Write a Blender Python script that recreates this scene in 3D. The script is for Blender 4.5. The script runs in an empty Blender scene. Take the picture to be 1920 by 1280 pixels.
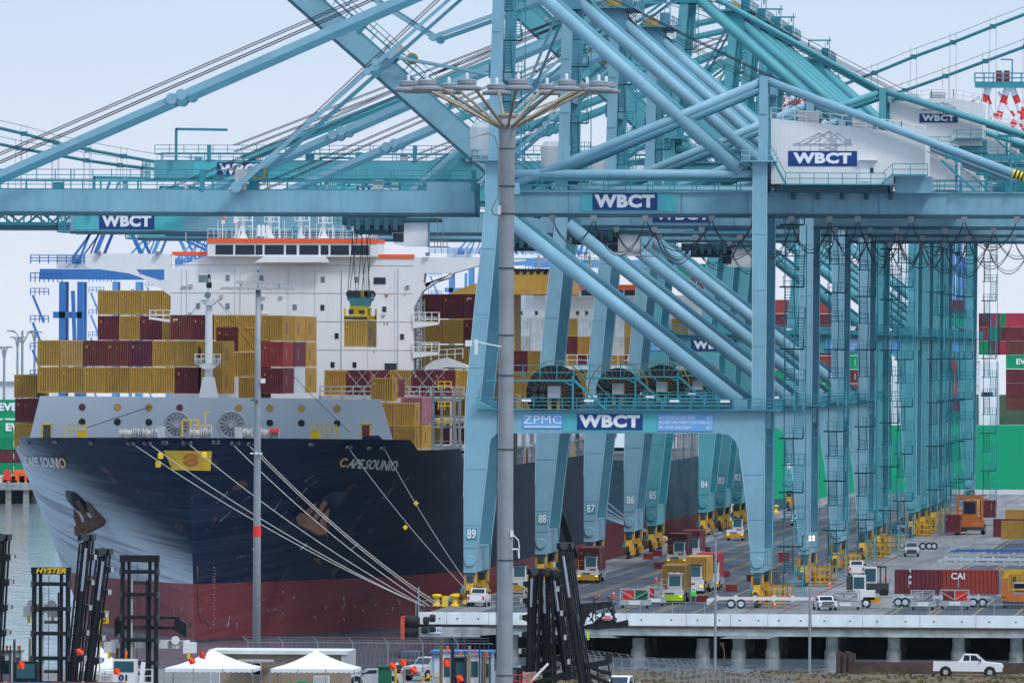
import bpy, math, random
from mathutils import Vector, Matrix
R = math.radians
scene = bpy.context.scene
col = scene.collection
rnd = random.Random(7)

# ---------------------------------------------------------------- camera
FPX = 20400.0                       # focal length in photo pixels (1920 wide)
CAM = Vector((89.4, 0.0, 27.0))
M3 = (Matrix.Rotation(0.073776-0.000004, 3, 'Z') @ Matrix.Rotation(R(90) + 0.00088, 3, 'X') @ Matrix.Rotation(0.0045, 3, 'Z'))
cd = bpy.data.cameras.new('camera'); cam = bpy.data.objects.new('camera', cd); col.objects.link(cam)
cam.matrix_world = Matrix.Translation(CAM) @ M3.to_4x4()
cd.sensor_width = 36.0; cd.lens = FPX / 1920.0 * 36.0
cd.clip_start = 5.0; cd.clip_end = 30000.0
scene.camera = cam

def ray(px, py):
    return M3 @ Vector(((px - 960) / FPX, (640 - py) / FPX, -1.0))
def P(px, py, Y):                   # point seen at a photo pixel, at distance Y along the quay
    d = ray(px, py); return CAM + d * (Y / d.y)
def G(px, py, z=0.0):               # point on a level surface
    d = ray(px, py); return CAM + d * ((z - CAM.z) / d.z)
def pix(v):
    q = M3.transposed() @ (Vector(v) - CAM)
    return (960 - q.x / q.z * FPX, 640 + q.y / q.z * FPX)

# ---------------------------------------------------------------- light
SUN_EL, SUN_AZ = 50.0, 132.0        # azimuth of the sun, degrees clockwise from +Y
world = bpy.data.worlds.new('World'); scene.world = world; world.use_nodes = True
nt = world.node_tree; nt.nodes.clear()
wo = nt.nodes.new('ShaderNodeOutputWorld'); bg = nt.nodes.new('ShaderNodeBackground')
sky = nt.nodes.new('ShaderNodeTexSky'); sky.sky_type = 'NISHITA'; sky.sun_disc = False
sky.sun_elevation = R(SUN_EL); sky.sun_rotation = R(SUN_AZ); sky.air_density = 1.0; sky.dust_density = 2.0
bg.inputs['Strength'].default_value = 0.1
tc = nt.nodes.new('ShaderNodeTexCoord'); sx = nt.nodes.new('ShaderNodeSeparateXYZ')
ramp = nt.nodes.new('ShaderNodeValToRGB')
e = ramp.color_ramp.elements
e[0].position = 0.0; e[0].color = (7.8, 8.4, 9.4, 1)
e[1].position = 0.010; e[1].color = (7.7, 8.3, 9.6, 1)
for pos, c in ((0.022, (6.9, 7.9, 9.4)), (0.034, (6.1, 7.5, 9.3)), (0.2, (4.8, 6.0, 7.8)), (0.5, (7.2, 8.7, 11.0)), (1.0, (13.0, 15.3, 18.6))):
    n_ = ramp.color_ramp.elements.new(pos); n_.color = (*c, 1)
mx = nt.nodes.new('ShaderNodeMix'); mx.data_type = 'RGBA'; mx.inputs[0].default_value = 0.93
cn = nt.nodes.new('ShaderNodeTexNoise'); cn.inputs['Scale'].default_value = 14.0; cn.inputs['Detail'].default_value = 5.0
mp = nt.nodes.new('ShaderNodeMapping'); mp.inputs['Scale'].default_value = (2.0, 2.0, 9.0)
cm = nt.nodes.new('ShaderNodeMapRange'); cm.inputs['To Min'].default_value = 0.97; cm.inputs['To Max'].default_value = 1.05
vm = nt.nodes.new('ShaderNodeVectorMath'); vm.operation = 'SCALE'
L = nt.links.new
L(tc.outputs['Generated'], sx.inputs[0]); L(sx.outputs['Z'], ramp.inputs[0])
L(tc.outputs['Generated'], mp.inputs[0]); L(mp.outputs[0], cn.inputs['Vector']); L(cn.outputs[0], cm.inputs[0])
L(ramp.outputs[0], vm.inputs[0]); L(cm.outputs[0], vm.inputs['Scale'])
L(sky.outputs[0], mx.inputs[6]); L(vm.outputs[0], mx.inputs[7]); L(mx.outputs[2], bg.inputs['Color']); L(bg.outputs[0], wo.inputs[0])

sd = bpy.data.lights.new('sun', 'SUN'); sun = bpy.data.objects.new('sun', sd); col.objects.link(sun)
sd.energy = 1.9; sd.angle = R(12); sd.color = (1.0, 0.985, 0.96)
az = R(SUN_AZ); sdir = Vector((math.sin(az) * math.cos(R(SUN_EL)), math.cos(az) * math.cos(R(SUN_EL)), math.sin(R(SUN_EL))))
sun.rotation_euler = sdir.to_track_quat('Z', 'Y').to_euler()
sun.location = (0, 0, 300)
scene.view_settings.view_transform = 'Standard'; scene.view_settings.look = 'None'
scene.view_settings.exposure = 0.06; scene.view_settings.gamma = 1.0

# ---------------------------------------------------------------- materials
def mat(name, c, rough=0.55, metal=0.0, var=0.10, scale=0.25, streak=0.0, scol=None, emit=None, spec=0.3, bump=0.0, bscale=4.0, rust=0.0, orand=0.0):
    m = bpy.data.materials.new(name); m.use_nodes = True
    t = m.node_tree; b = t.nodes['Principled BSDF']
    b.inputs['Roughness'].default_value = rough; b.inputs['Metallic'].default_value = metal
    b.inputs['Specular IOR Level'].default_value = spec
    b.inputs['Base Color'].default_value = (*c, 1)
    if emit:
        b.inputs['Emission Color'].default_value = (*c, 1); b.inputs['Emission Strength'].default_value = emit
    if var > 0 or streak > 0:
        co = t.nodes.new('ShaderNodeTexCoord')
        n = t.nodes.new('ShaderNodeTexNoise'); n.inputs['Scale'].default_value = scale; n.inputs['Detail'].default_value = 6
        r = t.nodes.new('ShaderNodeMapRange'); r.inputs['From Min'].default_value = 0.3; r.inputs['From Max'].default_value = 0.7
        r.inputs['To Min'].default_value = 1 - var; r.inputs['To Max'].default_value = 1 + var * 0.7
        s = t.nodes.new('ShaderNodeVectorMath'); s.operation = 'SCALE'; s.inputs[0].default_value = c
        t.links.new(co.outputs['Object'], n.inputs['Vector']); t.links.new(n.outputs[0], r.inputs[0]); t.links.new(r.outputs[0], s.inputs['Scale'])
        out = s.outputs[0]
        if streak > 0:
            mp_ = t.nodes.new('ShaderNodeMapping'); mp_.inputs['Scale'].default_value = (1.1, 1.1, 0.07)
            n2 = t.nodes.new('ShaderNodeTexNoise'); n2.inputs['Scale'].default_value = 1.6; n2.inputs['Detail'].default_value = 5
            r2 = t.nodes.new('ShaderNodeMapRange'); r2.inputs['From Min'].default_value = 0.52; r2.inputs['From Max'].default_value = 0.78
            r2.inputs['To Max'].default_value = streak
            x = t.nodes.new('ShaderNodeMix'); x.data_type = 'RGBA'; x.inputs[7].default_value = (*(scol or (0.12, 0.07, 0.04)), 1)
            t.links.new(co.outputs['Object'], mp_.inputs[0]); t.links.new(mp_.outputs[0], n2.inputs['Vector']); t.links.new(n2.outputs[0], r2.inputs[0])
            t.links.new(r2.outputs[0], x.inputs[0]); t.links.new(out, x.inputs[6]); out = x.outputs[2]
        if rust > 0:
            n3 = t.nodes.new('ShaderNodeTexNoise'); n3.inputs['Scale'].default_value = 0.9; n3.inputs['Detail'].default_value = 9; n3.inputs['Roughness'].default_value = 0.7
            r3 = t.nodes.new('ShaderNodeMapRange'); r3.inputs['From Min'].default_value = 0.665; r3.inputs['From Max'].default_value = 0.74; r3.inputs['To Max'].default_value = rust
            x3 = t.nodes.new('ShaderNodeMix'); x3.data_type = 'RGBA'; x3.inputs[7].default_value = (0.13, 0.085, 0.06, 1)
            t.links.new(co.outputs['Object'], n3.inputs['Vector']); t.links.new(n3.outputs[0], r3.inputs[0]); t.links.new(r3.outputs[0], x3.inputs[0]); t.links.new(out, x3.inputs[6]); out = x3.outputs[2]
        if orand > 0:
            oi = t.nodes.new('ShaderNodeObjectInfo'); r4_ = t.nodes.new('ShaderNodeMapRange'); r4_.inputs['To Min'].default_value = 1 - orand; r4_.inputs['To Max'].default_value = 1 + orand
            s4 = t.nodes.new('ShaderNodeVectorMath'); s4.operation = 'SCALE'; t.links.new(oi.outputs['Random'], r4_.inputs[0]); t.links.new(out, s4.inputs[0]); t.links.new(r4_.outputs[0], s4.inputs['Scale']); out = s4.outputs[0]
        t.links.new(out, b.inputs['Base Color'])
        if emit: t.links.new(out, b.inputs['Emission Color'])
    if bump > 0:
        co = t.nodes.new('ShaderNodeTexCoord')
        n = t.nodes.new('ShaderNodeTexNoise'); n.inputs['Scale'].default_value = bscale; n.inputs['Detail'].default_value = 5
        bp = t.nodes.new('ShaderNodeBump'); bp.inputs['Strength'].default_value = bump; bp.inputs['Distance'].default_value = 0.3
        t.links.new(co.outputs['Object'], n.inputs['Vector']); t.links.new(n.outputs[0], bp.inputs['Height']); t.links.new(bp.outputs[0], b.inputs['Normal'])
    return m

M = {}
def mk(key, *a, **k): M[key] = mat(key, *a, **k)
mk('pale_blue', (0.205, 0.385, 0.475), 0.5, var=0.13, scale=0.22, streak=0.45, scol=(0.14, 0.31, 0.38), rust=0.35)
mk('deep_blue', (0.085, 0.25, 0.335), 0.5, var=0.10, scale=0.3, streak=0.25, scol=(0.06, 0.2, 0.26))  # darker copy of the front frame's paint, used on the rear frame
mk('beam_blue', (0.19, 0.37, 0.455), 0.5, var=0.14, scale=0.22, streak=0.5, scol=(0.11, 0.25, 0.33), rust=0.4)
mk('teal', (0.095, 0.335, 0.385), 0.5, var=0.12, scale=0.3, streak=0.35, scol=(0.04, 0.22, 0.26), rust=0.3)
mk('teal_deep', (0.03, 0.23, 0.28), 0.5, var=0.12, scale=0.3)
mk('fresh_teal', (0.08, 0.42, 0.45), 0.5, var=0.08, scale=0.4)
mk('trim_teal', (0.035, 0.24, 0.30), 0.5, var=0.05)
mk('steel_dark', (0.035, 0.09, 0.12), 0.5)
mk('rail_dark', (0.03, 0.05, 0.06), 0.5)
mk('white', (0.72, 0.73, 0.74), 0.45, var=0.05, scale=0.15)
mk('white_ship', (0.74, 0.75, 0.76), 0.45, var=0.04, scale=0.1, streak=0.16, scol=(0.55, 0.50, 0.44))
mk('house_white', (0.68, 0.68, 0.68), 0.5, var=0.06, scale=0.3, streak=0.22, scol=(0.45, 0.43, 0.38))
mk('navy', (0.012, 0.045, 0.19), 0.4, var=0.05)
mk('sign_blue', (0.14, 0.38, 0.72), 0.4, var=0.05)
mk('letter', (0.75, 0.77, 0.80), 0.5, var=0.03)
mk('letter_soft', (0.50, 0.58, 0.66), 0.5, var=0.03)
mk('letter_grey', (0.34, 0.38, 0.44), 0.5, var=0.05)
mk('black', (0.012, 0.013, 0.016), 0.45, var=0.2, scale=1.5)
mk('black_metal', (0.008, 0.010, 0.015), 0.5, var=0.3, scale=1.2, spec=0.3)
mk('rubber', (0.014, 0.014, 0.016), 0.7, var=0.2, scale=2)
mk('dark_grey', (0.05, 0.055, 0.06), 0.5, var=0.15, scale=1)
mk('grey', (0.22, 0.24, 0.26), 0.55, var=0.12, scale=0.8)
mk('light_grey', (0.40, 0.42, 0.43), 0.55, var=0.12, scale=0.8, streak=0.2)
mk('galv', (0.27, 0.30, 0.33), 0.5, metal=0.2, var=0.12, scale=1.5, streak=0.3, scol=(0.2, 0.2, 0.2))
mk('cable_yellow', (0.46, 0.28, 0.03), 0.5, var=0.15, scale=1)
mk('bogie_yellow', (0.58, 0.31, 0.02), 0.5, var=0.3, scale=1.2, streak=0.35)
mk('yellow', (0.80, 0.52, 0.02), 0.5, var=0.08, scale=1)
mk('lime', (0.45, 0.72, 0.02), 0.5, var=0.05)
mk('hivis', (0.10, 0.85, 0.12), 0.6, var=0.05)
mk('orange', (0.90, 0.12, 0.01), 0.5, var=0.08, scale=1)
mk('orange_band', (0.95, 0.11, 0.01), 0.4, var=0.03)
mk('flag_orange', (0.95, 0.07, 0.015), 0.6, var=0.05)
mk('red', (0.24, 0.03, 0.035), 0.5, var=0.12, scale=1)
mk('bright_red', (0.72, 0.04, 0.03), 0.5, var=0.06)
mk('green_hull', (0.0, 0.30, 0.13), 0.45, var=0.06, scale=0.05, streak=0.2, scol=(0.0, 0.22, 0.12))
mk('green_box', (0.0, 0.30, 0.12), 0.5, var=0.08)
mk('green_dark', (0.01, 0.12, 0.06), 0.5)
mk('glass', (0.015, 0.025, 0.045), 0.08, var=0.0)
mk('glass_teal', (0.03, 0.10, 0.12), 0.08, var=0.0)
mk('window_grey', (0.16, 0.22, 0.25), 0.15, var=0.1)
mk('rust', (0.115, 0.062, 0.045), 0.85, var=0.35, scale=1.5, bump=0.4)
mk('lamp_lit', (1.0, 0.92, 0.75), 0.3, var=0.0, emit=2.2)
mk('lamp_amber', (1.0, 0.55, 0.05), 0.3, var=0.0, emit=1.2)
mk('rope', (0.42, 0.40, 0.36), 0.8, var=0.2, scale=3)
mk('rope_dark', (0.02, 0.025, 0.035), 0.7, var=0.1)
mk('dull_orange', (0.50, 0.15, 0.035), 0.55, var=0.2, scale=1)
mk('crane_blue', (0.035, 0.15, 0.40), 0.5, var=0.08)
mk('bridge_green', (0.01, 0.14, 0.18), 0.5, var=0.05)
CONT = {'Y': ('mustard', (0.46, 0.265, 0.05)), 'O': ('ochre', (0.47, 0.28, 0.09)), 'R': ('maroon', (0.155, 0.028, 0.036)),
        'B': ('brown', (0.17, 0.045, 0.035)), 'P': ('purple', (0.16, 0.035, 0.06)), 'C': ('red', (0.33, 0.05, 0.038)),
        'W': ('white', (0.55, 0.58, 0.60)), 'K': ('pinkish', (0.34, 0.14, 0.17)), 'G': ('green', (0.0, 0.30, 0.12)),
        'S': ('salmon red', (0.46, 0.12, 0.11)), 'N': ('dark blue', (0.02, 0.07, 0.22)), 'D': ('crimson', (0.42, 0.035, 0.07))}
for k, (n, c) in CONT.items():
    mk('cont_' + k, c, 0.55, var=0.13, scale=0.7, streak=0.38, scol=tuple(x * 0.55 + 0.012 for x in c), rust=0.35, orand=0.16)
    mk('shade_' + k, tuple(x * 0.9 for x in c), 0.6, var=0.1, scale=0.7)

# ---------------------------------------------------------------- mesh builder
class MB:
    def __init__(s): s.v = []; s.f = []; s.m = []; s.i = 0; s.c = []
    def cut(s): s.c.append((len(s.v), len(s.f))); return s
    def add(s, vs, fs):
        b = len(s.v); s.v += [tuple(x) for x in vs]
        for f in fs: s.f.append([b + i for i in f]); s.m.append(s.i)
        return s
    def mi(s, i): s.i = i; return s
    def box(s, x0, x1, y0, y1, z0, z1):
        if x1 < x0: x0, x1 = x1, x0
        if y1 < y0: y0, y1 = y1, y0
        if z1 < z0: z0, z1 = z1, z0
        return s.add([(x0, y0, z0), (x1, y0, z0), (x1, y1, z0), (x0, y1, z0), (x0, y0, z1), (x1, y0, z1), (x1, y1, z1), (x0, y1, z1)],
                     [(0, 3, 2, 1), (4, 5, 6, 7), (0, 1, 5, 4), (1, 2, 6, 5), (2, 3, 7, 6), (3, 0, 4, 7)])
    def prof(s, pts, a, b, ax='y'):
        if ax == 'y': f = lambda p, t: (p[0], t, p[1])
        elif ax == 'x': f = lambda p, t: (t, p[0], p[1])
        else: f = lambda p, t: (p[0], p[1], t)
        ar = sum(pts[i][0] * pts[(i + 1) % len(pts)][1] - pts[(i + 1) % len(pts)][0] * pts[i][1] for i in range(len(pts)))
        pts = list(pts)
        if (ar < 0) != (ax == 'y' and False): pts = pts[::-1] if ar < 0 else pts
        n = len(pts)
        vs = [f(p, a) for p in pts] + [f(p, b) for p in pts]
        fs = [list(range(n)), list(range(2 * n - 1, n - 1, -1))] + [(i, i + n, (i + 1) % n + n, (i + 1) % n) for i in range(n)]
        if ax != 'y': fs = [list(q)[::-1] for q in fs]
        if b < a: fs = [list(q)[::-1] for q in fs]
        return s.add(vs, fs)
    def beam(s, p, q, w, h=None, up=(0, 0, 1)):
        p = Vector(p); q = Vector(q); d = (q - p)
        if d.length < 1e-6: return s
        d.normalize(); u = Vector(up)
        if abs(d.dot(u)) > 0.99: u = Vector((0, 1, 0))
        a = d.cross(u).normalized(); b = a.cross(d).normalized(); h = h or w
        a *= w / 2; b *= h / 2
        vs = [p - a - b, p + a - b, p + a + b, p - a + b, q - a - b, q + a - b, q + a + b, q - a + b]
        return s.add(vs, [(0, 1, 2, 3), (7, 6, 5, 4), (0, 4, 5, 1), (1, 5, 6, 2), (2, 6, 7, 3), (3, 7, 4, 0)])
    def tube(s, p, q, r, n=10, r2=None, cap=True):
        p = Vector(p); q = Vector(q); d = (q - p)
        if d.length < 1e-6: return s
        d.normalize(); u = Vector((0, 0, 1))
        if abs(d.z) > 0.95: u = Vector((0, 1, 0))
        a = d.cross(u).normalized(); b = a.cross(d).normalized(); r2 = r if r2 is None else r2
        vs = []
        for c, rr in ((p, r), (q, r2)):
            for k in range(n):
                t = 2 * math.pi * k / n; vs.append(c + a * math.cos(t) * rr + b * math.sin(t) * rr)
        fs = [(k, k + n, (k + 1) % n + n, (k + 1) % n) for k in range(n)]
        if cap: fs += [list(range(n)), list(range(2 * n - 1, n - 1, -1))]
        return s.add(vs, fs)
    def poly(s, pts, r, n=6):
        for a, b in zip(pts, pts[1:]): s.tube(a, b, r, n)
        return s
    def ring(s, c, r, t, n=24, ax='y'):
        pts = []
        for k in range(n + 1):
            a = 2 * math.pi * k / n; u, w = r * math.cos(a), r * math.sin(a)
            pts.append((c[0] + u, c[1], c[2] + w) if ax == 'y' else ((c[0], c[1] + u, c[2] + w) if ax == 'x' else (c[0] + u, c[1] + w, c[2])))
        return s.poly(pts, t, 4)
    def lathe(s, c, prof, n=20, ax='z'):       # prof: (radius, height)
        vs = []
        for r, h in prof:
            for k in range(n):
                a = 2 * math.pi * k / n; u, w = r * math.cos(a), r * math.sin(a)
                vs.append((c[0] + u, c[1] + w, c[2] + h) if ax == 'z' else ((c[0] + u, c[1] + h, c[2] - w) if ax == 'y' else (c[0] + h, c[1] + u, c[2] + w)))
        fs = []
        for j in range(len(prof) - 1):
            for k in range(n): fs.append((j * n + k, j * n + (k + 1) % n, (j + 1) * n + (k + 1) % n, (j + 1) * n + k))
        fs.append([k for k in range(n)][::-1]); fs.append([(len(prof) - 1) * n + k for k in range(n)])
        return s.add(vs, fs)
    def rail(s, p, q, h=1.1, step=2.0, r=0.045, mids=1):
        p = Vector(p); q = Vector(q); n = max(1, int(round((q - p).length / step)))
        for k in range(n + 1):
            c = p.lerp(q, k / n); s.beam(c, c + Vector((0, 0, h)), r * 2)
        for j in range(1, mids + 2):
            z = Vector((0, 0, h * j / (mids + 1))); s.beam(p + z, q + z, r * 1.8)
        return s
    def build(s, name, mats, parent=None, smooth=False, loc=None):
        if s.c:
            pts = [(0, 0)] + s.c + [(len(s.v), len(s.f))]; o = None
            for (v0, f0), (v1, f1) in zip(pts, pts[1:]):
                if f1 <= f0: continue
                q = MB(); q.v = s.v[v0:v1]; q.f = [[i - v0 for i in f] for f in s.f[f0:f1]]; q.m = s.m[f0:f1]; o = q.build(name, mats, parent, smooth, loc)
            return o
        me = bpy.data.meshes.new(name); me.from_pydata(s.v, [], s.f)
        if not isinstance(mats, (list, tuple)): mats = [mats]
        for m in mats: me.materials.append(M[m] if isinstance(m, str) else m)
        me.polygons.foreach_set('material_index', s.m)
        if smooth: me.polygons.foreach_set('use_smooth', [len(f) < 7 for f in s.f])
        me.update()
        o = bpy.data.objects.new(name, me); col.objects.link(o)
        if parent: o.parent = parent
        if loc: o.location = loc
        return o

def tag(o, label, cat, group=None):
    o['label'] = label; o['category'] = cat
    if group: o['group'] = group
    return o
def thing(name, label, cat, loc=(0, 0, 0), group=None, rz=0):
    o = bpy.data.objects.new(name, None); col.objects.link(o); o.location = loc; o.rotation_euler = (0, 0, rz)
    o.empty_display_size = 1
    return tag(o, label, cat, group)
def struct(name, mb, m, smooth=False, kind='structure'):
    o = mb.build(name, m, smooth=smooth); o['kind'] = kind; return o
def copy_tree(o, parent=None, skip=()):
    c = o.copy(); col.objects.link(c); c.parent = parent
    for ch in list(o.children):
        if ch.name.split('.')[0] not in skip: copy_tree(ch, c, skip)
    return c
def children_index():
    pass

_txt = {}
def text(name, s, size, m, parent, loc, bold=0.02, shear=0.0, xs=1.0, rz=0.0, spacing=1.0, align='CENTER', ext=0.012, rx=90):
    """flat raised lettering facing the camera side (-Y)"""
    cu = bpy.data.curves.new(name, 'FONT'); cu.body = s; cu.size = size; cu.offset = bold * size; cu.shear = shear
    cu.space_character = spacing; cu.align_x = align; cu.align_y = 'CENTER'; cu.extrude = ext; cu.resolution_u = 3
    t = bpy.data.objects.new(name, cu); col.objects.link(t)
    me = bpy.data.meshes.new_from_object(t); bpy.data.objects.remove(t)
    rot = Matrix.Rotation(rz, 3, 'Z') @ Matrix.Rotation(R(rx), 3, 'X') @ Matrix.Diagonal((xs, 1, 1))
    for v in me.vertices: v.co = rot @ v.co
    me.materials.clear(); me.materials.append(M[m]); me.name = name
    o = bpy.data.objects.new(name, me); col.objects.link(o)
    o.location = loc; o.parent = parent
    return o
# ---------------------------------------------------------------- water, wharf, land
def water_mat():
    m = bpy.data.materials.new('water'); m.use_nodes = True; t = m.node_tree; b = t.nodes['Principled BSDF']
    b.inputs['Base Color'].default_value = (0.40, 0.50, 0.58, 1); b.inputs['Metallic'].default_value = 0.5; b.inputs['Roughness'].default_value = 0.06
    b.inputs['IOR'].default_value = 1.33
    co = t.nodes.new('ShaderNodeTexCoord'); mp = t.nodes.new('ShaderNodeMapping'); mp.inputs['Scale'].default_value = (0.30, 0.06, 1)
    n = t.nodes.new('ShaderNodeTexNoise'); n.inputs['Scale'].default_value = 1.6; n.inputs['Detail'].default_value = 5; n.inputs['Roughness'].default_value = 0.6
    n2 = t.nodes.new('ShaderNodeTexNoise'); n2.inputs['Scale'].default_value = 0.05; n2.inputs['Detail'].default_value = 3
    r = t.nodes.new('ShaderNodeMapRange'); r.inputs['From Min'].default_value = 0.4; r.inputs['From Max'].default_value = 0.6; r.inputs['To Min'].default_value = 0.3; r.inputs['To Max'].default_value = 0.8
    bp = t.nodes.new('ShaderNodeBump'); bp.inputs['Distance'].default_value = 0.6
    t.links.new(co.outputs['Object'], mp.inputs[0]); t.links.new(mp.outputs[0], n.inputs['Vector']); t.links.new(mp.outputs[0], n2.inputs['Vector'])
    t.links.new(n.outputs[0], bp.inputs['Height']); t.links.new(n2.outputs[0], r.inputs[0]); t.links.new(r.outputs[0], bp.inputs['Strength'])
    t.links.new(bp.outputs[0], b.inputs['Normal']); return m
M['water'] = water_mat()
mb = MB(); mb.add([(-2500, 700, -3.9), (2500, 700, -3.9), (2500, 6500, -3.9), (-2500, 6500, -3.9)], [(0, 1, 2, 3)])
struct('water', mb, 'water')

def asphalt(name, c, lane=False):
    m = bpy.data.materials.new(name); m.use_nodes = True; t = m.node_tree; b = t.nodes['Principled BSDF']
    b.inputs['Roughness'].default_value = 0.75; b.inputs['Specular IOR Level'].default_value = 0.35
    co = t.nodes.new('ShaderNodeTexCoord')
    def noise(scale, sc, det=6):
        mp = t.nodes.new('ShaderNodeMapping'); mp.inputs['Scale'].default_value = sc
        n = t.nodes.new('ShaderNodeTexNoise'); n.inputs['Scale'].default_value = scale; n.inputs['Detail'].default_value = det
        t.links.new(co.outputs['Object'], mp.inputs[0]); t.links.new(mp.outputs[0], n.inputs['Vector']); return n
    a = noise(1.0, (1, 1, 1)); k = noise(0.5, (1.0, 0.03, 1)); w = noise(0.03, (1, 1, 1))
    m1 = t.nodes.new('ShaderNodeMath'); m1.operation = 'ADD'; m2 = t.nodes.new('ShaderNodeMath'); m2.operation = 'ADD'
    t.links.new(a.outputs[0], m1.inputs[0]); t.links.new(k.outputs[0], m1.inputs[1]); t.links.new(m1.outputs[0], m2.inputs[0]); t.links.new(w.outputs[0], m2.inputs[1])
    r = t.nodes.new('ShaderNodeMapRange'); r.inputs['From Min'].default_value = 1.1; r.inputs['From Max'].default_value = 1.9
    r.inputs['To Min'].default_value = 0.5; r.inputs['To Max'].default_value = 1.6
    s = t.nodes.new('ShaderNodeVectorMath'); s.operation = 'SCALE'; s.inputs[0].default_value = c
    t.links.new(m2.outputs[0], r.inputs[0]); t.links.new(r.outputs[0], s.inputs['Scale']); t.links.new(s.outputs[0], b.inputs['Base Color'])
    return m
M['asphalt'] = asphalt('asphalt', (0.050, 0.064, 0.086))
M['apron'] = asphalt('apron', (0.165, 0.17, 0.175))
M['concrete'] = asphalt('concrete', (0.26, 0.27, 0.26))
mk('barrier_white', (0.62, 0.64, 0.64), 0.7, var=0.10, scale=0.8, streak=0.25, scol=(0.35, 0.33, 0.3))
mk('pile', (0.24, 0.24, 0.22), 0.8, var=0.3, scale=1.2, streak=0.5, scol=(0.1, 0.1, 0.08))
mk('mud', (0.02, 0.022, 0.022), 0.9, var=0.4, scale=0.6)
mk('brown_timber', (0.07, 0.045, 0.035), 0.85, var=0.35, scale=1.2)
mk('line_yellow', (0.36, 0.26, 0.08), 0.7, var=0.35, scale=1.5)
mk('line_red', (0.20, 0.05, 0.06), 0.7, var=0.3, scale=1.5)

WX, WY = -2.0, 1096.0      # waterside edge and near end of the wharf
mb = MB()
mb.box(WX, 700, WY, 2090, -0.9, 0.0)
struct('wharf_deck', mb, 'asphalt')
mb = MB()
mb.box(WX + 0.01, 3.2, WY + 0.8, 2089, 0.0, 0.005)
mb.box(27.2, 45.0, WY + 0.8, 2089, 0.0, 0.005)
struct('concrete_apron', mb, 'apron')
mb = MB()
for X in (5.2, 8.7, 9.3, 12.8, 13.4, 16.9, 17.5, 21.0, 21.6, 25.1, 45.6, 49.5, 50.1, 54.2, 58.5, 62.5):
    mb.box(X, X + 0.16, WY + 1, 2080, 0.009, 0.013)
struct('lane_marking', mb, 'line_yellow')
mb = MB()
for X in (-0.15, 0.1, 30.33, 30.58): mb.box(X, X + 0.07, WY + 1, 2080, 0.012, 0.02)
mb.box(34.0, 34.25, WY + 1, 2080, 0.009, 0.013)
struct('crane_rail', mb, 'line_red')
# wharf head: capping beam, haunches, piles, barrier
mb = MB()
xr = P(1940, 1150, WY).x + 60
mb.box(-0.9, xr, WY - 0.15, WY + 2.2, -1.62, -0.9)
zb = P(900, 1190, WY).z
mb.prof([(-0.9, -0.9), (-0.9, zb), (P(905, 1190, WY).x, zb), (P(930, 1176, WY).x, -1.62), (P(930, 1176, WY).x, -0.9)], WY - 0.3, WY + 3.0)
for px in (1218, 1310):
    X = P(px, 1180, WY).x; mb.prof([(X - 9, -1.62), (X - 8, -1.85), (X + 7, -1.85), (X + 8, -1.62)], WY - 0.1, WY + 2)
o = mb.build('capping_beam', 'concrete'); tag(o, 'weathered concrete capping beam along the near end of the wharf, above its piles', 'quay beam')
mb = MB(); mb.box(P(905, 1150, WY).x, xr, WY - 0.35, WY + 0.1, -0.9, -0.62)
o = mb.build('timber_rail', 'brown_timber'); tag(o, 'dark brown timber strip under the white barrier at the wharf head', 'timber strip')
# barrier segments
pxs = [785, 838, 917, 1010, 1100, 1175, 1287, 1370, 1440, 1522, 1618, 1725, 1830, 1930, 2030]
for i in range(len(pxs) - 1):
    a, b = P(pxs[i], 1145, WY).x, P(pxs[i + 1], 1145, WY).x
    mb = MB(); mb.box(a + 0.02, b - 0.02, WY - 0.28, WY + 0.2, -0.62 if pxs[i] > 900 else -0.6, 0.62)
    for t in (0.25, 0.75): mb.mi(1).box(a + (b - a) * t - 0.08, a + (b - a) * t + 0.08, WY - 0.30, WY - 0.28, -0.1, 0.05)
    o = mb.build('quay_barrier', ['barrier_white', 'dark_grey'])
    tag(o, 'white concrete barrier section at the wharf head, number %d counted from the fender end' % (i + 1), 'barrier', 'white barrier sections along the wharf head')
# piles
for r_, Y in enumerate((1097.5, 1108, 1120)):
    for i, px in enumerate((826, 960, 1080, 1197, 1318, 1385, 1449, 1560, 1676, 1797, 1906)):
        X = P(px, 1200, 1097.5).x
        w = 0.62 if r_ == 0 else 0.5
        mb = MB()
        mb.lathe((X, Y, 0), [(w, -9), (w, -1.0)], 12)
        if r_ == 0: mb.lathe((X, Y, 0), [(w + 0.1, -5), (w + 0.14, -3.2), (w + 0.02, -2.9)], 12)
        o = mb.build('quay_pile', 'pile')
        tag(o, 'concrete pile under the wharf head, %s row, %d%s from the fender end' % (('front', 'second', 'third')[r_], i + 1, {1: 'st', 2: 'nd', 3: 'rd'}.get(i + 1, 'th')), 'pile', 'piles carrying the wharf head')
# side piles along the berth + slope underneath
mb = MB(); mb.add([(1.5, 1130, -0.95), (700, 1130, -0.95), (700, 1122, -6), (1.5, 1122, -6)], [(0, 1, 2, 3)])
mb.add([(6, 1100, -6.5), (6, 2090, -6.5), (9, 2090, -0.95), (9, 1100, -0.95)], [(0, 1, 2, 3)])
struct('embankment', mb, 'mud')

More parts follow.
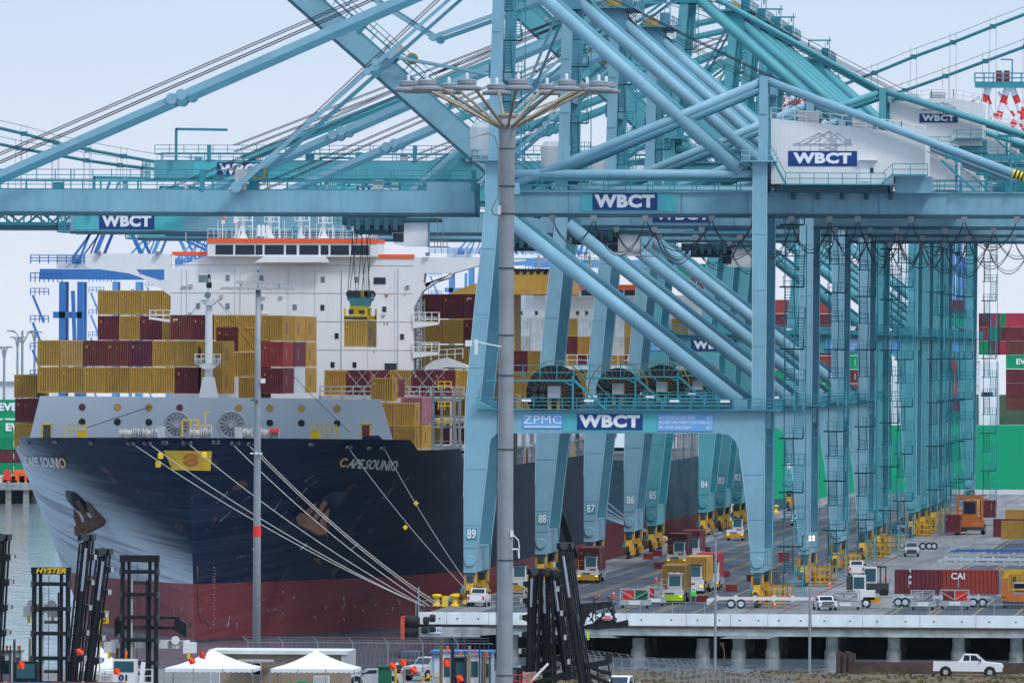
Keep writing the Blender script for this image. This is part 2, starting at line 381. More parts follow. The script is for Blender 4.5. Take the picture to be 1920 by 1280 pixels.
# near shore: yard ground and grassy berm
mk('yard', (0.16, 0.16, 0.155), 0.85, var=0.3, scale=0.4)
mk('dry_grass', (0.13, 0.095, 0.055), 0.95, var=0.5, scale=0.7, bump=0.7)
mk('green_grass', (0.11, 0.105, 0.04), 0.95, var=0.4, scale=2.0)
mb = MB(); mb.add([(-1500, -1500, -0.02), (1500, -1500, -0.02), (1500, 916, -0.02), (-1500, 916, -0.02)], [(0, 1, 2, 3)])
mb.add([(-1500, 916, -0.02), (1500, 916, -0.02), (1500, 926, -4.5), (-1500, 926, -4.5)], [(0, 1, 2, 3)])
struct('yard_ground', mb, 'yard')
mb = MB()          # berm strip, bumpy
NX, NY = 150, 16
x0, x1, y0, y1 = 22.0, 80.0, 872.0, 921.0
r2 = random.Random(3)
hs = [[0] * (NX + 1) for _ in range(NY + 1)]
for j in range(NY + 1):
    for i in range(NX + 1):
        X = x0 + (x1 - x0) * i / NX; Y = y0 + (y1 - y0) * j / NY
        env = max(0.0, min(1, (X - x0) / 9)) * max(0, min(1, (y1 - Y) / 5.0)) * max(0, min(1, (Y - y0) / 6.0))
        h = 0.25 + 0.35 * math.sin(X * 0.5 + 1.3 * math.sin(Y * 0.13)) * math.sin(X * 0.19 + 1) + 0.14 * r2.random() + 0.12 * math.sin(X * 1.7 + Y)
        if 44 < X < 58 and Y < 916: h *= 0.25
        hs[j][i] = env * max(0, h) * 0.3 - 0.01 - (0.6 * max(0, (Y - 916) / 5) ** 1.5) - (1 - env) * 0.05
vs = [(x0 + (x1 - x0) * i / NX, y0 + (y1 - y0) * j / NY, hs[j][i]) for j in range(NY + 1) for i in range(NX + 1)]
fs = [(j * (NX + 1) + i, j * (NX + 1) + i + 1, (j + 1) * (NX + 1) + i + 1, (j + 1) * (NX + 1) + i) for j in range(NY) for i in range(NX)]
mb.add(vs, fs); struct('grass_bank', mb, 'dry_grass', smooth=True)
mb = MB()
for k in range(2600):
    X = x0 + 3 + (x1 - x0 - 3) * r2.random(); Y = 878 + 40 * r2.random()
    cl = math.sin(X * 0.9 + math.sin(Y * .3) * 2) + r2.random()
    if cl < 0.55: continue
    i = int((X - x0) / (x1 - x0) * NX); j = int((Y - y0) / (y1 - y0) * NY); z = hs[j][i]
    a = r2.random() * 3.14; w = 0.06 + 0.08 * r2.random(); h = 0.08 + 0.2 * r2.random(); dx, dy = math.cos(a) * w, math.sin(a) * w
    mb.i = 0 if r2.random() < 0.6 else 1
    mb.add([(X - dx, Y - dy, z), (X + dx, Y + dy, z), (X + dx * 2 + .1 * r2.random(), Y + dy, z + h), (X - dx * 2, Y - dy, z + h * .8)], [(0, 1, 2, 3)])
struct('grass', mb, ['dry_grass', 'green_grass'], kind='stuff')
# ---------------------------------------------------------------- ship-to-shore cranes
Y0 = 1150.0
def L2(px, py, dy=0.0):
    v = P(px, py, Y0 + dy); return (v.x, v.z)
def LP(pts, dy=0.0): return [L2(a, b, dy) for a, b in pts]
def V3(px, py, dy): x, z = L2(px, py, dy); return Vector((x, dy, z))
mk('edge_pale', (0.42, 0.60, 0.68), 0.5, var=0.1)
mk('trolley_teal', (0.015, 0.085, 0.11), 0.5, var=0.15)
mk('reel_spoke', (0.27, 0.18, 0.035), 0.6, var=0.2)
PALE = dict(f='pale_blue', r='deep_blue', g='beam_blue', s='pale_blue')
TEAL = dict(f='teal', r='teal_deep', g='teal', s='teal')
DY = 18.3; TH = 1.35

def bogies(mb, X, y0, y1, landside):
    for yy in (y0 + 1.4, y1 - 1.4):
        if yy > y0 + 2: mb.cut()
        mb.mi(2).box(X - 0.4, X + 0.4, yy - 1.0, yy + 1.0, 2.3, 3.6).mi(0).box(X - .66, X - .42, yy - 1.1, yy + .6, 2.2, 3.3).box(X + .42, X + .6, yy - .8, yy + 1.1, 2.2, 3.5).mi(1).box(X - .3, X + .3, yy - 1.25, yy - 1.0, 2.5, 3.1)
        mb.mi(0).prof([(yy - 4.2, 1.5), (yy - 0.8, 2.5), (yy + 0.8, 2.5), (yy + 4.2, 1.5), (yy + 4.2, 1.0), (yy - 4.2, 1.0)], X - 0.38, X + 0.36, 'x').mi(1).box(X - .25, X + .2, yy - 4.35, yy - 4.2, .9, 1.7)
        for o in (-3, -1.2, 1.2, 3):
            mb.mi(1).lathe((X - 0.2, yy + o, 0.42), [(0.40, 0), (0.40, 0.4)], 12, 'x')
            mb.mi(0).box(X + 0.25, X + 0.6, yy + o - 0.45, yy + o + 0.45, 0.5, 1.3)
            mb.mi(2).tube((X - 0.75, yy + o, 1.5), (X - 0.45, yy + o, 2.2), 0.22, 8)
        for k in range(5):
            mb.mi(k % 3).box(X - 0.72, X - 0.38, yy - 1.9 + k * 0.8, yy - 1.4 + k * 0.8, 0.7 + 0.3 * (k % 2), 1.8 + 0.3 * (k % 3))
    mb.mi(0).cut()
    s = 1 if landside else -1
    xa = X + 0.7
    if landside:
        for yy in (y0 - 0.4, y1 - 3):
            mb.cut()
            mb.mi(0).box(xa, xa + 2.3, yy, yy + 0.15, 0.35, 0.6).box(xa, xa + 2.3, yy, yy + 0.15, 1.9, 2.1).box(xa, xa + 2.3, yy, yy + .12, 1.1, 1.25)
            for k in range(5): mb.box(xa + k * 0.55, xa + k * 0.55 + 0.14, yy - 0.02, yy + 0.16, 0.35, 2.1)
            mb.box(xa, xa + 2.3, yy, yy + 2.2, 0.3, 0.42)
    return mb

def stairs(mb, X, Yc, z0, z1, step=3.05, w=0.95):
    """zigzag stair tower: two flights side by side running along Y, landings at both ends"""
    n = int(round((z1 - z0) / step)); step = (z1 - z0) / n; run = 3.0
    for k in range(n):
        za, zb_ = z0 + k * step, z0 + (k + 1) * step
        xa = X + (0 if k % 2 else 1.05)
        ya, yb = (Yc, Yc + run) if k % 2 == 0 else (Yc + run, Yc)
        for side in (0, w):
            mb.mi(0).beam((xa + side, ya, za), (xa + side, yb, zb_), 0.09, 0.24)
            mb.beam((xa + side, ya, za + 1.0), (xa + side, yb, zb_ + 1.0), 0.07)
        for j in range(1, 11):
            t = j / 11; mb.mi(1).box(xa, xa + w, ya + (yb - ya) * t - 0.12, ya + (yb - ya) * t + 0.12, za + step * t - 0.035, za + step * t + 0.035)
        # landing
        y_l0, y_l1 = (yb, yb + 1.0) if k % 2 == 0 else (yb - 1.0, yb)
        mb.mi(0).box(X - 0.5, X + 2.1, y_l0, y_l1, zb_ - 0.12, zb_)
        mb.mi(0).box(X - 0.5, X + 2.1, Yc - 1.0, Yc - 0.92, zb_ - 0.16, zb_ + 0.02) if k % 2 else None
        ye = y_l1 if k % 2 == 0 else y_l0
        mb.rail((X - 0.1, ye, zb_), (X + 2.1, ye, zb_), 1.1, 0.75, 0.035)
        mb.rail((X + 2.1, y_l0, zb_), (X + 2.1, y_l1, zb_), 1.1, 1, 0.035)
    for xx in (X - 0.15, X + 2.15):
        mb.mi(0).beam((xx, Yc + run + 0.5, z0), (xx, Yc + run + 0.5, z1), 0.1)
    return mb

def cage_ladder(mb, X, Y, z0, z1, w=0.9):
    for xx in (X, X + w): mb.beam((xx, Y, z0), (xx, Y, z1), 0.07)
    for xx in (X + w * 0.25, X + w * 0.75): mb.beam((xx, Y - 0.35, z0), (xx, Y - 0.35, z1), 0.05)
    z = z0
    while z < z1:
        mb.beam((X, Y, z), (X + w, Y, z), 0.05); z += 0.9
    z = z0
    while z < z1:
        mb.box(X - 0.15, X + w + 0.15, Y - 0.4, Y, z - 0.05, z + 0.05); z += 4.2
    return mb

def sheave_head(mb, X, Y, Z):
    mb.mi(0).box(X - 2.2, X + 2.6, Y - 0.8, Y + DY + 0.8, Z - 0.25, Z)
    mb.rail((X - 2.2, Y - 0.8, Z), (X + 2.6, Y - 0.8, Z), 1.2, 0.9, 0.05)
    mb.rail((X + 2.6, Y - 0.8, Z), (X + 2.6, Y + DY, Z), 1.2, 3, 0.05)
    mb.mi(0).box(X + 0.9, X + 2.1, Y + 1, Y + 2.2, Z, Z + 1.7)
    mb.beam((X + 2.3, Y, Z), (X + 2.3, Y, Z + 3.6), 0.13).beam((X + 1.6, Y, Z), (X + 1.6, Y, Z + 2.6), 0.09).beam((X + 2.0, Y, Z + 2.2), (X + 2.0, Y, Z + 3), 0.2)
    mb.beam((X - 1.4, Y + 4, Z), (X - 1.4, Y + 4, Z + 3.2), 0.22).beam((X - 1.4, Y + 4, Z + 3.1), (X + 2.4, Y + 4, Z + 3.1), 0.25)
    for s in (4.5, 12): mb.mi(1).lathe((X - 0.4, Y + s, Z + 0.3), [(0.95, 0), (0.95, 0.35)], 16, 'y')
    mb.mi(0).prof([(X - 1.6, Z - 3), (X - 1.1, Z), (X + 1.1, Z), (X + 1.6, Z - 3)], Y - 0.1, Y + TH + 0.1)
    return mb

def festoon(mb, xs, Y, z, drop=3.3):
    for k, (a, b) in enumerate(zip(xs, xs[1:])):
        d = drop * (0.75 + 0.5 * ((k * 37) % 10) / 10)
        pts = [(a + (b - a) * t, Y + 0.15 * math.sin(t * 6), z - d * (1 - (2 * t - 1) ** 2) ** 0.8) for t in [j / 12 for j in range(13)]]
        mb.mi(0).poly(pts, 0.055, 5)
        pts = [(p[0], p[1] + 0.3, z + (p[2] - z) * 0.9) for p in pts]
        mb.poly(pts, 0.035, 4)
    for a in xs:
        mb.mi(1).box(a - 0.32, a + 0.32, Y - 0.35, Y + 0.35, z - 0.1, z + 0.35)
        mb.box(a - 0.22, a + 0.22, Y - 0.4, Y + 0.4, z - 0.3, z - 0.1)
    return mb

def wbct(parent, X0, X1, Z0, Z1, Y, fs=0.80):
    mb = MB(); mb.box(X0, X1, Y - 0.03, Y, Z0, Z1)
    s = mb.build('name_board', 'navy', parent)
    h = (Z1 - Z0)
    text('lettering', 'WBCT', h * fs / 0.72 * 0.80, 'letter', s, ((X0 + X1) / 2, Y - 0.05, (Z0 + Z1) / 2), bold=0.055, xs=(X1 - X0) / h / 3.35, spacing=1.10)
    return s

def house_picture(parent, X0, X1, Z0, Y):
    """grey line drawing of cranes painted above the name board"""
    w = X1 - X0; mb = MB(); f = lambda u, v: (X0 + u * w, Y, Z0 + v * w)
    def ln(a, b, t=0.011): mb.beam(f(*a), f(*b), 0.03, t * w)
    ln((0.0, 0.105), (1.0, 0.105), 0.03)
    mb.box(X0 + 0.62 * w, X0 + 0.72 * w, Y - 0.03, Y, Z0 + 0.10 * w, Z0 + 0.21 * w); mb.box(X0 + 0.88 * w, X0 + 0.98 * w, Y - 0.03, Y, Z0 + 0.12 * w, Z0 + 0.2 * w)
    for a, b in (((0.12, 0), (0.12, .1)), ((.30, 0), (.3, .1)), ((.45, 0), (.45, .3)), ((.62, 0), (.62, .33)), ((.74, 0), (.74, .3)), ((.9, 0), (.9, .1)),
                 ((.05, .11), (.45, .3)), ((.2, .11), (.45, .3)), ((.45, .3), (.7, .11)), ((.35, .11), (.62, .33)), ((.2, .11), (.62, .33)), ((.62, .33), (.9, .11)), ((.5, .11), (.74, .3)),
                 ((.74, .3), (.98, .14)), ((.45, 0), (.74, .1)), ((.74, 0), (.45, .1)), ((.62, 0), (.8, .1)), ((.62, .33), (.74, .0))): ln(a, b)
    return mb.build('crane_drawing', 'letter_grey', parent)

def make_crane(num, Y, tall, C, boom='down', label='', detail=2, photo=True):
    root = thing('gantry_crane', label, 'gantry crane', (0, Y, 0), 'ship to shore gantry cranes along the wharf')
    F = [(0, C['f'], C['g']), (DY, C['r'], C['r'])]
    cut = 0.0 if not tall else 8.6            # tall cranes: everything above the portal legs is raised
    up = lambda pts: [(x, z + cut) for x, z in pts]
    WSL = LP([(869, 1073), (893, 1073), (896, 1025), (917, 838), (921, 822), (932, 812)]) + up(LP([(932, 770), (900, 752), (911, 640), (935, 400), (935, 367), (934, 303), (910, 303), (910, 367), (909, 400), (887, 601), (873, 752)])) + LP([(869, 930)])
    LSL = LP([(1407.5, 1073), (1431.5, 1073), (1432, 1033), (1434, 812)]) + up(LP([(1434.5, 770), (1437.5, 440), (1438, 303), (1412, 303), (1411, 440), (1410, 740), (1408, 766), (1347, 768), (1347, 812)])) + LP([(1366, 815), (1378, 826), (1386, 845), (1398, 930), (1406, 1025)])
    if tall:   # haunch sits just below the raised portal beam
        WSL = LP([(869, 1073), (893, 1073), (896, 1025), (917, 838)]) + up(LP([(921, 822), (932, 812), (932, 770), (900, 752), (911, 640), (935, 400), (935, 367), (934, 303), (910, 303), (910, 367), (909, 400), (887, 601), (873, 752)])) + LP([(869, 930)])
        LSL = LP([(1407.5, 1073), (1431.5, 1073), (1432, 1033), (1434, 812)]) + up(LP([(1434.5, 770), (1437.5, 440), (1438, 303), (1412, 303), (1411, 440), (1410, 740), (1408, 766), (1347, 768), (1347, 812), (1366, 815), (1378, 826), (1386, 845)])) + LP([(1398, 930), (1406, 1025)])
    apx = L2(935, -95); apz = apx[1] + (7.5 if tall else 0); ax = apx[0] + (1.5 if tall else 0)
    gz0, gz1 = L2(1100, 399)[1] + cut, L2(1100, 359)[1] + cut
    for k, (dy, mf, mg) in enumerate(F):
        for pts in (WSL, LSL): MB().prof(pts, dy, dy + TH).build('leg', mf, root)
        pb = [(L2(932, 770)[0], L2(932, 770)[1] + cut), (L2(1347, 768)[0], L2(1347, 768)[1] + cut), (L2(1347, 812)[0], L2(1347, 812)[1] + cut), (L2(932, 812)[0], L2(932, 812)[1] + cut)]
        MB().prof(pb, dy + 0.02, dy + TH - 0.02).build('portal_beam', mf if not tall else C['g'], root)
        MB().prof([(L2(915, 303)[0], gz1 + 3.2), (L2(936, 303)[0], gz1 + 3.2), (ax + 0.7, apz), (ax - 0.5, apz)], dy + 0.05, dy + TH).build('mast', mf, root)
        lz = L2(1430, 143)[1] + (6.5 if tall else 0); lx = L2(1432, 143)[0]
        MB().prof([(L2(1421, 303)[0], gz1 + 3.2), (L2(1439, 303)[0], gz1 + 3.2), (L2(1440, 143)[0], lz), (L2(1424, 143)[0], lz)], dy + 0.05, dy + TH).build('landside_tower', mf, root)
        def tb(a, b, r, name='tube_brace'):
            y = dy + TH / 2; MB().tube((a[0], y, a[1]), (b[0], y, b[1]), r, 14).build(name, mf, root, smooth=True)
        U = lambda px, py: (L2(px, py)[0], L2(px, py)[1] + cut)
        tb(U(938, 326), U(1412, 326), 0.47)
        tb(U(935, 398), U(1385, 755), 0.76)
        tb(U(958, 348), (lx - 0.3, lz - 0.6), 0.46)
        tb((ax, apz - 1.0), U(1388, 322), 0.68)
        if tall: tb((ax + 0.6, apz - 0.4), (lx + 0.2, lz - 0.6), 0.36)
        e = U(2010, 366)
        m_ = (lx + (e[0] - lx) * 0.80, lz - 0.5 + (e[1] - lz + 0.5) * 0.80)
        tb((lx + 0.4, lz - 0.5), e, 0.45, 'backstay')
        if not tall:
            b = MB()
            for j in range(7):
                t0, t1 = 0.805 + j * 0.012, 0.811 + j * 0.012
                p = lambda t: (lx + 0.4 + (e[0] - lx - 0.4) * t, dy + TH / 2, lz - 0.5 + (e[1] - lz + 0.5) * t)
                b.mi(0).tube(p(t0), p(t1), 0.475, 14).mi(1).tube(p(t1), p(t1 + 0.006), 0.475, 14)
            b.build('warning_band', ['yellow', 'black'], root)
        # hinge plates
        b = MB()
        for q in (U(958, 348), U(1385, 755)): b.cut().box(q[0] - 0.5, q[0] + 0.9, dy - 0.08, dy + TH + 0.08, q[1] - 0.9, q[1] + 0.3)
        b.build('gusset_plate', mf, root)
    # members along the quay joining both frames
    b = MB()
    for X0, X1, z0, z1 in ((*[L2(869, 1050)[0], L2(893, 1050)[0]], L2(880, 1072)[1], L2(880, 1026)[1]), (*[L2(1407.5, 1050)[0], L2(1431.5, 1050)[0]], L2(1420, 1072)[1], L2(1420, 1034)[1])):
        s = MB(); s.box(X0, X1, TH + 0.005, DY - 0.005, z0, z1)
        s.build('sill_beam', C['s'], root)
        p = MB(); p.lathe(((X0 + X1) / 2, 0, (z0 + z1) / 2 - 0.1), [(0.62, -0.12), (0.55, -0.2), (0.1, -0.2)], 20, 'y').build('pivot_cap', C['f'], root)
        MB().box(X0 - 0.06, X1 + 0.06, -0.05, DY + TH + 0.05, z1 - 0.02, z1 + 0.06).build('seam_flange', C['f'], root)
    for X, z in ((L2(900, 700)[0] - .2, L2(900, 790)[1] + cut), (L2(1420, 700)[0], L2(1420, 790)[1] + cut), (L2(922, 320)[0], gz1 + 0.6), (L2(1425, 320)[0], gz1 + 0.6), (ax, apz - 1.2), (lx, lz - 1), (L2(925, 150)[0], (gz1 + apz) / 2)):
        b.cut().box(X - 0.6, X + 0.6, TH + 0.01, DY - 0.01, z - 0.8, z + 0.8)
    b.build('cross_girder', C['r'], root)
    # main girder (two boxes) with rails and walkway
    g0, g1 = L2(958, 380)[0], L2(2090, 380)[0]
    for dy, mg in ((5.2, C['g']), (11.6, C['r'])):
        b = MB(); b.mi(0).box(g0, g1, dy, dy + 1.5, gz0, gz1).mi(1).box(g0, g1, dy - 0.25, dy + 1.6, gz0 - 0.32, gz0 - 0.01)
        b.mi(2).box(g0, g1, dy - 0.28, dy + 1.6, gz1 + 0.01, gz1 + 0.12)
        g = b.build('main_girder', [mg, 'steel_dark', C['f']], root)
    b = MB(); b.box(g0, g1, 5.3, 6.2, gz1 + 0.13, gz1 + 0.2)
    b.rail((g0, 5.3, gz1 + 0.2), (g1, 5.3, gz1 + 0.2), 1.15, 2.4, 0.05)
    b.rail((g0, 13.4, gz1 + 0.2), (g1, 13.4, gz1 + 0.2), 1.15, 2.4, 0.05)
    b.build('girder_walkway', 'trim_teal' if not tall else 'teal_deep', root)
    # portal walkway, railings, bogies
    pz = L2(1100, 769)[1] + cut; b = MB(); xa, xb = L2(895, 769)[0], L2(1455, 769)[0]
    b.mi(0).box(xa, xb, -0.6, 0 - 0.01, pz + 0.02, pz + 0.14)
    for h in (0.14,):
        b.rail((xa, -.6, pz + h), (xb, -.6, pz + h), 1.15, 1.5, 0.045, 2); b.rail((xa, TH + 1, pz + h), (xb, TH + 1, pz + h), 1.15, 1.5, 0.045, 2)
    b.box(L2(1436, 760)[0], L2(1456, 760)[0], 0, DY, pz + 0.02, pz + 0.14); b.rail((L2(1456, 760)[0], -1.3, pz + .14), (L2(1456, 760)[0], DY, pz + .14), 1.1, 2, 0.045)
    b.build('portal_walkway', 'trim_teal', root)
    b = MB()
    for px in (988, 1105, 1265, 1360): X = L2(px, 760)[0]; b.cut().box(X - 0.5, X + 0.5, -.8, -.6, pz + 0.9, pz + 1.15)
    b.build('floodlight', 'letter', root)
    for X, ls in ((L2(881, 1072)[0], False), (L2(1419.5, 1072)[0], True)):
        bogies(MB(), X, 0.0, DY + TH, ls).build('bogie', ['bogie_yellow', 'dark_grey', C['r']], root)
    # stairs, ladders
    if detail:
        sx_ = L2(1461, 700)[0]
        stairs(MB(), sx_, 11.0, 0.6 if True else 4, pz, 3.1).build('stairway', ['trim_teal', 'teal_deep'], root)
        stairs(MB(), sx_, 11.0, pz, gz0 - 1, 3.1).build('stairway', ['trim_teal', 'teal_deep'], root)
        b = MB(); cage_ladder(b, L2(1436, 900)[0], 0.6, 4.5, pz, 0.85); b.cut(); cage_ladder(b, L2(940, 900)[0], TH + 0.4, gz1 + 3, gz1 + 3.5, 0.6); b.build('ladder', 'trim_teal', root)
        b = MB(); stairs(b, L2(938, 200)[0] + (0.5 if tall else 0), 3.0, gz1 + 3, apz - 3, 3.2, 0.8); b.build('mast_stairway', ['trim_teal', 'teal_deep'], root)
        b = MB()
        for z in (gz1 + 3.2,):
            for X in (L2(925, 303)[0], L2(1428, 303)[0]):
                b.cut().box(X - 2.2, X + 1.6, -0.9, DY + 2, z, z + 0.12); b.rail((X - 2.2, -0.9, z + .1), (X + 1.6, -0.9, z + .1), 1.1, 0.9, 0.045); b.rail((X - 2.2, -0.9, z + .1), (X - 2.2, DY, z + .1), 1.1, 2, 0.045)
        b.build('platform', C['f'] if not tall else 'teal', root)
    b = sheave_head(MB(), ax, 0.0, apz).build('mast_head', [C['r'] if not tall else 'teal_deep', 'cable_yellow'], root)
    # machinery house
    if tall:
        q = [(31.9, gz1 + 2.4), (44.4, gz1 + 2.4), (44.4, gz1 + 8.1), (40.5, gz1 + 8.8), (37.5, gz1 + 8.8), (31.9, gz1 + 8.2)]
    else:
        q = LP([(1446, 345), (1676, 345), (1676, 331), (1735, 331), (1735, 258), (1690, 248), (1446, 222)], 2)
    hz = min(z for x, z in q); hx0, hx1 = q[0][0], max(x for x, z in q)
    h = MB().prof(q, 1.6, 15.5).build('machinery_house', 'house_white', root)
    b = MB()
    top = [p for p in q if p[1] > hz + 3]; top.sort()
    for a, c in zip(top, top[1:]): b.rail((a[0], 1.65, a[1]), (c[0], 1.65, c[1]), 1.15, 1.3, 0.05, 1)
    b.build('roof_railing', 'house_white', h)
    b = MB()
    for t in (0.2, 0.62):
        a = top[0]; c = top[-2]; X = a[0] + (c[0] - a[0]) * t; z = a[1] + (c[1] - a[1]) * t
        for kk in range(4): b.box(X, X + 2.1, 3, 5, z + 0.1 + kk * 0.26, z + 0.28 + kk * 0.26)
        b.box(X + 0.1, X + 2.0, 3.1, 4.9, z - 0.3, z + 1.1)
    b.build('roof_vent', 'light_grey', h)
    if tall:
        X0 = hx0 + 4.0; s = wbct(h, X0, X0 + 5.2, hz + 3.1, hz + 4.3, 1.57); house_picture(s, X0 + 0.2, X0 + 5.0, hz + 4.35, 1.57)
    else:
        X0, Z1 = L2(1478, 283, 1.6); X1, Z0 = L2(1607, 312, 1.6)
        s = wbct(h, X0, X1, Z0, Z1, 1.57); house_picture(s, X0 + 0.5, X1 - 0.5, Z1 + 0.03, 1.57)
        a, c = L2(1612, 303, 1.6), L2(1630, 325, 1.6)
        d = MB().mi(0).box(a[0], c[0], 1.53, 1.6, c[1] - 0.9, a[1]).mi(1).box(L2(1632, 0)[0], L2(1638, 0)[0], 1.54, 1.6, L2(0, 318)[1], L2(0, 309)[1]).mi(0).box(a[0] - 0.1, a[0] + 1.9, 1.0, 1.6, a[1] + 0.12, a[1] + 0.22)
        d.build('door', ['white', 'glass'], h)
        # rows of fine cladding ribs
        b = MB()
        for k in range(int((hx1 - hx0) / 0.55)):
            X = hx0 + 0.3 + k * 0.55; zt = top[0][1] + (top[-2][1] - top[0][1]) * min(1, (X - top[0][0]) / (top[-2][0] - top[0][0])) - 0.15
            if X < hx1 - .2: b.box(X, X + 0.04, 1.585, 1.6, (hz if X < q[1][0] else q[3][1]) + 0.05, zt - (0.25 if X > top[-2][0] else 0))
        b.build('cladding_rib', 'house_white', h)
    b = MB(); z = hz
    b.mi(0).box(hx0 + 1, hx1 - 3, 0.5, 1.55, z - 0.12, z + 0.02); b.rail((hx0 + 1.6, 0.5, z), (hx1 - 4.2, 0.5, z), 1.15, 1.55, 0.045, 1)
    b.beam((hx0 - 0.2, 0.5, z + 3.3), (hx0 + 1.6, 0.5, z), 0.2, 0.25); b.beam((hx0 - 0.2, 0.5, z + 4.4), (hx0 + 1.6, 0.5, z + 1.1), 0.08)
    b.box(hx1 - 3.6, hx1 + 0.3, 0.5, 1.55, z + 0.9, z + 1.05); b.rail((hx1 - 3.4, 0.5, z + 1), (hx1 + 0.3, 0.5, z + 1), 1.15, 1.55, 0.045, 1)
    b.beam((hx1 - 4.6, 0.5, z), (hx1 - 3.4, 0.5, z + 1), 0.2); b.beam((hx1 - 4.6, 0.5, z + 1.1), (hx1 - 3.4, 0.5, z + 2.1), 0.08)
    b.mi(1).box(hx0 + 0.4, hx1 - 4, 2.5, 14, z - 0.9, z - 0.13)
    for k in range(5): X = hx0 + 2 + k * (hx1 - hx0 - 6) / 4; b.box(X, X + 0.4, 4.5, 13.5, z - 1.6, z - 0.9)
    b.mi(2).box(hx1 - 3.2, hx1 + 0.6, 2.2, 12, z - 0.9, z + 0.85)
    b.build('house_walkway', ['trim_teal', 'steel_dark', C['g']], root)
    # rear frame beyond the house (jib rail)
    b = MB(); X0 = hx1 + 2.0; z = gz1 + 0.2
    b.beam((X0, 4.5, z + 3.6), (g1, 4.5, z + 3.6), 0.3, 0.35)
    for X in (X0 + 1.2, X0 + 7, X0 + 13): b.beam((X, 4.5, z), (X, 4.5, z + 3.6), 0.25); b.beam((X + 0.5, 4.5, z), (X + .5, 4.5, z + 3.4), 0.12)
    b.beam((X0 - 0.4, 4.2, z + 3.3), (X0 + 3.2, 4.2, z), 0.18, 0.25); b.beam((X0 - 0.2, 4.2, z + 4.2), (X0 + 3.4, 4.2, z + 1.1), 0.07)
    for k in range(4): b.box(X0 + 5 + k * 2.6, X0 + 6.4 + k * 2.6, 6, 8, z, z + 0.8 + 0.4 * (k % 2))
    b.build('service_frame', 'trim_teal', root)
    # trolley festoon
    if not tall:
        b = MB(); xs = [L2(p, 405)[0] for p in (865, 1030, 1108, 1205, 1330, 1408, 1480, 1552, 1605, 1705, 1805, 1905)]
        festoon(b, xs[1:], 4.7, gz0 - 0.55, 3.6).build('festoon_cable', ['rope_dark', 'grey'], root)
    else:
        b = MB(); xs = [8 + 6.5 * k for k in range(7)]
        festoon(b, xs, 4.7, gz0 - 0.55, 2.2).build('festoon_cable', ['rope_dark', 'grey'], root)
    # boom
    hx, hz_ = L2(900, 0)[0], (gz0 + gz1) / 2 + (0.6 if tall else 0.6)
    bm = bpy.data.objects.new('boom', None); col.objects.link(bm); bm.parent = root; bm.location = (hx, 0, hz_)
    bl = 66.0 if not tall else 69.0
    z0, z1 = gz0 - hz_, gz1 - hz_ + 0.1
    b = MB()
    for dy, mi in ((5.4, 0), (11.4, 3)):
        b.cut().mi(mi).box(-bl, -0.9, dy, dy + 1.4, z0, z1).mi(1).box(-bl, -0.9, dy - 0.2, dy + 1.5, z0 - 0.35, z0 - 0.01)
        b.mi(mi).box(-6, -0.9, dy + 0.02, dy + 1.38, z1 + 0.005, z1 + 0.9) if not tall else None
    for k in range(12): b.mi(3).box(-bl + 1 + k * 5.6, -bl + 1.8 + k * 5.6, 6.8, 11.4, z0 + 0.3, z1 - 0.3)
    main = b.build('boom_girder', [C['g'], 'steel_dark', C['f'], C['r']], bm)
    b = MB()
    b.box(-bl, -1.5, 5.5, 6.6, z1 + 0.02, z1 + 0.12).rail((-bl, 5.5, z1 + 1.0), (-1.5, 5.5, z1 + 1.0), 1.15, 2.0, 0.045, 1)
    b.box(-bl, -1.5, 5.45, 5.6, z1 + 0.85, z1 + 1.05)
    for k in range(int(bl / 4)): b.beam((-bl + 1 + 4 * k, 5.52, z1), (-bl + 1 + 4 * k, 5.52, z1 + 1), 0.1)
    b.rail((-bl, 13.6, z1 + .1), (-1.5, 13.6, z1 + .1), 1.15, 2.0, 0.045, 1)
    b.build('boom_walkway', 'trim_teal', bm)
    b = MB()      # boom tip platform
    b.box(-bl - 1.6, -bl, 4.6, 13.4, z0 - 0.2, z0).rail((-bl - 1.6, 4.6, z0), (-bl, 4.6, z0), 1.2, 0.6, 0.05, 2).rail((-bl - 1.6, 4.6, z0 + 1.2), (-bl, 4.6, z0 + 1.2), 1.2, 0.6, 0.05, 1).rail((-bl - 1.6, 4.6, z0), (-bl - 1.6, 13, z0), 2.4, 2, 0.05, 2)
    b.beam((-bl + 3, 4.6, z1), (-bl + 3, 4.6, z1 + 4.4), 0.35).beam((-bl + 3, 4.6, z1 + 4.3), (-bl + 10, 4.6, z1 + 4.2), 0.35)
    b.build('tip_platform', 'trim_teal' if not tall else 'teal_deep', bm)
    b = MB(); r3 = random.Random(num)
    for k in range(9):
        b.cut()
        X = -bl + 5 + k * 7 + r3.random() * 2; w = 0.4 + 0.8 * r3.random()
        b.mi(k % 3).box(X, X + w, 5.6, 7.0, z1 + 0.0, z1 + 0.5 + 0.9 * r3.random()); b.mi(2).beam((X + 2, 5.5, z1), (X + 2, 5.5, z1 + 2.2), 0.5 if k % 4 == 0 else 0.12)
    b.cut(); X = -25.5; b.mi(1).box(X - 1, X + 0.2, 4.9, 5.4, z1, z1 + 2.2).mi(3).lathe((X + 1.6, 4.9, z1 + 1.8), [(0.7, 0), (0.7, 0.5)], 18, 'y').mi(4).lathe((X + 1.6, 4.85, z1 + 1.8), [(0.5, -0.1), (0.5, 0.6)], 18, 'y')
    b.build('boom_fittings', [C['g'], 'light_grey', 'trim_teal', 'cable_yellow', 'trim_teal'], bm)
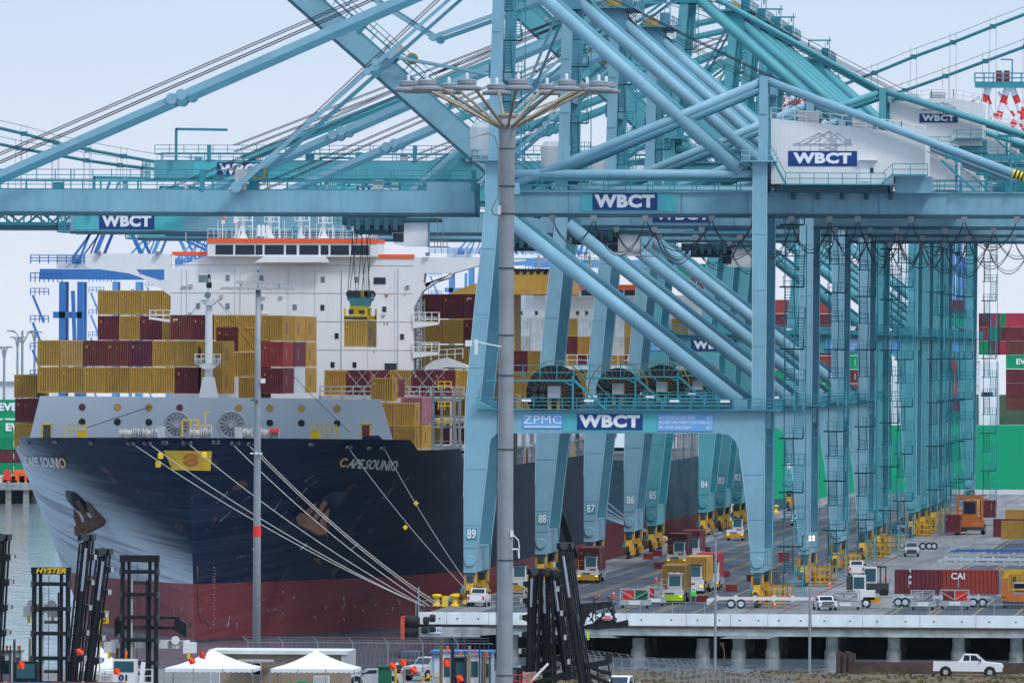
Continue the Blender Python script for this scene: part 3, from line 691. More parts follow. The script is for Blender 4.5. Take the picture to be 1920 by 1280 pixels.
    if num == 87 or num == 86 or tall:
        X0 = -bl + 3.6 if not tall else -bl + 8.5
        MB().box(X0 - 3.1, X0 + 10.6, 5.36, 5.4, z0 + 0.15, z1 - 0.1).build('repainted_patch', 'fresh_teal', bm)
        w_ = 6.9
        wbct(bm, X0, X0 + w_, z0 + 0.25, z1 - 0.2, 5.35, 0.85)
    ang = {'down': 0.0, 'up': 41.0, 'high': 42.5}[boom]
    bm.rotation_euler = (0, R(ang), 0)
    bb = lambda s, v, dy: Vector((hx, dy, hz_)) + Matrix.Rotation(R(ang), 3, 'Y') @ Vector((-s, 0, v))
    # stays
    A = lambda dy: Vector((ax - 0.3, dy, apz - 0.6))
    s_out, s_in = (54.5, 26.2) if not tall else (57.0, 28.0)
    if boom == 'down':
        for dy in (3.6, 14.6):
            e = bb(s_out, z1 + 0.3, dy); m_ = A(dy).lerp(e, 0.62)
            b = MB(); ofs = Vector((0, 0.35, 0))
            b.beam(A(dy) + ofs, m_ + ofs, 0.3, 0.78).beam(m_ - ofs, e - ofs, 0.3, 0.70)
            for q in (m_, m_ + (A(dy) - m_) * 0.03): b.lathe((q.x, q.y - 0.7, q.z), [(0.6, 0), (0.6, 1.4)], 14, 'y')
            b.build('forestay', C['f'] if dy < 9 else C['r'], root)
            e = bb(s_in, z1 + 0.3, dy); b = MB()
            for o in (0.4, -0.4): b.beam(A(dy) + Vector((0, o, 0)), e + Vector((o * 0.5, o, o * 0.9)), 0.28, 0.34)
            m_ = A(dy).lerp(e, 0.5); b.lathe((m_.x, m_.y - 0.6, m_.z), [(0.42, 0), (0.42, 1.2)], 12, 'y'); b.lathe((m_.x + 0.9, m_.y - 0.6, m_.z + 1.0), [(0.42, 0), (0.42, 1.2)], 12, 'y')
            b.lathe((e.x, e.y - 0.6, e.z), [(0.6, 0), (0.6, 1.2)], 12, 'y')
            b.build('inner_stay', C['f'] if dy < 9 else C['r'], root)
    else:
        for dy in (3.6, 14.6):     # folded stay links hanging between mast head and boom
            for s, u, w_ in ((s_out, 0.5, 0.5), (s_in, 0.35, 0.3)):
                e = bb(s, z1 + 0.3, dy); k_ = A(dy).lerp(e, u) + Vector((5.5 if s == s_out else 3, 0, -11 if s == s_out else -8))
                b = MB(); b.beam(A(dy), k_, 0.3, w_).beam(k_ + Vector((0, .5, 0)), e + Vector((0, .5, 0)), 0.3, w_)
                b.lathe((k_.x, k_.y - 0.5, k_.z), [(0.5, 0), (0.5, 1.3)], 12, 'y')
                b.build('folded_stay', C['f'] if dy < 9 else C['r'], root)
    b = MB()
    for dy in (7.0, 8.0, 10.4, 11.4):
        e = bb(s_out + 1.5, z1 + 1.3, dy); b.tube(A(dy) + Vector((0, 0, 1.6)), e, 0.035, 5); b.tube(A(dy) + Vector((0, 0, 2.3)), e + Vector((0, 0, .9)), 0.03, 5)
        e = bb(s_in, z1 + 0.8, dy) if boom == 'down' else bb(s_in + 16, z1 + 1, dy); b.tube(A(dy) + Vector((-0.4, 0, 1.6)), e, 0.03, 5)
        e = Vector((hx1 + 1, dy, gz1 + 4)); b.tube(A(dy) + Vector((0.4, 0, 1.2)), e, 0.035, 5); b.tube(A(dy) + Vector((0.8, 0, 0.6)), e + Vector((-9, 0, 2)), 0.03, 5)
    b.build('hoist_rope', 'rope_dark', root)
    # cable reel on the portal
    if not tall:
        X, Z = L2(1038, 737)
        ro = bpy.data.objects.new('cable_reel', None); col.objects.link(ro); ro.parent = root; ro.location = (X, TH / 2 + 0.2, Z)
        fill = {89: 3.0, 88: 2.55, 87: 2.85, 86: 2.6}[num]
        MB().lathe((0, 0.15, 0), [(fill, 0), (fill, 0.7)], 40, 'y').build('wound_cable', 'black', ro)
        b = MB()
        for k in range(26):
            a = 2 * math.pi * k / 26
            for yy in (-0.02, 0.98): b.beam((math.cos(a) * 0.5, yy, math.sin(a) * 0.5), (math.cos(a) * 3.45, yy, math.sin(a) * 3.45), 0.02, 0.04)
            b.beam((math.cos(a) * 3.4, -0.02, math.sin(a) * 3.4), (math.cos(a) * 3.4, 0.98, math.sin(a) * 3.4), 0.04)
        for yy in (-0.02, 0.98): b.ring((0, yy, 0), 3.45, 0.035, 40)
        b.lathe((0, -0.1, 0), [(0.8, 0), (0.8, 0.2)], 20, 'y')
        b.build('spokes', 'reel_spoke', ro)
        MB().mi(0).box(-0.62, 0.72, -0.9, -0.2, -0.55, 0.75).build('motor_box', 'light_grey', ro)
        b = MB()
        for u, w_ in ((-2.0, 0.5), (-1.2, 0.5), (-2.0, -0.4), (-1.2, -0.4)): b.lathe((u, -0.9, w_), [(0.36, 0), (0.36, 0.8)], 12, 'y')
        b.build('drive_motor', 'dark_grey', ro)
        b = MB(); zz = pz - Z
        for u in (-0.6, 0.3): b.mi(0).box(u, u + 0.35, -0.4, -0.1, zz, -0.5)
        for u in (-5.0, 2.1): b.mi(1).beam((u, -1.6, zz), (u, -1.6, 1.9), 0.2); b.beam((u, -1.6, zz + 2.6), (u + (1.3 if u < 0 else -1.3), -1.6, 1.4), 0.14)
        b.mi(1).box(-7.2, 2.3, -1.75, -1.0, 1.25, 1.45); b.rail((-5, -1.7, 1.45), (2.2, -1.7, 1.45), 1.5, 1.8, 0.045, 1)
        b.beam((2.2, -1.6, 1.4), (5.6, -1.6, zz + 0.1), 0.15, 0.22).beam((2.6, -1.6, 3.0), (6.2, -1.6, zz + 1.3), 0.08).beam((2.2, -1.0, 1.4), (5.6, -1.0, zz + 0.1), 0.15, 0.22)
        b.build('reel_frame', ['bogie_yellow', 'trim_teal'], ro)
    # signs on the portal beam
    if not tall:
        f = lambda a, b_: (L2(a, b_)[0], L2(a, b_)[1])
        (x0, z1_), (x1, z0_) = f(1056, 773), f(1232, 810)
        MB().box(x0, x1, -0.03, 0.015, z0_, z1_).build('repainted_patch', 'fresh_teal', root)
        (x0, z1_), (x1, z0_) = f(1082, 775), f(1205, 806); wbct(root, x0, x1, z0_, z1_, -0.04, 0.88)
        (x0, z1_), (x1, z0_) = f(980, 776), f(1055, 803)
        s = MB().box(x0, x1, -0.06, 0.015, z0_, z1_).build('maker_board', 'sign_blue', root)
        text('lettering', 'ZPMC', 1.25, 'letter', s, ((x0 + x1) / 2, -0.08, (z0_ + z1_) / 2 + 0.12), bold=0.0, xs=1.22, spacing=1.05)
        MB().box(x0 + 0.2, x1 - 0.2, -0.085, -0.06, z0_ + 0.12, z0_ + 0.24).build('underline', 'letter', s)
        (x0, z1_), (x1, z0_) = f(1233, 776), f(1337, 808)
        s = MB().box(x0, x1, -0.06, 0.015, z0_, z1_).build('load_board', 'sign_blue', root)
        for k, (a, c) in enumerate((('SWL FOR SINGLE CONTAINER', '50LT'), ('SWL FOR TWIN-TWENTY CONTAINER', '65LT'), ('SWL UNDER CARGO BEAM', '100LT'))):
            z = z1_ - 0.38 - k * 0.53
            text('lettering', a, 0.46, 'letter', s, (x0 + 0.1, -0.08, z), xs=0.62, align='LEFT', bold=0.01)
            text('lettering', c, 0.46, 'letter', s, (x1 - 0.1, -0.08, z), xs=0.62, align='RIGHT', bold=0.01)
        if num != 88:
            (x0, z1_), (x1, z0_) = f(1105, 361), f(1227, 393)
            MB().box(L2(1086, 0)[0], x1 + 2, 5.13, 5.19, z0_ - 0.1, z1_ + 0.02).build('repainted_patch', 'fresh_teal', root)
            wbct(root, x0, x1, z0_, z1_, 5.12, 0.88)
        else:
            (x0, z1_), (x1, z0_) = f(1105, 361), f(1227, 393); wbct(root, x0, x1, z0_, z1_, 5.12, 0.88)
    else:
        z = pz - 1.3; X = L2(880, 0)[0] - 0.8
        s = MB().box(X, X + 4.0, -0.06, -0.01, z - 0.9, z + 0.9).build('maker_board', 'sign_blue', root)
        text('lettering', 'ZPMC', 0.95, 'letter', s, (X + 2.0, -0.08, z + 0.3), bold=0.02, xs=1.2)
        text('lettering', '振华', 0.6, 'letter', s, (X + 2.3, -0.08, z - 0.5), bold=0.02)
        wbct(root, X + 6.4, X + 12.5, z - 0.9, z + 0.6, -0.02, 0.85)
        s = MB().box(X + 24.5, X + 30, -0.06, -0.01, z - 0.9, z + 0.9).build('load_board', 'sign_blue', root)
        for k in range(3): text('lettering', ('SINGLE CONTAINER 50LT', 'TWIN CONTAINER 65LT', 'CARGO BEAM 85LT')[k], 0.42, 'letter', s, (X + 27.2, -0.08, z + 0.5 - 0.5 * k), xs=0.7)
    b = MB()
    for dy, c_ in ((0, 1), (DY, 1)):
        for P_ in (WSL, LSL):
            for (x0_, z0_), (x1_, z1_) in zip(P_, P_[1:]):
                if abs(z1_ - z0_) > 3 and x0_ > (10 if P_ is LSL else -9): b.cut().beam((x0_, dy - 0.03, z0_), (x1_, dy - 0.03, z1_), 0.05, 0.07)
    b.build('edge_flange', 'edge_pale', root)
    b = MB()
    for X in (4, 10, 16, 22, 29, 36, 43): b.cut().box(X, X + 0.05, 5.14, 5.2, gz0, gz1)
    b.build('weld_seam', C['r'], root)
    for dy in (0, DY):
        for x0_, x1_, y_ in ((900, 929, 467), (888, 914, 590), (877, 904, 690), (869.5, 911, 880), (869.5, 900, 985), (1411.5, 1437, 440), (1410.5, 1436, 545), (1410.5, 1435.5, 650), (1394, 1433, 890), (1403, 1432, 975), (923, 939, 60), (919, 938, 170), (1423, 1439, 215)):
            a_, z_ = L2(x0_, y_); c_ = L2(x1_, y_)[0]; z_ += cut if y_ < 800 else 0; MB().box(a_, c_, dy - 0.02, dy, z_, z_ + 0.06).build('weld_seam', C['r'], root) if (not tall or y_ > 400) else None
    # number
    nx, nz = L2(884, 1001)
    if Y < 1400: s = MB().box(nx - 0.55, nx + 0.55, -0.03, 0.0, nz - 0.62, nz + 0.62).build('number_patch', 'trim_teal', root)
    text('number', str(num), 1.35, 'letter', root, (nx, -0.05, nz), bold=0.02, xs=0.72)
    # white ballast tank by the mast
    if not tall:
        X, z = L2(899, 300); MB().lathe((X, 9, z), [(1.1, 0), (1.6, 0.6), (1.75, 3.6), (1.2, 4.2)], 18).build('counterweight_tank', 'house_white', root)
    # trolley and cab
    tx = {89: L2(690, 0)[0], 88: 5.0, 87: -8.5, 86: 9.5}.get(num, 12.0)
    b = MB(); z = gz0 - 0.35
    b.mi(0).box(tx - 3.0, tx + 3.4, 4.6, 13.6, z - 1.0, z - 0.1).box(tx - 1.9, tx + 1.9, 5.5, 12.5, z - 1.9, z - 1.0)
    for k in range(6): b.mi(1).box(tx - 2.6 + k * 1.0, tx - 2.1 + k, 4.4, 4.6, z - 1.5, z - 0.2)
    b.mi(0).box(tx + 3.4, tx + 7.0, 5, 12.5, z - 0.6, z - 0.2); b.rail((tx - 4, 4.3, z - 1), (tx - 2.5, 4.3, z - 1), 1, .5, .04)
    b.build('trolley', ['trolley_teal', 'steel_dark'], root)
    cx = tx + 2.1 if not tall else tx + 2
    cb = MB().mi(0).prof([(cx + 0.35, z - 3.0), (cx + 1.3, z - 3.2), (cx + 3.9, z - 3.2), (cx + 3.9, z - 0.7), (cx, z - 0.7), (cx, z - 1.2)], 5.6, 8.6).build('operator_cab', 'house_white', root)
    MB().mi(0).box(cx + 0.06, cx + 1.35, 5.55, 5.6, z - 1.75, z - 0.85).box(cx + 0.2, cx + 1.35, 5.55, 5.6, z - 2.75, z - 1.82).build('window', 'glass', cb)
    MB().rail((cx + 4, 5.2, z - 3.2), (cx + 6.0, 5.2, z - 3.2), 1.1, .6, .04).box(cx + 3.9, cx + 6, 5.2, 8, z - 3.3, z - 3.2).beam((cx + 5.6, 5.2, z - 3.2), (cx + 5.6, 5.2, z), .08).beam((cx + 5.0, 5.2, z - 3.2), (cx + 5.0, 5.2, z), .08).build('cab_landing', 'grey', root)
    return root

specs = [
    (89, 1150.0, False, PALE, 'down', 'nearest pale blue gantry crane, number 89, with a mustard container on its hook'),
    (88, 1256.0, False, PALE, 'up', 'pale blue gantry crane number 88 with its boom raised at an angle'),
    (87, 1340.0, False, PALE, 'down', 'pale blue gantry crane number 87, boom lowered with a sign at its tip'),
    (86, 1418.0, False, PALE, 'down', 'pale blue gantry crane number 86, farthest of the low pale cranes'),
    (85, 1466.0, True, TEAL, 'down', 'tall teal gantry crane number 85, nearest of the teal ones, boom lowered'),
    (84, 1590.0, True, TEAL, 'high', 'tall teal gantry crane number 84 with its boom raised'),
    (83, 1636.0, True, TEAL, 'high', 'tall teal gantry crane number 83, boom raised, between cranes 84 and 82'),
    (82, 1682.0, True, TEAL, 'down', 'tall teal gantry crane number 82 far along the wharf'),
    (81, 1722.0, True, TEAL, 'down', 'tall teal gantry crane last but one in the row'),
    (80, 1850.0, True, TEAL, 'high', 'tall teal gantry crane at the far end of the row'),
]
cranes = {}
for n_, y_, tl, C_, bm_, lb_ in specs:
    cranes[n_] = make_crane(n_, y_, tl, C_, bm_, lb_)
# ---------------------------------------------------------------- shipping containers
_cm = {}
def cont_mesh(k, Lc, H, door):
    key = (k, Lc, round(H, 2), door)
    if key in _cm: return _cm[key]
    W = 2.44; b = MB()
    b.box(0.1, W - 0.1, 0.12, Lc - 0.12, 0.12, H - 0.05)
    for x in (0, W - 0.13):
        for y in (0, Lc - 0.13): b.box(x, x + 0.13, y, y + 0.13, 0, H)
        b.box(x, x + 0.1, 0.13, Lc - 0.13, 0.02, 0.18).box(x, x + 0.1, 0.13, Lc - 0.13, H - 0.14, H - 0.02)
    for y in (0, Lc - 0.12): b.box(0.13, W - 0.13, y, y + 0.12, 0.02, 0.2).box(0.13, W - 0.13, y, y + 0.12, H - 0.16, H - 0.01)
    if door:
        b.box(0.15, 1.20, 0.03, 0.12, 0.22, H - 0.18).box(1.24, W - 0.15, 0.03, 0.12, 0.22, H - 0.18)
        b.mi(2)
        for x in (0.38, 0.92, 1.5, 2.05):
            b.box(x, x + 0.05, -0.03, 0.03, 0.1, H - 0.08)
            for z in (0.6, 1.3, 2.0): b.box(x - 0.1, x + 0.15, -0.02, 0.03, z, z + 0.07)
        b.mi(0)
    else:
        for j in range(8): x = 0.19 + j * 0.265; b.box(x, x + 0.12, -0.01, 0.12, 0.2, H - 0.16)
    n = int((Lc - 0.4) / 0.42)
    for j in range(n):
        y = 0.2 + j * (Lc - 0.4) / n
        for x in (0.01, W - 0.1): b.box(x, x + 0.09, y, y + 0.2, 0.18, H - 0.14)
    b.mi(1).box(W - 0.02, W + 0.005, Lc * 0.30, Lc * (0.38 if k in 'YO' else 0.31), H * 0.28, H * 0.72)
    b.mi(1).box(1.86, 1.90, 0.005, 0.018, H * 0.42, H * 0.86)
    if not door: b.mi(3).box(0.22, 0.5, 0.005, 0.018, H * 0.7, H * 0.8).box(1.05, 1.16, 0.005, 0.018, H * 0.66, H * 0.74)
    mark = {'Y': 'cont_mark_dark', 'O': 'cont_mark_dark', 'W': 'cont_mark_dark'}.get(k, 'letter_soft')
    o = b.build('container', ['cont_' + k, mark, 'shade_' + k, 'cable_yellow'])
    me = o.data; bpy.data.objects.remove(o); _cm[key] = me
    return me
mk('cont_mark_dark', (0.10, 0.075, 0.05), 0.6, var=0.1)
TEXB = {}
def container(x, y, z, k, label, group, Lc=12.19, H=2.9, door=False, rz=0.0, txt=None):
    o = bpy.data.objects.new('container', cont_mesh(k, Lc, H, door)); col.objects.link(o)
    o.location = (x, y, z); o.rotation_euler = (0, 0, rz); tag(o, label, 'container', group)
    if txt: text('lettering', txt, 0.42, 'letter', o, (0.62, -0.01, H * 0.82), bold=0.01)
    return o
def cpx(px, pyb, Y, k, label, group, **kw):
    v = P(px, pyb, Y); return container(v.x, Y, v.z, k, label, group, **kw)
CN = {k: v[0] for k, v in CONT.items()}
ORD = ['first', 'second', 'third', 'fourth', 'fifth', 'sixth', 'seventh', 'eighth', 'ninth', 'tenth', 'eleventh', 'twelfth', 'thirteenth', 'fourteenth']

# ---------------------------------------------------------------- the container ship by the quay
def hull_mat(name, top, chalk, port=0.0, pc=(0.40, 0.45, 0.51)):
    m = bpy.data.materials.new(name); m.use_nodes = True; t = m.node_tree; b = t.nodes['Principled BSDF']
    b.inputs['Specular IOR Level'].default_value = 0.1
    co = t.nodes.new('ShaderNodeTexCoord'); sp_ = t.nodes.new('ShaderNodeSeparateXYZ'); t.links.new(co.outputs['Object'], sp_.inputs[0]); mp = t.nodes.new('ShaderNodeCombineXYZ')
    def ma(op, a, c):
        q = t.nodes.new('ShaderNodeMath'); q.operation = op
        for i_, v_ in enumerate((a, c)):
            if isinstance(v_, (int, float)): q.inputs[i_].default_value = v_
            else: t.links.new(v_, q.inputs[i_])
        return q.outputs[0]
    yy_, zz_ = sp_.outputs['Y'], sp_.outputs['Z']
    t.links.new(ma('MULTIPLY', sp_.outputs['X'], 0.01), mp.inputs[0]); t.links.new(ma('MULTIPLY', yy_, 0.010), mp.inputs[1])
    t.links.new(ma('MULTIPLY', ma('SUBTRACT', zz_, ma('MULTIPLY', yy_, 0.11)), 0.55), mp.inputs[2])
    n = t.nodes.new('ShaderNodeTexNoise'); n.inputs['Scale'].default_value = 3.0; n.inputs['Detail'].default_value = 8; n.inputs['Roughness'].default_value = 0.65
    r = t.nodes.new('ShaderNodeMapRange'); r.inputs['From Min'].default_value = 0.42; r.inputs['From Max'].default_value = 0.75; r.inputs['To Max'].default_value = chalk
    x = t.nodes.new('ShaderNodeMix'); x.data_type = 'RGBA'; x.inputs[6].default_value = (*top, 1); x.inputs[7].default_value = (0.22, 0.26, 0.32, 1)
    n2 = t.nodes.new('ShaderNodeTexNoise'); n2.inputs['Scale'].default_value = 0.35; n2.inputs['Detail'].default_value = 7
    r2_ = t.nodes.new('ShaderNodeMapRange'); r2_.inputs['From Min'].default_value = 0.64; r2_.inputs['From Max'].default_value = 0.72; r2_.inputs['To Max'].default_value = 0.5
    x2 = t.nodes.new('ShaderNodeMix'); x2.data_type = 'RGBA'; x2.inputs[7].default_value = (0.16, 0.075, 0.05, 1)
    t.links.new(mp.outputs[0], n.inputs['Vector']); t.links.new(n.outputs[0], r.inputs[0]); t.links.new(r.outputs[0], x.inputs[0])
    # pale sky reflection painted into the port bow, with scuffed streaks; edge rises aft
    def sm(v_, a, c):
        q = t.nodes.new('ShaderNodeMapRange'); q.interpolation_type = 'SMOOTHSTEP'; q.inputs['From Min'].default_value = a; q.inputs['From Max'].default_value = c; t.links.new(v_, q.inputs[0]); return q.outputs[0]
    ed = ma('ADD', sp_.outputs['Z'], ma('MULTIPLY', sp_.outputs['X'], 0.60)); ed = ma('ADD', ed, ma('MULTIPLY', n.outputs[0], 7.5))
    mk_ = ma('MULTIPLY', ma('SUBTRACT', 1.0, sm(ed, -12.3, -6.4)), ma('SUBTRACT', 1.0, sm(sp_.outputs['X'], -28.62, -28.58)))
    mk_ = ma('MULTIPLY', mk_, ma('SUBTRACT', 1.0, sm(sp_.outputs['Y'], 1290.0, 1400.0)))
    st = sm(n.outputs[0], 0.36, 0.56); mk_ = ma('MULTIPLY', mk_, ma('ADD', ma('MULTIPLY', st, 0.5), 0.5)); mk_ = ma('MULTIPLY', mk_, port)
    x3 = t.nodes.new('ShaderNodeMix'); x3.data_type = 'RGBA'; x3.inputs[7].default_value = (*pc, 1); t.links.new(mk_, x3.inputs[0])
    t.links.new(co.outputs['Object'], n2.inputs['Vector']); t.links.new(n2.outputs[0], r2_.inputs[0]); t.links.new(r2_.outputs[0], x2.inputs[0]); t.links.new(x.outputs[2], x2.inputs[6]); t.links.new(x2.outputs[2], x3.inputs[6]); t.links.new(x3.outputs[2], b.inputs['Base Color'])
    rr = t.nodes.new('ShaderNodeMapRange'); rr.inputs['To Min'].default_value = 0.45; rr.inputs['To Max'].default_value = 0.7
    t.links.new(n.outputs[0], rr.inputs[0]); t.links.new(rr.outputs[0], b.inputs['Roughness'])
    return m
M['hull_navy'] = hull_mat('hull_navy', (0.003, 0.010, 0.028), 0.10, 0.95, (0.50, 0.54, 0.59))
M['hull_faded'] = hull_mat('hull_faded', (0.07, 0.10, 0.13), 0.5)
M['hull_teal'] = hull_mat('hull_teal', (0.04, 0.10, 0.13), 0.3)
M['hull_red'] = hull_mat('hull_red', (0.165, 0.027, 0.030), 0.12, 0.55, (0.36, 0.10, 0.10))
mk('hull_boot', (0.045, 0.03, 0.045), 0.4, var=0.2)

class Hull:
    def __init__(s, Yb, Xc, B, Ln, ztop):
        s.Yb, s.Xc, s.B, s.Ln, s.ztop = Yb, Xc, B, Ln, ztop
    def h(s, z): return max(0.0, min(1.0, (z + 4) / 21.7))
    def par(s, z):
        h = s.h(z); return 7.0 * (1 - h) ** 0.8, 125 - 77 * h, 1.05 - 0.5 * h ** 1.3
    def b(s, sl, z):
        s0, sf, q = s.par(z); t = (sl - s0) / sf
        if t <= 0: return 0.0
        b = s.B if t >= 1 else s.B * (1 - (1 - t) ** 2) ** q
        e = s.Ln - sl; st = 62 * (1 - s.h(z)) + 8
        if e < st: b *= max(0.0, 1 - (1 - max(0, e) / st) ** 2.2) ** 0.8 if s.h(z) < 0.85 else max(0.75, e / st)
        return b
    def surfY(s, x, z):
        s0, sf, q = s.par(z); b = min(abs(x - s.Xc) / s.B, 0.9999)
        t = 1 - math.sqrt(max(0, 1 - b ** (1 / q))); return s.Yb + s0 + t * sf
    def proj(s, px, py, off=0.12):
        Y = s.Yb + 40
        for _ in range(14): v = P(px, py, Y); Y = 0.5 * Y + 0.5 * s.surfY(v.x, v.z)
        v = P(px, py, Y); e = 0.05
        gx = (s.surfY(v.x + e, v.z) - s.surfY(v.x - e, v.z)) / (2 * e); gz = (s.surfY(v.x, v.z + e) - s.surfY(v.x, v.z - e)) / (2 * e)
        n = Vector((gx, -1, gz)).normalized(); return v + n * off, n
    def mesh(s, zl, boot=2.3, zb=-6.0):
        us = [0, .0006, .002, .004, .007, .011, .016, .022, .029, .037, .046, .056, .067, .08, .094, .108, .125, .145, .17, .2, .235, .27, .32, .4, .5, .6, .7, .78, .84, .88, .91, .94, .96, .975, .988, 1.0]
        lo = [zb, -4.6, -3.6, -2.4, -1.2, 0, 1.1, boot]; fr = [k / 26 for k in range(1, 27)]
        vs = []; nz = len(lo) + len(fr); ns = len(us)
        for side in (-1, 1):
            for j in range(nz):
                for u in us:
                    zt = zl(u * s.Ln); z = lo[j] if j < len(lo) else boot + (zt - boot) * fr[j - len(lo)]
                    s0 = s.par(z)[0]; sl = s0 + u * (s.Ln - s0); bb_ = s.b(sl, z) if u > 0 else 0.0
                    vs.append((s.Xc + side * bb_, s.Yb + sl, z))
        fs = []; ms = []
        for k in (0, 1):
            o = k * nz * ns
            for j in range(nz - 1):
                for i in range(ns - 1):
                    a = o + j * ns + i; f = (a, a + 1, a + ns + 1, a + ns); fs.append(f if k else f[::-1])
                    ms.append(2 if j < 2 else (1 if j < len(lo) - 1 else 0))
        mb = MB(); mb.v = vs; mb.f = fs; mb.m = ms
        # transom and deck strip
        for j in range(nz - 1):
            a = j * ns + ns - 1; c = nz * ns + a; mb.f.append((a, c, c + ns, a + ns)); mb.m.append(0)
        for i in range(ns - 1):
            pass
        return mb
    def deck(s, z, s0_, s1_, inset=0.3):
        n = 40; mb = MB(); vs = []
        for i in range(n + 1):
            sl = s0_ + (s1_ - s0_) * (i / n) ** 1.6; b = max(0.05, s.b(sl, z) - inset); vs += [(s.Xc - b, s.Yb + sl, z), (s.Xc + b, s.Yb + sl, z)]
        mb.add(vs, [(2 * i, 2 * i + 1, 2 * i + 3, 2 * i + 2) for i in range(n)]); return mb

SH = Hull(1136.5, CAM.x - 118.0, 24.1, 332.0, 17.7)
def zsheer(s):
    if s < 27: return 17.75 - 0.012 * s
    if s < 31: return 17.43 - 0.29 * (s - 27)
    if s < 58: return 16.25
    if s < 61: return 16.25 - 0.86 * (s - 58)
    return 13.65
ship = thing('container_ship', 'large container ship with a navy bow, red waterline and mustard and maroon containers', 'ship', (0, 0, 0))
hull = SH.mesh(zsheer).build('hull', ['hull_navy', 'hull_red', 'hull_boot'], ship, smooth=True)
b = SH.deck(16.4, 1.5, 46); b.build('foredeck', 'grey', ship)
SH.deck(13.2, 58, 326).build('main_deck', 'dark_grey', ship)
# bulb just breaking the surface
v = P(372, 1190, 1146.0)
bm_ = MB(); pr = [(3.2 * math.sin(t * math.pi / 12) + 0.01, -6.5 * math.cos(t * math.pi / 12)) for t in range(0, 13)]
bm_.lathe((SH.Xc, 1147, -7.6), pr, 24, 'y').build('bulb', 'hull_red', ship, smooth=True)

def decal(name, pts_faces, m, parent, off=0.14):
    vs, fs = pts_faces; mb = MB(); mb.add([SH.proj(a, c, off)[0] for a, c in vs], fs); return mb.build(name, m, parent)
def hull_text(s_, px0, px1, py0, py1, m, bold=0.02, shear=0.25):
    cu = bpy.data.curves.new('t', 'FONT'); cu.body = s_; cu.size = 1; cu.offset = bold; cu.shear = 0; cu.resolution_u = 3
    t = bpy.data.objects.new('t', cu); col.objects.link(t); me = bpy.data.meshes.new_from_object(t); bpy.data.objects.remove(t)
    xs = [v.co.x for v in me.vertices]; ys = [v.co.y for v in me.vertices]; x0, x1, y0, y1 = min(xs), max(xs), min(ys), max(ys)
    for v in me.vertices:
        u = (v.co.x - x0) / (x1 - x0); w = (v.co.y - y0) / (y1 - y0)
        # baseline runs from the lower left corner to the lower right corner; px0..py1 hold the four ends
        bx = px0[0] + (px1[0] - px0[0]) * u; by = px0[1] + (px1[1] - px0[1]) * u
        tx = py0[0] + (py1[0] - py0[0]) * u; ty = py0[1] + (py1[1] - py0[1]) * u
        v.co = SH.proj(bx + (tx - bx) * w, by + (ty - by) * w, 0.3)[0]
    me.materials.clear(); me.materials.append(M[m]); me.name = 'ship_name'
    o = bpy.data.objects.new('ship_name', me); col.objects.link(o); o.parent = ship; return o
mk('name_gold', (0.60, 0.36, 0.10), 0.5, var=0.1); mk('name_cream', (0.55, 0.53, 0.50), 0.5, var=0.12, scale=0.8)
hull_text('C', (632, 872), (645, 872), (636, 855), (650, 855), 'name_gold', 0.03, 0.2)
hull_text('APE SOUNIO', (646, 873), (739, 880), (655, 856), (745, 860), 'name_cream', 0.03)
hull_text('CAPE SOUN', (51, 870), (113, 874), (47, 853), (109, 854), 'name_cream', 0.02, -0.15)
hull_text('IO', (113, 874), (128, 874), (109, 854), (125, 855), 'name_gold', 0.03, -0.15)
# emblem: yellow panel with a red split ring
n = 10; q = ((308, 843), (397, 844.5), (394, 881), (324, 880)); vs = []; fs = []
for j in range(n + 1):
    for i in range(n + 1):
        u, w = i / n, j / n; a = (q[0][0] + (q[1][0] - q[0][0]) * u, q[0][1] + (q[1][1] - q[0][1]) * u); c = (q[3][0] + (q[2][0] - q[3][0]) * u, q[3][1] + (q[2][1] - q[3][1]) * u)
        vs.append((a[0] + (c[0] - a[0]) * w, a[1] + (c[1] - a[1]) * w))
for j in range(n):
    for i in range(n): a = j * (n + 1) + i; fs.append((a, a + n + 1, a + n + 2, a + 1))
mk('emblem_yellow', (0.60, 0.37, 0.02), 0.5, var=0.2, scale=0.5, streak=0.3, scol=(0.3, 0.15, 0.03)); mk('emblem_red', (0.42, 0.12, 0.03), 0.55, var=0.2)
em = decal('emblem_panel', (vs, fs), 'emblem_yellow', ship, 0.13)
vs = []; fs = []
for a0, a1 in ((20, 170), (190, 352)):
    for k in range(9):
        a = R(a0 + (a1 - a0) * k / 8)
        for r_ in (1.0, 0.55): vs.append((358 + 15 * r_ * math.cos(a), 861 - 13 * r_ * math.sin(a)))
    o = len(vs) - 18
    for k in range(8): fs.append((o + 2 * k, o + 2 * k + 1, o + 2 * k + 3, o + 2 * k + 2))
vs += [(357, 857), (369, 857), (369, 864), (350, 865)]; fs.append(tuple(range(len(vs) - 4, len(vs))))
decal('emblem', (vs, fs), 'emblem_red', ship, 0.2)
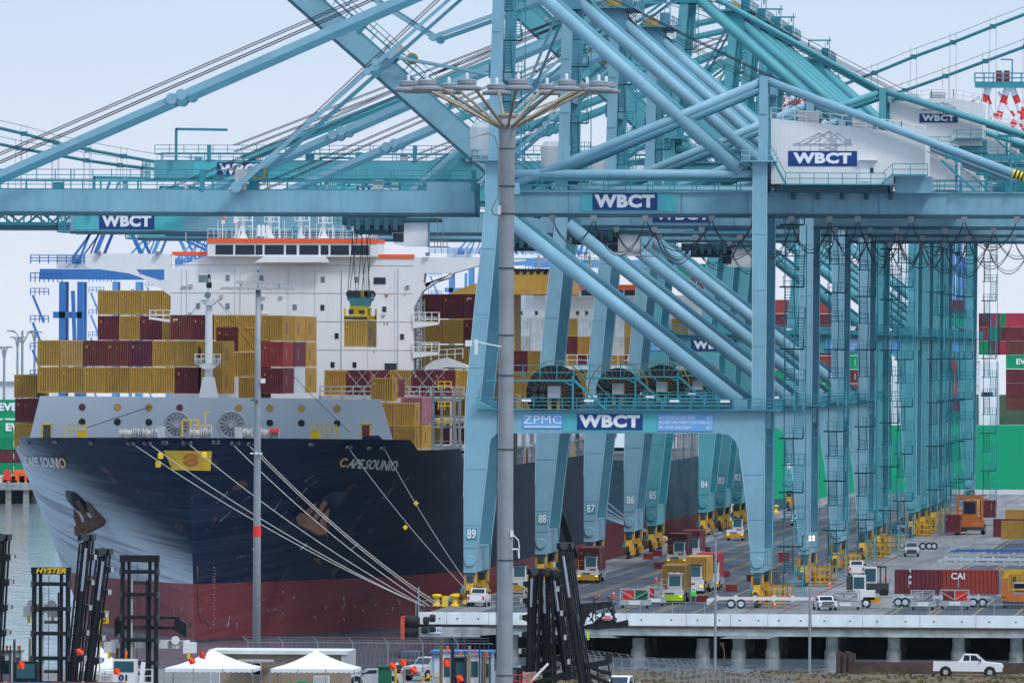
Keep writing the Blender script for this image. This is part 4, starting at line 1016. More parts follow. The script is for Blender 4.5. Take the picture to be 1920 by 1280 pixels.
# hull openings (fairleads) and anchors
mk('fairlead', (0.12, 0.135, 0.16), 0.5, var=0.2)
for px, py, w in ((105, 826, 10), (172, 828, 5), (247, 829, 12), (278, 829, 12), (310, 828, 6), (351, 829, 13), (404, 827, 8), (440, 829, 13), (470, 830, 12), (582, 831, 6), (652, 836, 12), (690, 838, 5), (55, 829, 9), (715, 838, 12)):
    c, nn = SH.proj(px, py, 0.1); tt = Vector((-nn.y, nn.x, 0)).normalized() if abs(nn.z) < .99 else Vector((1, 0, 0))
    if tt.x < 0: tt = -tt
    hw = w / 17.3 / 2; b = MB()
    for s_ in (-1, 1): b.mi(0).tube(c + tt * hw * s_, c + tt * hw * s_ + nn * 0.18, 0.2, 10)
    b.mi(1).beam(c - tt * hw, c + tt * hw, 0.45, 0.22)
    b.build('fairlead', ['fairlead', 'black'], ship)
def anchor(px, py, side):
    c, nn = SH.proj(px, py, 0.0)
    f = Vector((-0.25 * side, -1.0, -0.25)).normalized()
    pocket = MB(); pr = [(0.05, -2.0)] + [(1.55 * math.sin(R(a)), -2.0 * math.cos(R(a))) for a in (25, 45, 65, 90)] + [(1.75, 2.5)]
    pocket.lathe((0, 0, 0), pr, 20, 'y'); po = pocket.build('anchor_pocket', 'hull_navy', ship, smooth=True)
    po.rotation_euler = f.to_track_quat('-Y', 'Z').to_euler(); po.location = c + Vector((0, 0, 0.6)) + f * -0.8
    a = MB()
    a.prof([(-0.30, -0.6), (0.30, -0.6), (0.22, 1.9), (-0.22, 1.9)], -0.25, 0.15)
    a.prof([(-1.9, -1.2), (-1.6, -0.55), (1.6, -0.55), (1.9, -1.2), (1.3, -1.75), (-1.3, -1.75)], -0.55, 0.35)
    for s_ in (-1, 1): a.prof([(s_ * 0.75, -0.9), (s_ * 1.45, -1.0), (s_ * 1.15, 0.5), (s_ * 0.75, 1.35), (s_ * 0.5, 0.4)], -0.45, 0.25)
    ao = a.build('anchor', 'rust', ship)
    ao.rotation_euler = (R(-18), R(28 * side), R(-8 * side)); ao.location = c + Vector((-0.3 * side, -2.4, -1.1))
anchor(160, 948, -1); anchor(603, 948, 1)
ship.children[-1]
# scuffs, draft marks and rust on the bow
rs = random.Random(17); mk('scuff', (0.30, 0.34, 0.40), 0.7, var=0.3, scale=2); mk('draft_mark', (0.5, 0.5, 0.5), 0.6, var=0.2)
def streak_decal(px, py, dx, dy, w, m, nm): decal(nm, ([(px - w, py), (px + w, py), (px + dx + w * .3, py + dy), (px + dx - w * .6, py + dy * .9)], [(0, 1, 2, 3)]), m, ship, 0.1)
for i in range(30): streak_decal(rs.uniform(405, 860), rs.uniform(1105, 1170), rs.uniform(-3, 3), rs.uniform(3, 11), rs.uniform(.5, 1.6), 'scuff', 'paint_scuff')
for i in range(14): streak_decal(rs.uniform(400, 820), rs.uniform(900, 1060), rs.uniform(4, 22), -rs.uniform(6, 26), rs.uniform(.3, .9), 'scuff', 'paint_scuff')
for i in range(10): streak_decal(rs.uniform(190, 350), rs.uniform(1095, 1150), rs.uniform(-2, 2), rs.uniform(3, 9), rs.uniform(.4, 1.0), 'scuff', 'paint_scuff')
for i in range(20): streak_decal(400 + (i % 3) - i * .1, 1062 + i * 5.6, 0, 1.8, .7, 'draft_mark', 'draft_mark')
for px, py, dx, dy, w in ((369, 1060, 0, 30, 1.6), (371, 1100, 1, 40, 2.0), (372, 1140, 6, 26, 2.4), (385, 1160, 8, 12, 4), (362, 1165, -6, 12, 4), (592, 1045, 8, 12, 6), (160, 1000, 3, 22, 1.5), (612, 1000, 2, 20, 1.5), (700, 1115, -18, 14, 2)): streak_decal(px, py, dx, dy, w, 'rust', 'rust_mark')
for px in (470, 560, 655): decal('thruster_mark', ([(px, 1028), (px + 14, 1016), (px + 16, 1018), (px + 2, 1030)], [(0, 1, 2, 3)]), 'scuff', ship, .12)
# breakwater wall
YW = 1177.0
b = MB().prof([(P(x, y, YW).x, P(x, y, YW).z) for x, y in ((53, 830), (75, 742), (713, 748), (738, 832))], YW, YW + 0.5)
mk('breakwater_grey', (0.42, 0.47, 0.52), 0.5, var=0.05, scale=0.1, streak=0.12, scol=(0.34, 0.37, 0.4))
bw = b.build('breakwater', 'breakwater_grey', ship)
for row, yy in ((0, 763), (1, 790.5)):
    for px, cc in ((154, 'cont_R'), (220, 'cont_Y'), (279, 'cont_Y'), (337, 'cont_R'), (447, 'cont_Y'), (506, 'cont_Y'), (565, 'cont_Y'), (632, 'cont_Y')):
        if row and px in (337, 447): continue
        v = P(px, yy + (px - 154) * 0.006, YW)
        b = MB().mi(0).lathe((v.x, YW, v.z), [(0.36, -0.03), (0.36, 0)], 20, 'y').mi(1).ring((v.x, YW - 0.04, v.z), 0.37, 0.012, 20)
        b.build('lightening_hole', ['black' if row else cc, 'dark_grey'], bw)
for px in (88, 672 + 14):
    v = P(px, 822, YW); b = MB()
    b.mi(0).box(v.x - 0.42, v.x + 0.42, YW - 0.06, YW, v.z, v.z + 1.5).mi(1)
    b.box(v.x - 0.42 - .12, v.x - 0.42, YW - 0.12, YW, v.z, v.z + 1.6).box(v.x + 0.42, v.x + .54, YW - 0.12, YW, v.z, v.z + 1.6).box(v.x - 0.54, v.x + .54, YW - 0.12, YW, v.z + 1.5, v.z + 1.65)
    b.build('doorway', ['cont_R' if px > 200 else 'dark_grey', 'yellow'], bw)
for x0, x1 in ((122, 162), (583, 631)):
    a, c = P(x0, 822, YW - 3), P(x1, 822, YW - 3); z0 = a.z; b = MB()
    for x in [a.x + (c.x - a.x) * k / 5 for k in range(6)]: b.beam((x, YW - 3, z0), (x, YW - 3, z0 + 1.55), 0.1)
    for z in (1.5, 0.85): b.beam((a.x, YW - 3, z0 + z), (c.x, YW - 3, z0 + z), 0.1)
    b.box(*((c.x - 0.95, c.x) if x0 < 200 else (a.x, a.x + 0.95)), YW - 3, YW - 2.9, z0, z0 + 0.8); b.build('winch_platform', 'yellow', ship)
# foredeck machinery
mk('wheel_grey', (0.27, 0.30, 0.33), 0.6, var=0.1)
YF = 1160.0
def wheel(px, r):
    v = P(px, 797, YF + 6); b = MB()
    for k in range(8):
        a = math.pi * k / 8; b.beam((v.x - r * math.cos(a), YF + 6, v.z - r * math.sin(a)), (v.x + r * math.cos(a), YF + 6, v.z + r * math.sin(a)), 0.1, 0.12)
    for rr, t in ((r, 0.12), (r * 0.92, 0.1), (r * .3, 0.1)): b.ring((v.x, YF + 6, v.z), rr, t, 16)
    b.lathe((v.x, YF + 6, v.z), [(0.3, -0.3), (0.3, 0.3)], 12, 'y'); b.mi(0).lathe((v.x, YF + 6.4, v.z), [(r, 0), (r, 0.1)], 16, 'y')
    b.build('chain_wheel', 'wheel_grey', ship)
wheel(332, 1.45); wheel(434, 1.5)
r4 = random.Random(5)
for px, w, mm in ((238, 26, 'rope'), (262, 14, 'grey'), (278, 18, 'rope'), (300, 16, 'white'), (368, 22, 'rope'), (390, 14, 'grey'), (452, 14, 'white'), (466, 12, 'rope'), (498, 16, 'rope'), (516, 14, 'grey')):
    v = P(px, 813, YF); b = MB(); hw = w / 17.9 / 2
    b.mi(0).lathe((v.x, YF, v.z), [(0.42, -hw), (0.42, hw)], 14, 'x').mi(1)
    for s_ in (-hw, hw, -hw * .3): b.lathe((v.x + s_, YF, v.z), [(0.62, -0.05), (0.62, 0.05)], 14, 'x')
    b.box(v.x - hw, v.x + hw, YF - .3, YF + .3, v.z - 0.9, v.z - .3)
    b.build('mooring_winch', [mm, 'light_grey'], ship)
b = MB()
for x0, y0, x1, y1 in ((342, 787, 372, 787), (342, 787, 342, 818), (357, 787, 357, 818), (372, 787, 372, 818), (362, 797, 397, 797), (397, 797, 397, 818), (385, 771, 385, 818), (385, 772, 394, 772), (378, 797, 378, 818)):
    a, c = P(x0, y0, YF + 3), P(x1, y1, YF + 3); b.beam(a, c, 0.11)
b.box(P(393, 0, YF + 3).x, P(400, 0, YF + 3).x, YF + 2.8, YF + 3, P(0, 818, YF).z, P(0, 809, YF).z)
b.build('yellow_railing', 'yellow', ship)
v = P(447, 808, YF - 1); MB().box(v.x - 0.4, v.x + .45, YF - 1, YF - .6, v.z - 0.8, v.z + 0.45).build('control_box', 'light_grey', ship)
v = P(302, 806, YF - 1); MB().box(v.x - 0.4, v.x + .4, YF - 1, YF - .6, v.z - 0.8, v.z + 0.4).build('control_box', 'light_grey', ship)
v = P(514, 808, YF - 1); MB().box(v.x - 0.5, v.x + .5, YF - 1, YF - .6, v.z - 0.1, v.z + 0.3).build('fire_locker', 'bright_red', ship)
for px, sg in ((60, -1), (700, 1)):
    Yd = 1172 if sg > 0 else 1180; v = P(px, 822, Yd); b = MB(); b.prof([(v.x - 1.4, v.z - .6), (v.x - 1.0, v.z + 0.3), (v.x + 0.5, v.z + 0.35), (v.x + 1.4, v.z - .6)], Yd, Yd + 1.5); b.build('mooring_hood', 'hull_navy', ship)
# foremast
YM = 1184.0; v = P(391, 748, YM); top = P(391, 562, YM); mx_ = v.x
b = MB(); b.tube(v, (mx_, YM, top.z), 0.44, 16, 0.38).prof([(mx_ - 1.1, v.z - 0.3), (mx_ - 0.55, v.z + 2.4), (mx_ + 0.55, v.z + 2.4), (mx_ + 1.1, v.z - 0.3)], YM - .9, YM + .9).box(mx_ - 1.2, mx_ + 1.2, YM - 1.2, YM + 1.2, v.z - 0.5, v.z - .3)
zt = top.z; b.prof([(mx_ - 0.4, zt - .6), (mx_ - 1.1, zt), (mx_ + 1.1, zt), (mx_ + 0.4, zt - .6)], YM - .8, YM + .8); b.rail((mx_ - 1.1, YM - .8, zt), (mx_ + 1.1, YM - .8, zt), 1.0, .55, .03)
z2 = P(391, 681, YM).z; b.prof([(mx_ - 0.5, z2 - .6), (mx_ - 1.4, z2), (mx_ + 1.4, z2), (mx_ + 0.5, z2 - .6)], YM - 1.1, YM - .5); b.rail((mx_ - 1.4, YM - 1.1, z2), (mx_ + 1.4, YM - 1.1, z2), 1.0, .7, .045)
b.tube((mx_, YM, zt), (mx_, YM, zt + 1.3), .06, 6).tube((mx_, YM, zt + 1.9), (mx_, YM, zt + 2.4), .05, 6)
fm = b.build('foremast', 'white', ship)
b = MB().lathe((mx_ + 0.0, YM - 1.3, zt + 0.5), [(0.36, 0), (0.12, 0.5)], 14, 'y'); b.build('horn', 'window_grey', fm)
b = MB().box(mx_ - .28, mx_ + .28, YM - .2, YM + .2, zt + 1.3, zt + 1.9).box(mx_ - .1, mx_ + .1, YM - .1, YM + .1, zt + 2.4, zt + 2.8); b.build('navigation_lamp', 'black', fm)
for dx in (-1.2, -0.75, 0.75, 1.2): MB().box(mx_ + dx - .18, mx_ + dx + .18, YM - 1.3, YM - 1.1, z2 + .05, z2 + .5).build('deck_lamp', 'light_grey', fm)
b = MB(); b.tube((mx_ - 1, YM, zt - .2), P(285, 690, 1190), 0.03, 4).tube((mx_ + 1, YM, zt - .2), P(500, 690, 1196), 0.03, 4).tube(P(323, 748, YM - 6), P(162, 802, YM - 10), 0.04, 4).tube((mx_ + 1, YM, zt - .2), P(655, 810, 1172), 0.03, 4); b.build('rigging_wire', 'rope_dark', ship)

# superstructure
YS = 1257.0
S = lambda pts, Y=YS: [(P(x, y, Y).x, P(x, y, Y).z) for x, y in pts]
su = MB()
su.prof(S([(320, 760), (320, 505), (391, 478), (775, 482), (775, 760)]), YS, YS + 12)
for pl in ([(160, 475), (322, 476), (322, 505), (256, 505), (160, 499)], [(160, 499), (256, 505), (262, 514), (262, 519), (240, 512), (160, 501)], [(262, 514), (300, 526), (322, 527), (320, 555), (300, 540), (262, 519)], [(308, 505), (322, 505), (322, 527), (308, 527)]):
    su.prof(S(pl), YS + 0.01, YS + 3.5)
su2 = [(775, 482), (975, 486), (975, 488), (900, 497), (850, 508), (812, 522), (788, 546), (775, 577)]
sx0 = MB()
block = su.build('deckhouse', 'white_ship', ship)
b = MB(); b.prof(S([(775, 482), (985, 486), (985, 490), (900, 497), (850, 512), (775, 512)]), YS + 0.01, YS + 3.5)
b.prof(S([(775, 512), (796, 512), (793, 530), (815, 530), (812, 522 + 6), (792, 546), (775, 577)]), YS + 0.01, YS + 3.5)
b.prof(S([(796, 532), (845, 520), (850, 512), (815, 530), (800, 541)]), YS + 0.01, YS + 3.5)
b.build('bridge_wing', 'white_ship', ship)
Z = lambda y, Y=YS: P(500, y, Y).z
XX = lambda x, Y=YS: P(x, 500, Y).x
b = MB(); b.box(XX(391), XX(708), YS - 1.2, YS + 9, Z(481), Z(455)).prof(S([(480, 492), (497, 481), (612, 481), (620, 492)]), YS - 1.8, YS - 1.2)
b.box(XX(391), XX(708), YS - 1.2, YS + 9, Z(455), Z(447.6)); wh = b.build('wheelhouse', 'white_ship', ship)
MB().box(XX(390), XX(709), YS - 1.35, YS - 1.2, Z(455), Z(447.5)).box(XX(708.1), XX(709), YS - 1.2, YS + 9, Z(455), Z(447.5)).build('orange_band', 'orange_band', wh)
for a, c, y in ((323, 390, 475.5), (709, 777, 479)): MB().box(XX(a), XX(c), YS - 0.15, YS + .05, Z(y + 3.5), Z(y - 3)).build('orange_band', 'orange_band', block)
for a, c in ((406, 439), (443, 479), (481, 494), (498, 534), (538, 558), (563, 599), (603, 617.5), (621.5, 656), (660, 693.5)):
    MB().box(XX(a), XX(c), YS - 1.24, YS - 1.18, Z(477.5), Z(459.5)).build('bridge_window', 'glass', wh)
MB().box(XX(697), XX(706), YS - 1.24, YS - 1.18, Z(479), Z(461)).build('bridge_door', 'white', wh)
b = MB(); b.rail((XX(391), YS - 1, Z(447)), (XX(708), YS - 1, Z(447)), 1.1, 0.7, 0.03, 1); b.rail((XX(323), YS, Z(478)), (XX(391), YS, Z(478)), 0.5, 1, 0.02, 0); b.build('roof_railing', 'white', wh)
for x, y in ((384, 522.5), (427, 521), (490, 522), (605.5, 523.5), (669, 523.5), (712, 525.5), (372, 574), (427, 574), (490, 575), (553, 575.5), (605, 576), (721, 578.5), (632, 629), (754.6, 630), (624.6, 683), (665.6, 683), (733.5, 686)):
    w, hh = ((11, 6) if (x, y) in ((384, 522.5), (712, 525.5), (733.5, 686)) else (3.4, 4.8))
    b = MB().mi(0).box(XX(x - w), XX(x + w), YS - 0.06, YS - .01, Z(y + hh), Z(y - hh)).mi(1)
    b.ring((XX(x), YS - 0.06, Z(y)), 0.01, 0.01, 3); b.box(XX(x - w - .7), XX(x + w + .7), YS - 0.03, YS, Z(y + hh + .8), Z(y - hh - .8))
    b.build('cabin_window', ['window_grey' if y < 600 and x not in (712, 721, 605) else 'glass', 'light_grey'], block)
b = MB()
for y in (497, 549, 602, 655): b.box(XX(320.3), XX(774.7), YS - 0.04, YS - .005, Z(y + .5), Z(y - .4))
b.build('deck_line', 'light_grey', block)
rp = random.Random(31)
for x, y0_, y1_ in ((352, 505, 690), (452, 510, 590), (540, 505, 548), (642, 505, 690), (689, 505, 600), (748, 500, 690), (579, 602, 690)): MB().tube((XX(x), YS - .1, Z(y1_)), (XX(x), YS - .1, Z(y0_)), .06, 6).build('pipe', 'white_ship', block)
for k in range(14):
    x, y = rp.uniform(335, 765), rp.choice((540, 560, 592, 612, 645, 668)); MB().box(XX(x), XX(x) + rp.uniform(.25, .7), YS - .16, YS - .01, Z(y), Z(y) + rp.uniform(.2, .5)).build('wall_vent', 'light_grey', block)
for k in range(9):
    x = 340 + 50 * k; MB().box(XX(x), XX(x) + .04, YS - .03, YS - .004, Z(690), Z(505)).build('plate_seam', 'light_grey', block)
mk('rust_stain', (0.45, 0.20, 0.08), 0.8, var=0.3, scale=2)
for x, y, w, h_ in ((703, 551, 5, 5), (725, 551, 9, 7), (759, 551, 3, 4), (721, 604, 3, 6), (727, 604, 3, 6), (702, 656, 2, 6), (625, 576, 1, 3), (687, 550, 2, 8)):
    q = [(XX(x - w / 2), Z(y)), (XX(x + w / 2), Z(y)), (XX(x + w / 5), Z(y + h_ * .6)), (XX(x), Z(y + h_)), (XX(x - w / 4), Z(y + h_ * .5))]
    MB().prof(q, YS - 0.055, YS - .045).build('rust_stain', 'rust_stain', block)
# wing opening (dark recess in left wing)
MB().prof(S([(256, 506), (306, 506), (308, 527), (300, 526), (262, 514)]), YS - 0.05, YS - 0.0).build('wing_opening', 'sky_gap', ship) if 'sky_gap' in M else None
for x in (186, 297, 802): 
    MB().box(XX(x - 4), XX(x + 4), YS - .5, YS - .1, Z(479), Z(472)).build('search_lamp', 'grey', block)
# balconies and outside stairs
for x0, x1, y in ((775, 822, 602), (775, 822, 658), (279, 320, 600)):
    b = MB(); a, c = XX(x0), XX(x1); ww = (a, c) if x0 > 500 else (a, c)
    if x0 > 500: b.prof([(a, Z(y)), (c, Z(y)), (c, Z(y + 5)), (a, Z(y + 12))], YS - 0.2, YS + 2.0)
    else: b.prof([(c, Z(y)), (a, Z(y - 5)), (a, Z(y - 1)), (c, Z(y + 5))], YS - 0.2, YS + 2.0)
    b.rail((a, YS - .2, Z(y)), (c, YS - .2, Z(y)), 1.1, 0.8, 0.04, 1); b.rail((c if x0 > 500 else a, YS - .2, Z(y)), (c if x0 > 500 else a, YS + 2, Z(y)), 1.1, 1, 0.04, 1)
    b.build('balcony', 'white', ship)
b = MB()
for x in (777, 785, 793): b.beam((XX(x), YS + 2.5, Z(740)), (XX(x), YS + 2.5, Z(560)), 0.12)
y = 565
while y < 740: b.beam((XX(777), YS + 2.4, Z(y)), (XX(793), YS + 2.4, Z(y)), 0.1); y += 7
for k in range(8): b.beam((XX(777), YS + 2.2, Z(740 - k * 22)), (XX(793), YS + 2.2, Z(740 - k * 22 - 22)), 0.12)
b.build('outside_stair', 'light_grey', ship)
# roof gear
def roofgear():
    zr = Z(447)
    def frame(x0, x1, y0, y1, Yg, t=0.09):
        b = MB(); a, c, z0, z1 = XX(x0), XX(x1), Z(y1), Z(y0)
        for x in (a, (a + c) / 2, c): b.beam((x, Yg, z0), (x, Yg, z1), t)
        for z in (z0, (z0 + z1) / 2, z1): b.beam((a, Yg, z), (c, Yg, z), t)
        return b
    b = MB(); v = (XX(439.5), YS + 3, zr); b.lathe(v, [(0.5, 0), (0.25, 0.6), (0.2, 1.7), (0.5, 1.8), (0.42, 1.9), (0.42, 2.6), (0.3, 2.85), (0.05, 2.95)], 14); b.build('radome', 'white', wh, smooth=True)
    for x, tp in ((456, 396), (506, 398), (563, 396), (607, 400), (683, 425)):
        b = MB(); w = 6
        b.prof(S([(x - 8, 447), (x - 3, 437), (x - 3, tp + 6), (x + 3, tp + 6), (x + 3, 437), (x + 8, 447)], YS + 2), YS + 2, YS + 2.8)
        b.box(XX(x - 13), XX(x + 13), YS + 1.6, YS + 3.2, Z(tp + 18), Z(tp + 16.5)); b.rail((XX(x - 13), YS + 1.6, Z(tp + 16.5)), (XX(x + 13), YS + 1.6, Z(tp + 16.5)), 1.0, 0.5, 0.04, 1)
        if x < 680: b.beam((XX(x + 14), YS + 2, zr), (XX(x + 14), YS + 2, Z(tp)), 0.12).beam((XX(x - 13), YS + 2, zr), (XX(x - 3), YS + 2, Z(tp + 10)), 0.14).beam((XX(x + 4), YS + 2, Z(tp + 28)), (XX(x + 14), YS + 2, Z(tp + 28)), 0.1)
        b.box(XX(x - 12), XX(x + 12), YS + 2.2, YS + 2.4, Z(tp + 3), Z(tp)).build('radar_mast', 'white', wh)
    b = MB(); b.tube((XX(417), YS, zr), (XX(417), YS, Z(402)), 0.05, 6); b.box(XX(415), XX(421), YS - .1, YS + .1, Z(420), Z(410)); b.build('signal_pole', 'white', wh)
    b = MB(); b.mi(0).prof(S([(418, 402), (427, 399), (424, 411), (416, 412)]), YS - .15, YS - .12).mi(1).prof(S([(418, 402), (422, 400.5), (420, 406), (417.5, 407)]), YS - .17, YS - .15).mi(2)
    for k in range(3): b.prof(S([(419, 403.5 + 2.6 * k), (426.5, 401 + 2.6 * k), (426, 402.3 + 2.6 * k), (418.5, 404.8 + 2.6 * k)]), YS - .165, YS - .151)
    b.build('flag', ['bright_red', 'navy', 'letter'], wh)
    b = MB()
    for x in (482, 490, 498): b.lathe((XX(x), YS + 2, zr + .3), [(0.22, 0), (0.22, 1.2), (.05, 1.3)], 10)
    b.build('life_raft', 'white', wh)
    b = MB().lathe((XX(552), YS + 1, zr), [(0.3, 0), (0.2, .6), (0.5, .9), (0.5, 1.3), (.1, 1.5)], 12); b.build('search_light', 'teal_deep', wh)
    b = MB()
    for x in (345, 405, 470, 530, 590, 640, 660, 675, 700): b.tube((XX(x), YS + 2, Z(470 if x < 391 else 447)), (XX(x), YS + 2, Z(436 if x < 391 else 418 - (x % 7))), 0.035, 5)
    b.build('whip_aerial', 'white', wh)
roofgear()
# funnel casing aft
YFN = 1392.0
b = MB().prof([(P(x, y, YFN).x, P(x, y, YFN).z) for x, y in ((880, 780), (880, 603), (846, 603), (846, 548), (880, 535), (925, 522), (925, 508), (1072, 508), (1072, 552), (962, 552), (962, 780))], YFN, YFN + 14)
b.build('funnel_casing', 'cont_Y', ship)
b = MB(); zt = P(950, 508, YFN).z
b.box(P(925, 500, YFN).x, P(1072, 500, YFN).x, YFN - .1, YFN + 14.1, zt, zt + 0.3)
for k in range(12): x = P(928 + 13 * k, 500, YFN).x; b.box(x, x + 0.5, YFN - .1, YFN, zt - .35, zt)
b.build('funnel_rim', 'black', ship)
# lashing bridges
def lash(x0, x1, ytop, Y, nm='lashing_bridge'):
    b = MB(); a, c = P(x0, ytop, Y), P(x1, ytop, Y); z0 = a.z
    b.box(a.x, c.x, Y, Y + 1, z0 - 0.25, z0).rail((a.x, Y, z0), (c.x, Y, z0), 1.1, 1.25, 0.07, 1)
    n = int((c.x - a.x) / 2.5)
    for k in range(n + 1): x = a.x + k * 2.5; b.box(x - 0.12, x + 0.12, Y + 0.1, Y + 0.7, 13, z0)
    b.beam((a.x, Y + .3, z0 - 2.6), (c.x, Y + .3, z0 - 2.6), 0.3); b.build(nm, 'light_grey', ship)
lash(600, 870, 742, 1238); lash(812, 870, 798, 1222)
b = MB()
for x in (812, 828, 852, 862): b.beam(P(x, 845, 1221), P(x, 728, 1221), 0.3)
for y in (750, 792, 838): b.beam(P(808, y, 1221), P(866, y, 1221), 0.35)
b.mi(1)
for y in (722, 760, 790): b.rail(P(822, y + 8, 1220), P(846, y + 8, 1220), 0.9, 0.8, 0.05)
b.mi(0).rail(P(812, 845, 1219), P(866, 845, 1219), 1.1, 1.2, 0.05)
b.build('lashing_tower', ['grey', 'yellow'], ship)
b = MB()
for x in (668, 690, 712, 760, 792, 815): 
    v = P(x, 742, 1239); b.mi(0).tube(v + Vector((-1.2, 0, 2.9)), v + Vector((1.2, 0, 0)), 0.02, 4).tube(v + Vector((1.2, 0, 2.9)), v + Vector((-1.2, 0, 0)), 0.02, 4)
b.build('lashing_rod', 'letter_soft', ship)
for j, (Y, k) in enumerate([(1285 + 13.6 * j, j) for j in range(13)]):
    X = SH.Xc + 23.2; b = MB(); b.box(X, X + .5, Y, Y + .5, 13.2, 18.6).box(X - .1, X + .6, Y - .1, Y + 1.2, 17.8, 18.0).rail((X + .5, Y, 18.0), (X + .5, Y + 1.2, 18.0), 1.0, .6, .05).beam((X + .3, Y + .3, 15.6), (X + .3, Y + 13.6, 15.6), .22).beam((X + .3, Y + .3, 14.4), (X + .3, Y + 13.6, 14.4), .1)
    for q in range(5): b.beam((X + .3, Y + 2.6 * q, 13.2), (X + .3, Y + 2.6 * q, 15.6), .12)
    b.build('side_gallery', 'light_grey' if j % 2 else 'grey', ship)
    if j % 2: MB().box(X + .2, X + .5, Y + 3, Y + 5, 13.4, 15.2).build('gangway_locker', 'red' if j % 4 == 1 else 'bogie_yellow', ship)
# hose crane / provision crane by the deckhouse
b = MB(); v = P(848, 690, 1262); b.prof([(P(x, y, 1262).x, P(x, y, 1262).z) for x, y in ((790, 692), (812, 676), (838, 670), (875, 684), (880, 690), (838, 688), (822, 692))], 1262, 1264).rail(P(808, 676, 1262), P(868, 672, 1262), 1.2, 1, .05)
b.build('provision_crane', 'white', ship)
# upper deck containers seen low between the crane legs
GA = 'containers stacked on the foremost bay of the ship'
tiers = [(736.5, 'YYYYYYR', 'lower', 686), (686.5, 'YOBBPYY', 'upper', 636)]
for yb, cs, nm, _ in tiers:
    for i, k in enumerate(cs):
        cpx(70 + i * 43.1, yb + i * 0.18, 1186, k, '%s container, %s from the left in the %s tier right behind the breakwater' % (CN[k], ORD[i], nm), GA, H=2.88)
for yb, nm in ((738, 'lower'), (688, 'upper')): cpx(377, yb, 1186, 'Y', 'mustard container just right of the white foremast, %s of two' % nm, GA, H=2.88)
GB = 'containers in the second bay of the ship'
for px, yb, k, lb in ((405, 659, 'R', 'maroon container right of the foremast top, level with the yellow one beside it'), (447, 659, 'Y', 'mustard container, topmost of the stack left of the lamp pole'), (447, 706, 'Y', 'mustard container, middle of the stack left of the lamp pole'), (447, 753, 'Y', 'mustard container, lowest of the stack left of the lamp pole'), (405, 706, 'Y', 'mustard container half hidden behind the foremast stack')):
    cpx(px, yb, 1200, k, lb, GB, H=2.75)
row = {'lower': 'RKWY', 'middle': 'CSPY', 'upper': 'YYYY'}
for nm, yb in (('lower', 738), ('middle', 688), ('upper', 639)):
    for j, (k, Yj) in enumerate(zip((row[nm][0], row[nm][2], row[nm][3]), (1200.0, 1214, 1228))):
        v = P(490, yb, 1200)
        container(v.x, Yj, v.z, k, '%s container right of the lamp pole, %s tier, %s bay' % (CN[k], nm, ('front', 'second', 'third')[j]), GB, H=2.85)
GC = 'containers stacked behind the ship deckhouse'
for i, (k, lb) in enumerate((('B', 'left of the two'), ('R', 'beside the foremast'), ('Y', 'right of the foremast'), ('Y', 'left of the lamp pole'))):
    cpx(319 + i * 41, 637.5, 1241, k, '%s container against the white deckhouse, %s' % (CN[k], ('with white lettering, leftmost', 'behind the foremast', 'right of the foremast', 'left of the lamp pole')[i]), 'containers in front of the deckhouse', txt='tex' if i == 0 else None, H=2.9)
for nm, yb, cs in (('top', 590, 'YYYY'), ('second', 637.5, 'RYRY')):
    for i, k in enumerate(cs): cpx(183 + i * 40.2, yb, 1273, k, '%s container under the left bridge wing, %s tier, %s from the left' % (CN[k], nm, ORD[i]), GC, H=2.88)
for nm, yb, cs in (('top', 597, 'RRRR'), ('second', 644.5, 'YYRR'), ('third', 692, 'YYYY'), ('fourth', 739, 'YYYY'), ('fifth', 786, 'RYYY'), ('sixth', 833, 'YRYY')):
    for i, k in enumerate(cs): cpx(789.5 + i * 40.2, yb, 1273, k, '%s container under the right bridge wing, %s tier, %s from the left' % (CN[k], nm, ORD[i]), GC, H=2.88, txt='tex' if (nm == 'top' and i == 2) else None)
for i, k in enumerate('YRRYRRY'):
    cpx(608 + i * 41.0, 741, 1242, k, '%s container on deck before the deckhouse foot, %s of the low row' % (CN[k], ORD[i]), 'low row of containers before the deckhouse', H=2.9)
GD = 'containers at the right end of the breakwater'
cpx(695, 752.5, 1190, 'Y', 'short mustard container standing highest above the right end of the breakwater', GD, Lc=6.06, H=2.6)
cpx(737, 799.5, 1190, 'Y', 'short mustard container right of the breakwater, upper one', GD, Lc=6.06, H=2.62)
cpx(737, 846, 1190, 'Y', 'short mustard container right of the breakwater, lower one', GD, Lc=6.06, H=2.62)
cpx(694, 799.5, 1190, 'Y', 'mustard container half hidden by the right end of the breakwater, upper', GD, Lc=6.06, H=2.62)
cpx(694, 846, 1190, 'S', 'salmon red container peeping out behind the right end of the breakwater', GD, Lc=6.06, H=2.62)
cpx(751, 795, 1202, 'K', 'pinkish container behind the two short mustard ones', GD, H=3.0)
cpx(751, 845, 1202, 'Y', 'mustard container behind the lower short mustard one', GD, H=2.9)
cpx(700, 745, 1202, 'R', 'maroon container mostly hidden behind the raised short mustard one', GD, H=2.0)
GE = 'containers at the left edge of the ship'
cpx(26.5, 746, 1192, 'Y', 'mustard container at the far left edge of the ship, top of its stack', GE, H=2.6)
cpx(28, 792, 1192, 'R', 'maroon container at the far left edge of the ship, middle of its stack', GE, H=2.65)
cpx(26.5, 838, 1192, 'Y', 'mustard container at the far left edge of the ship, lowest of its stack', GE, H=2.65)
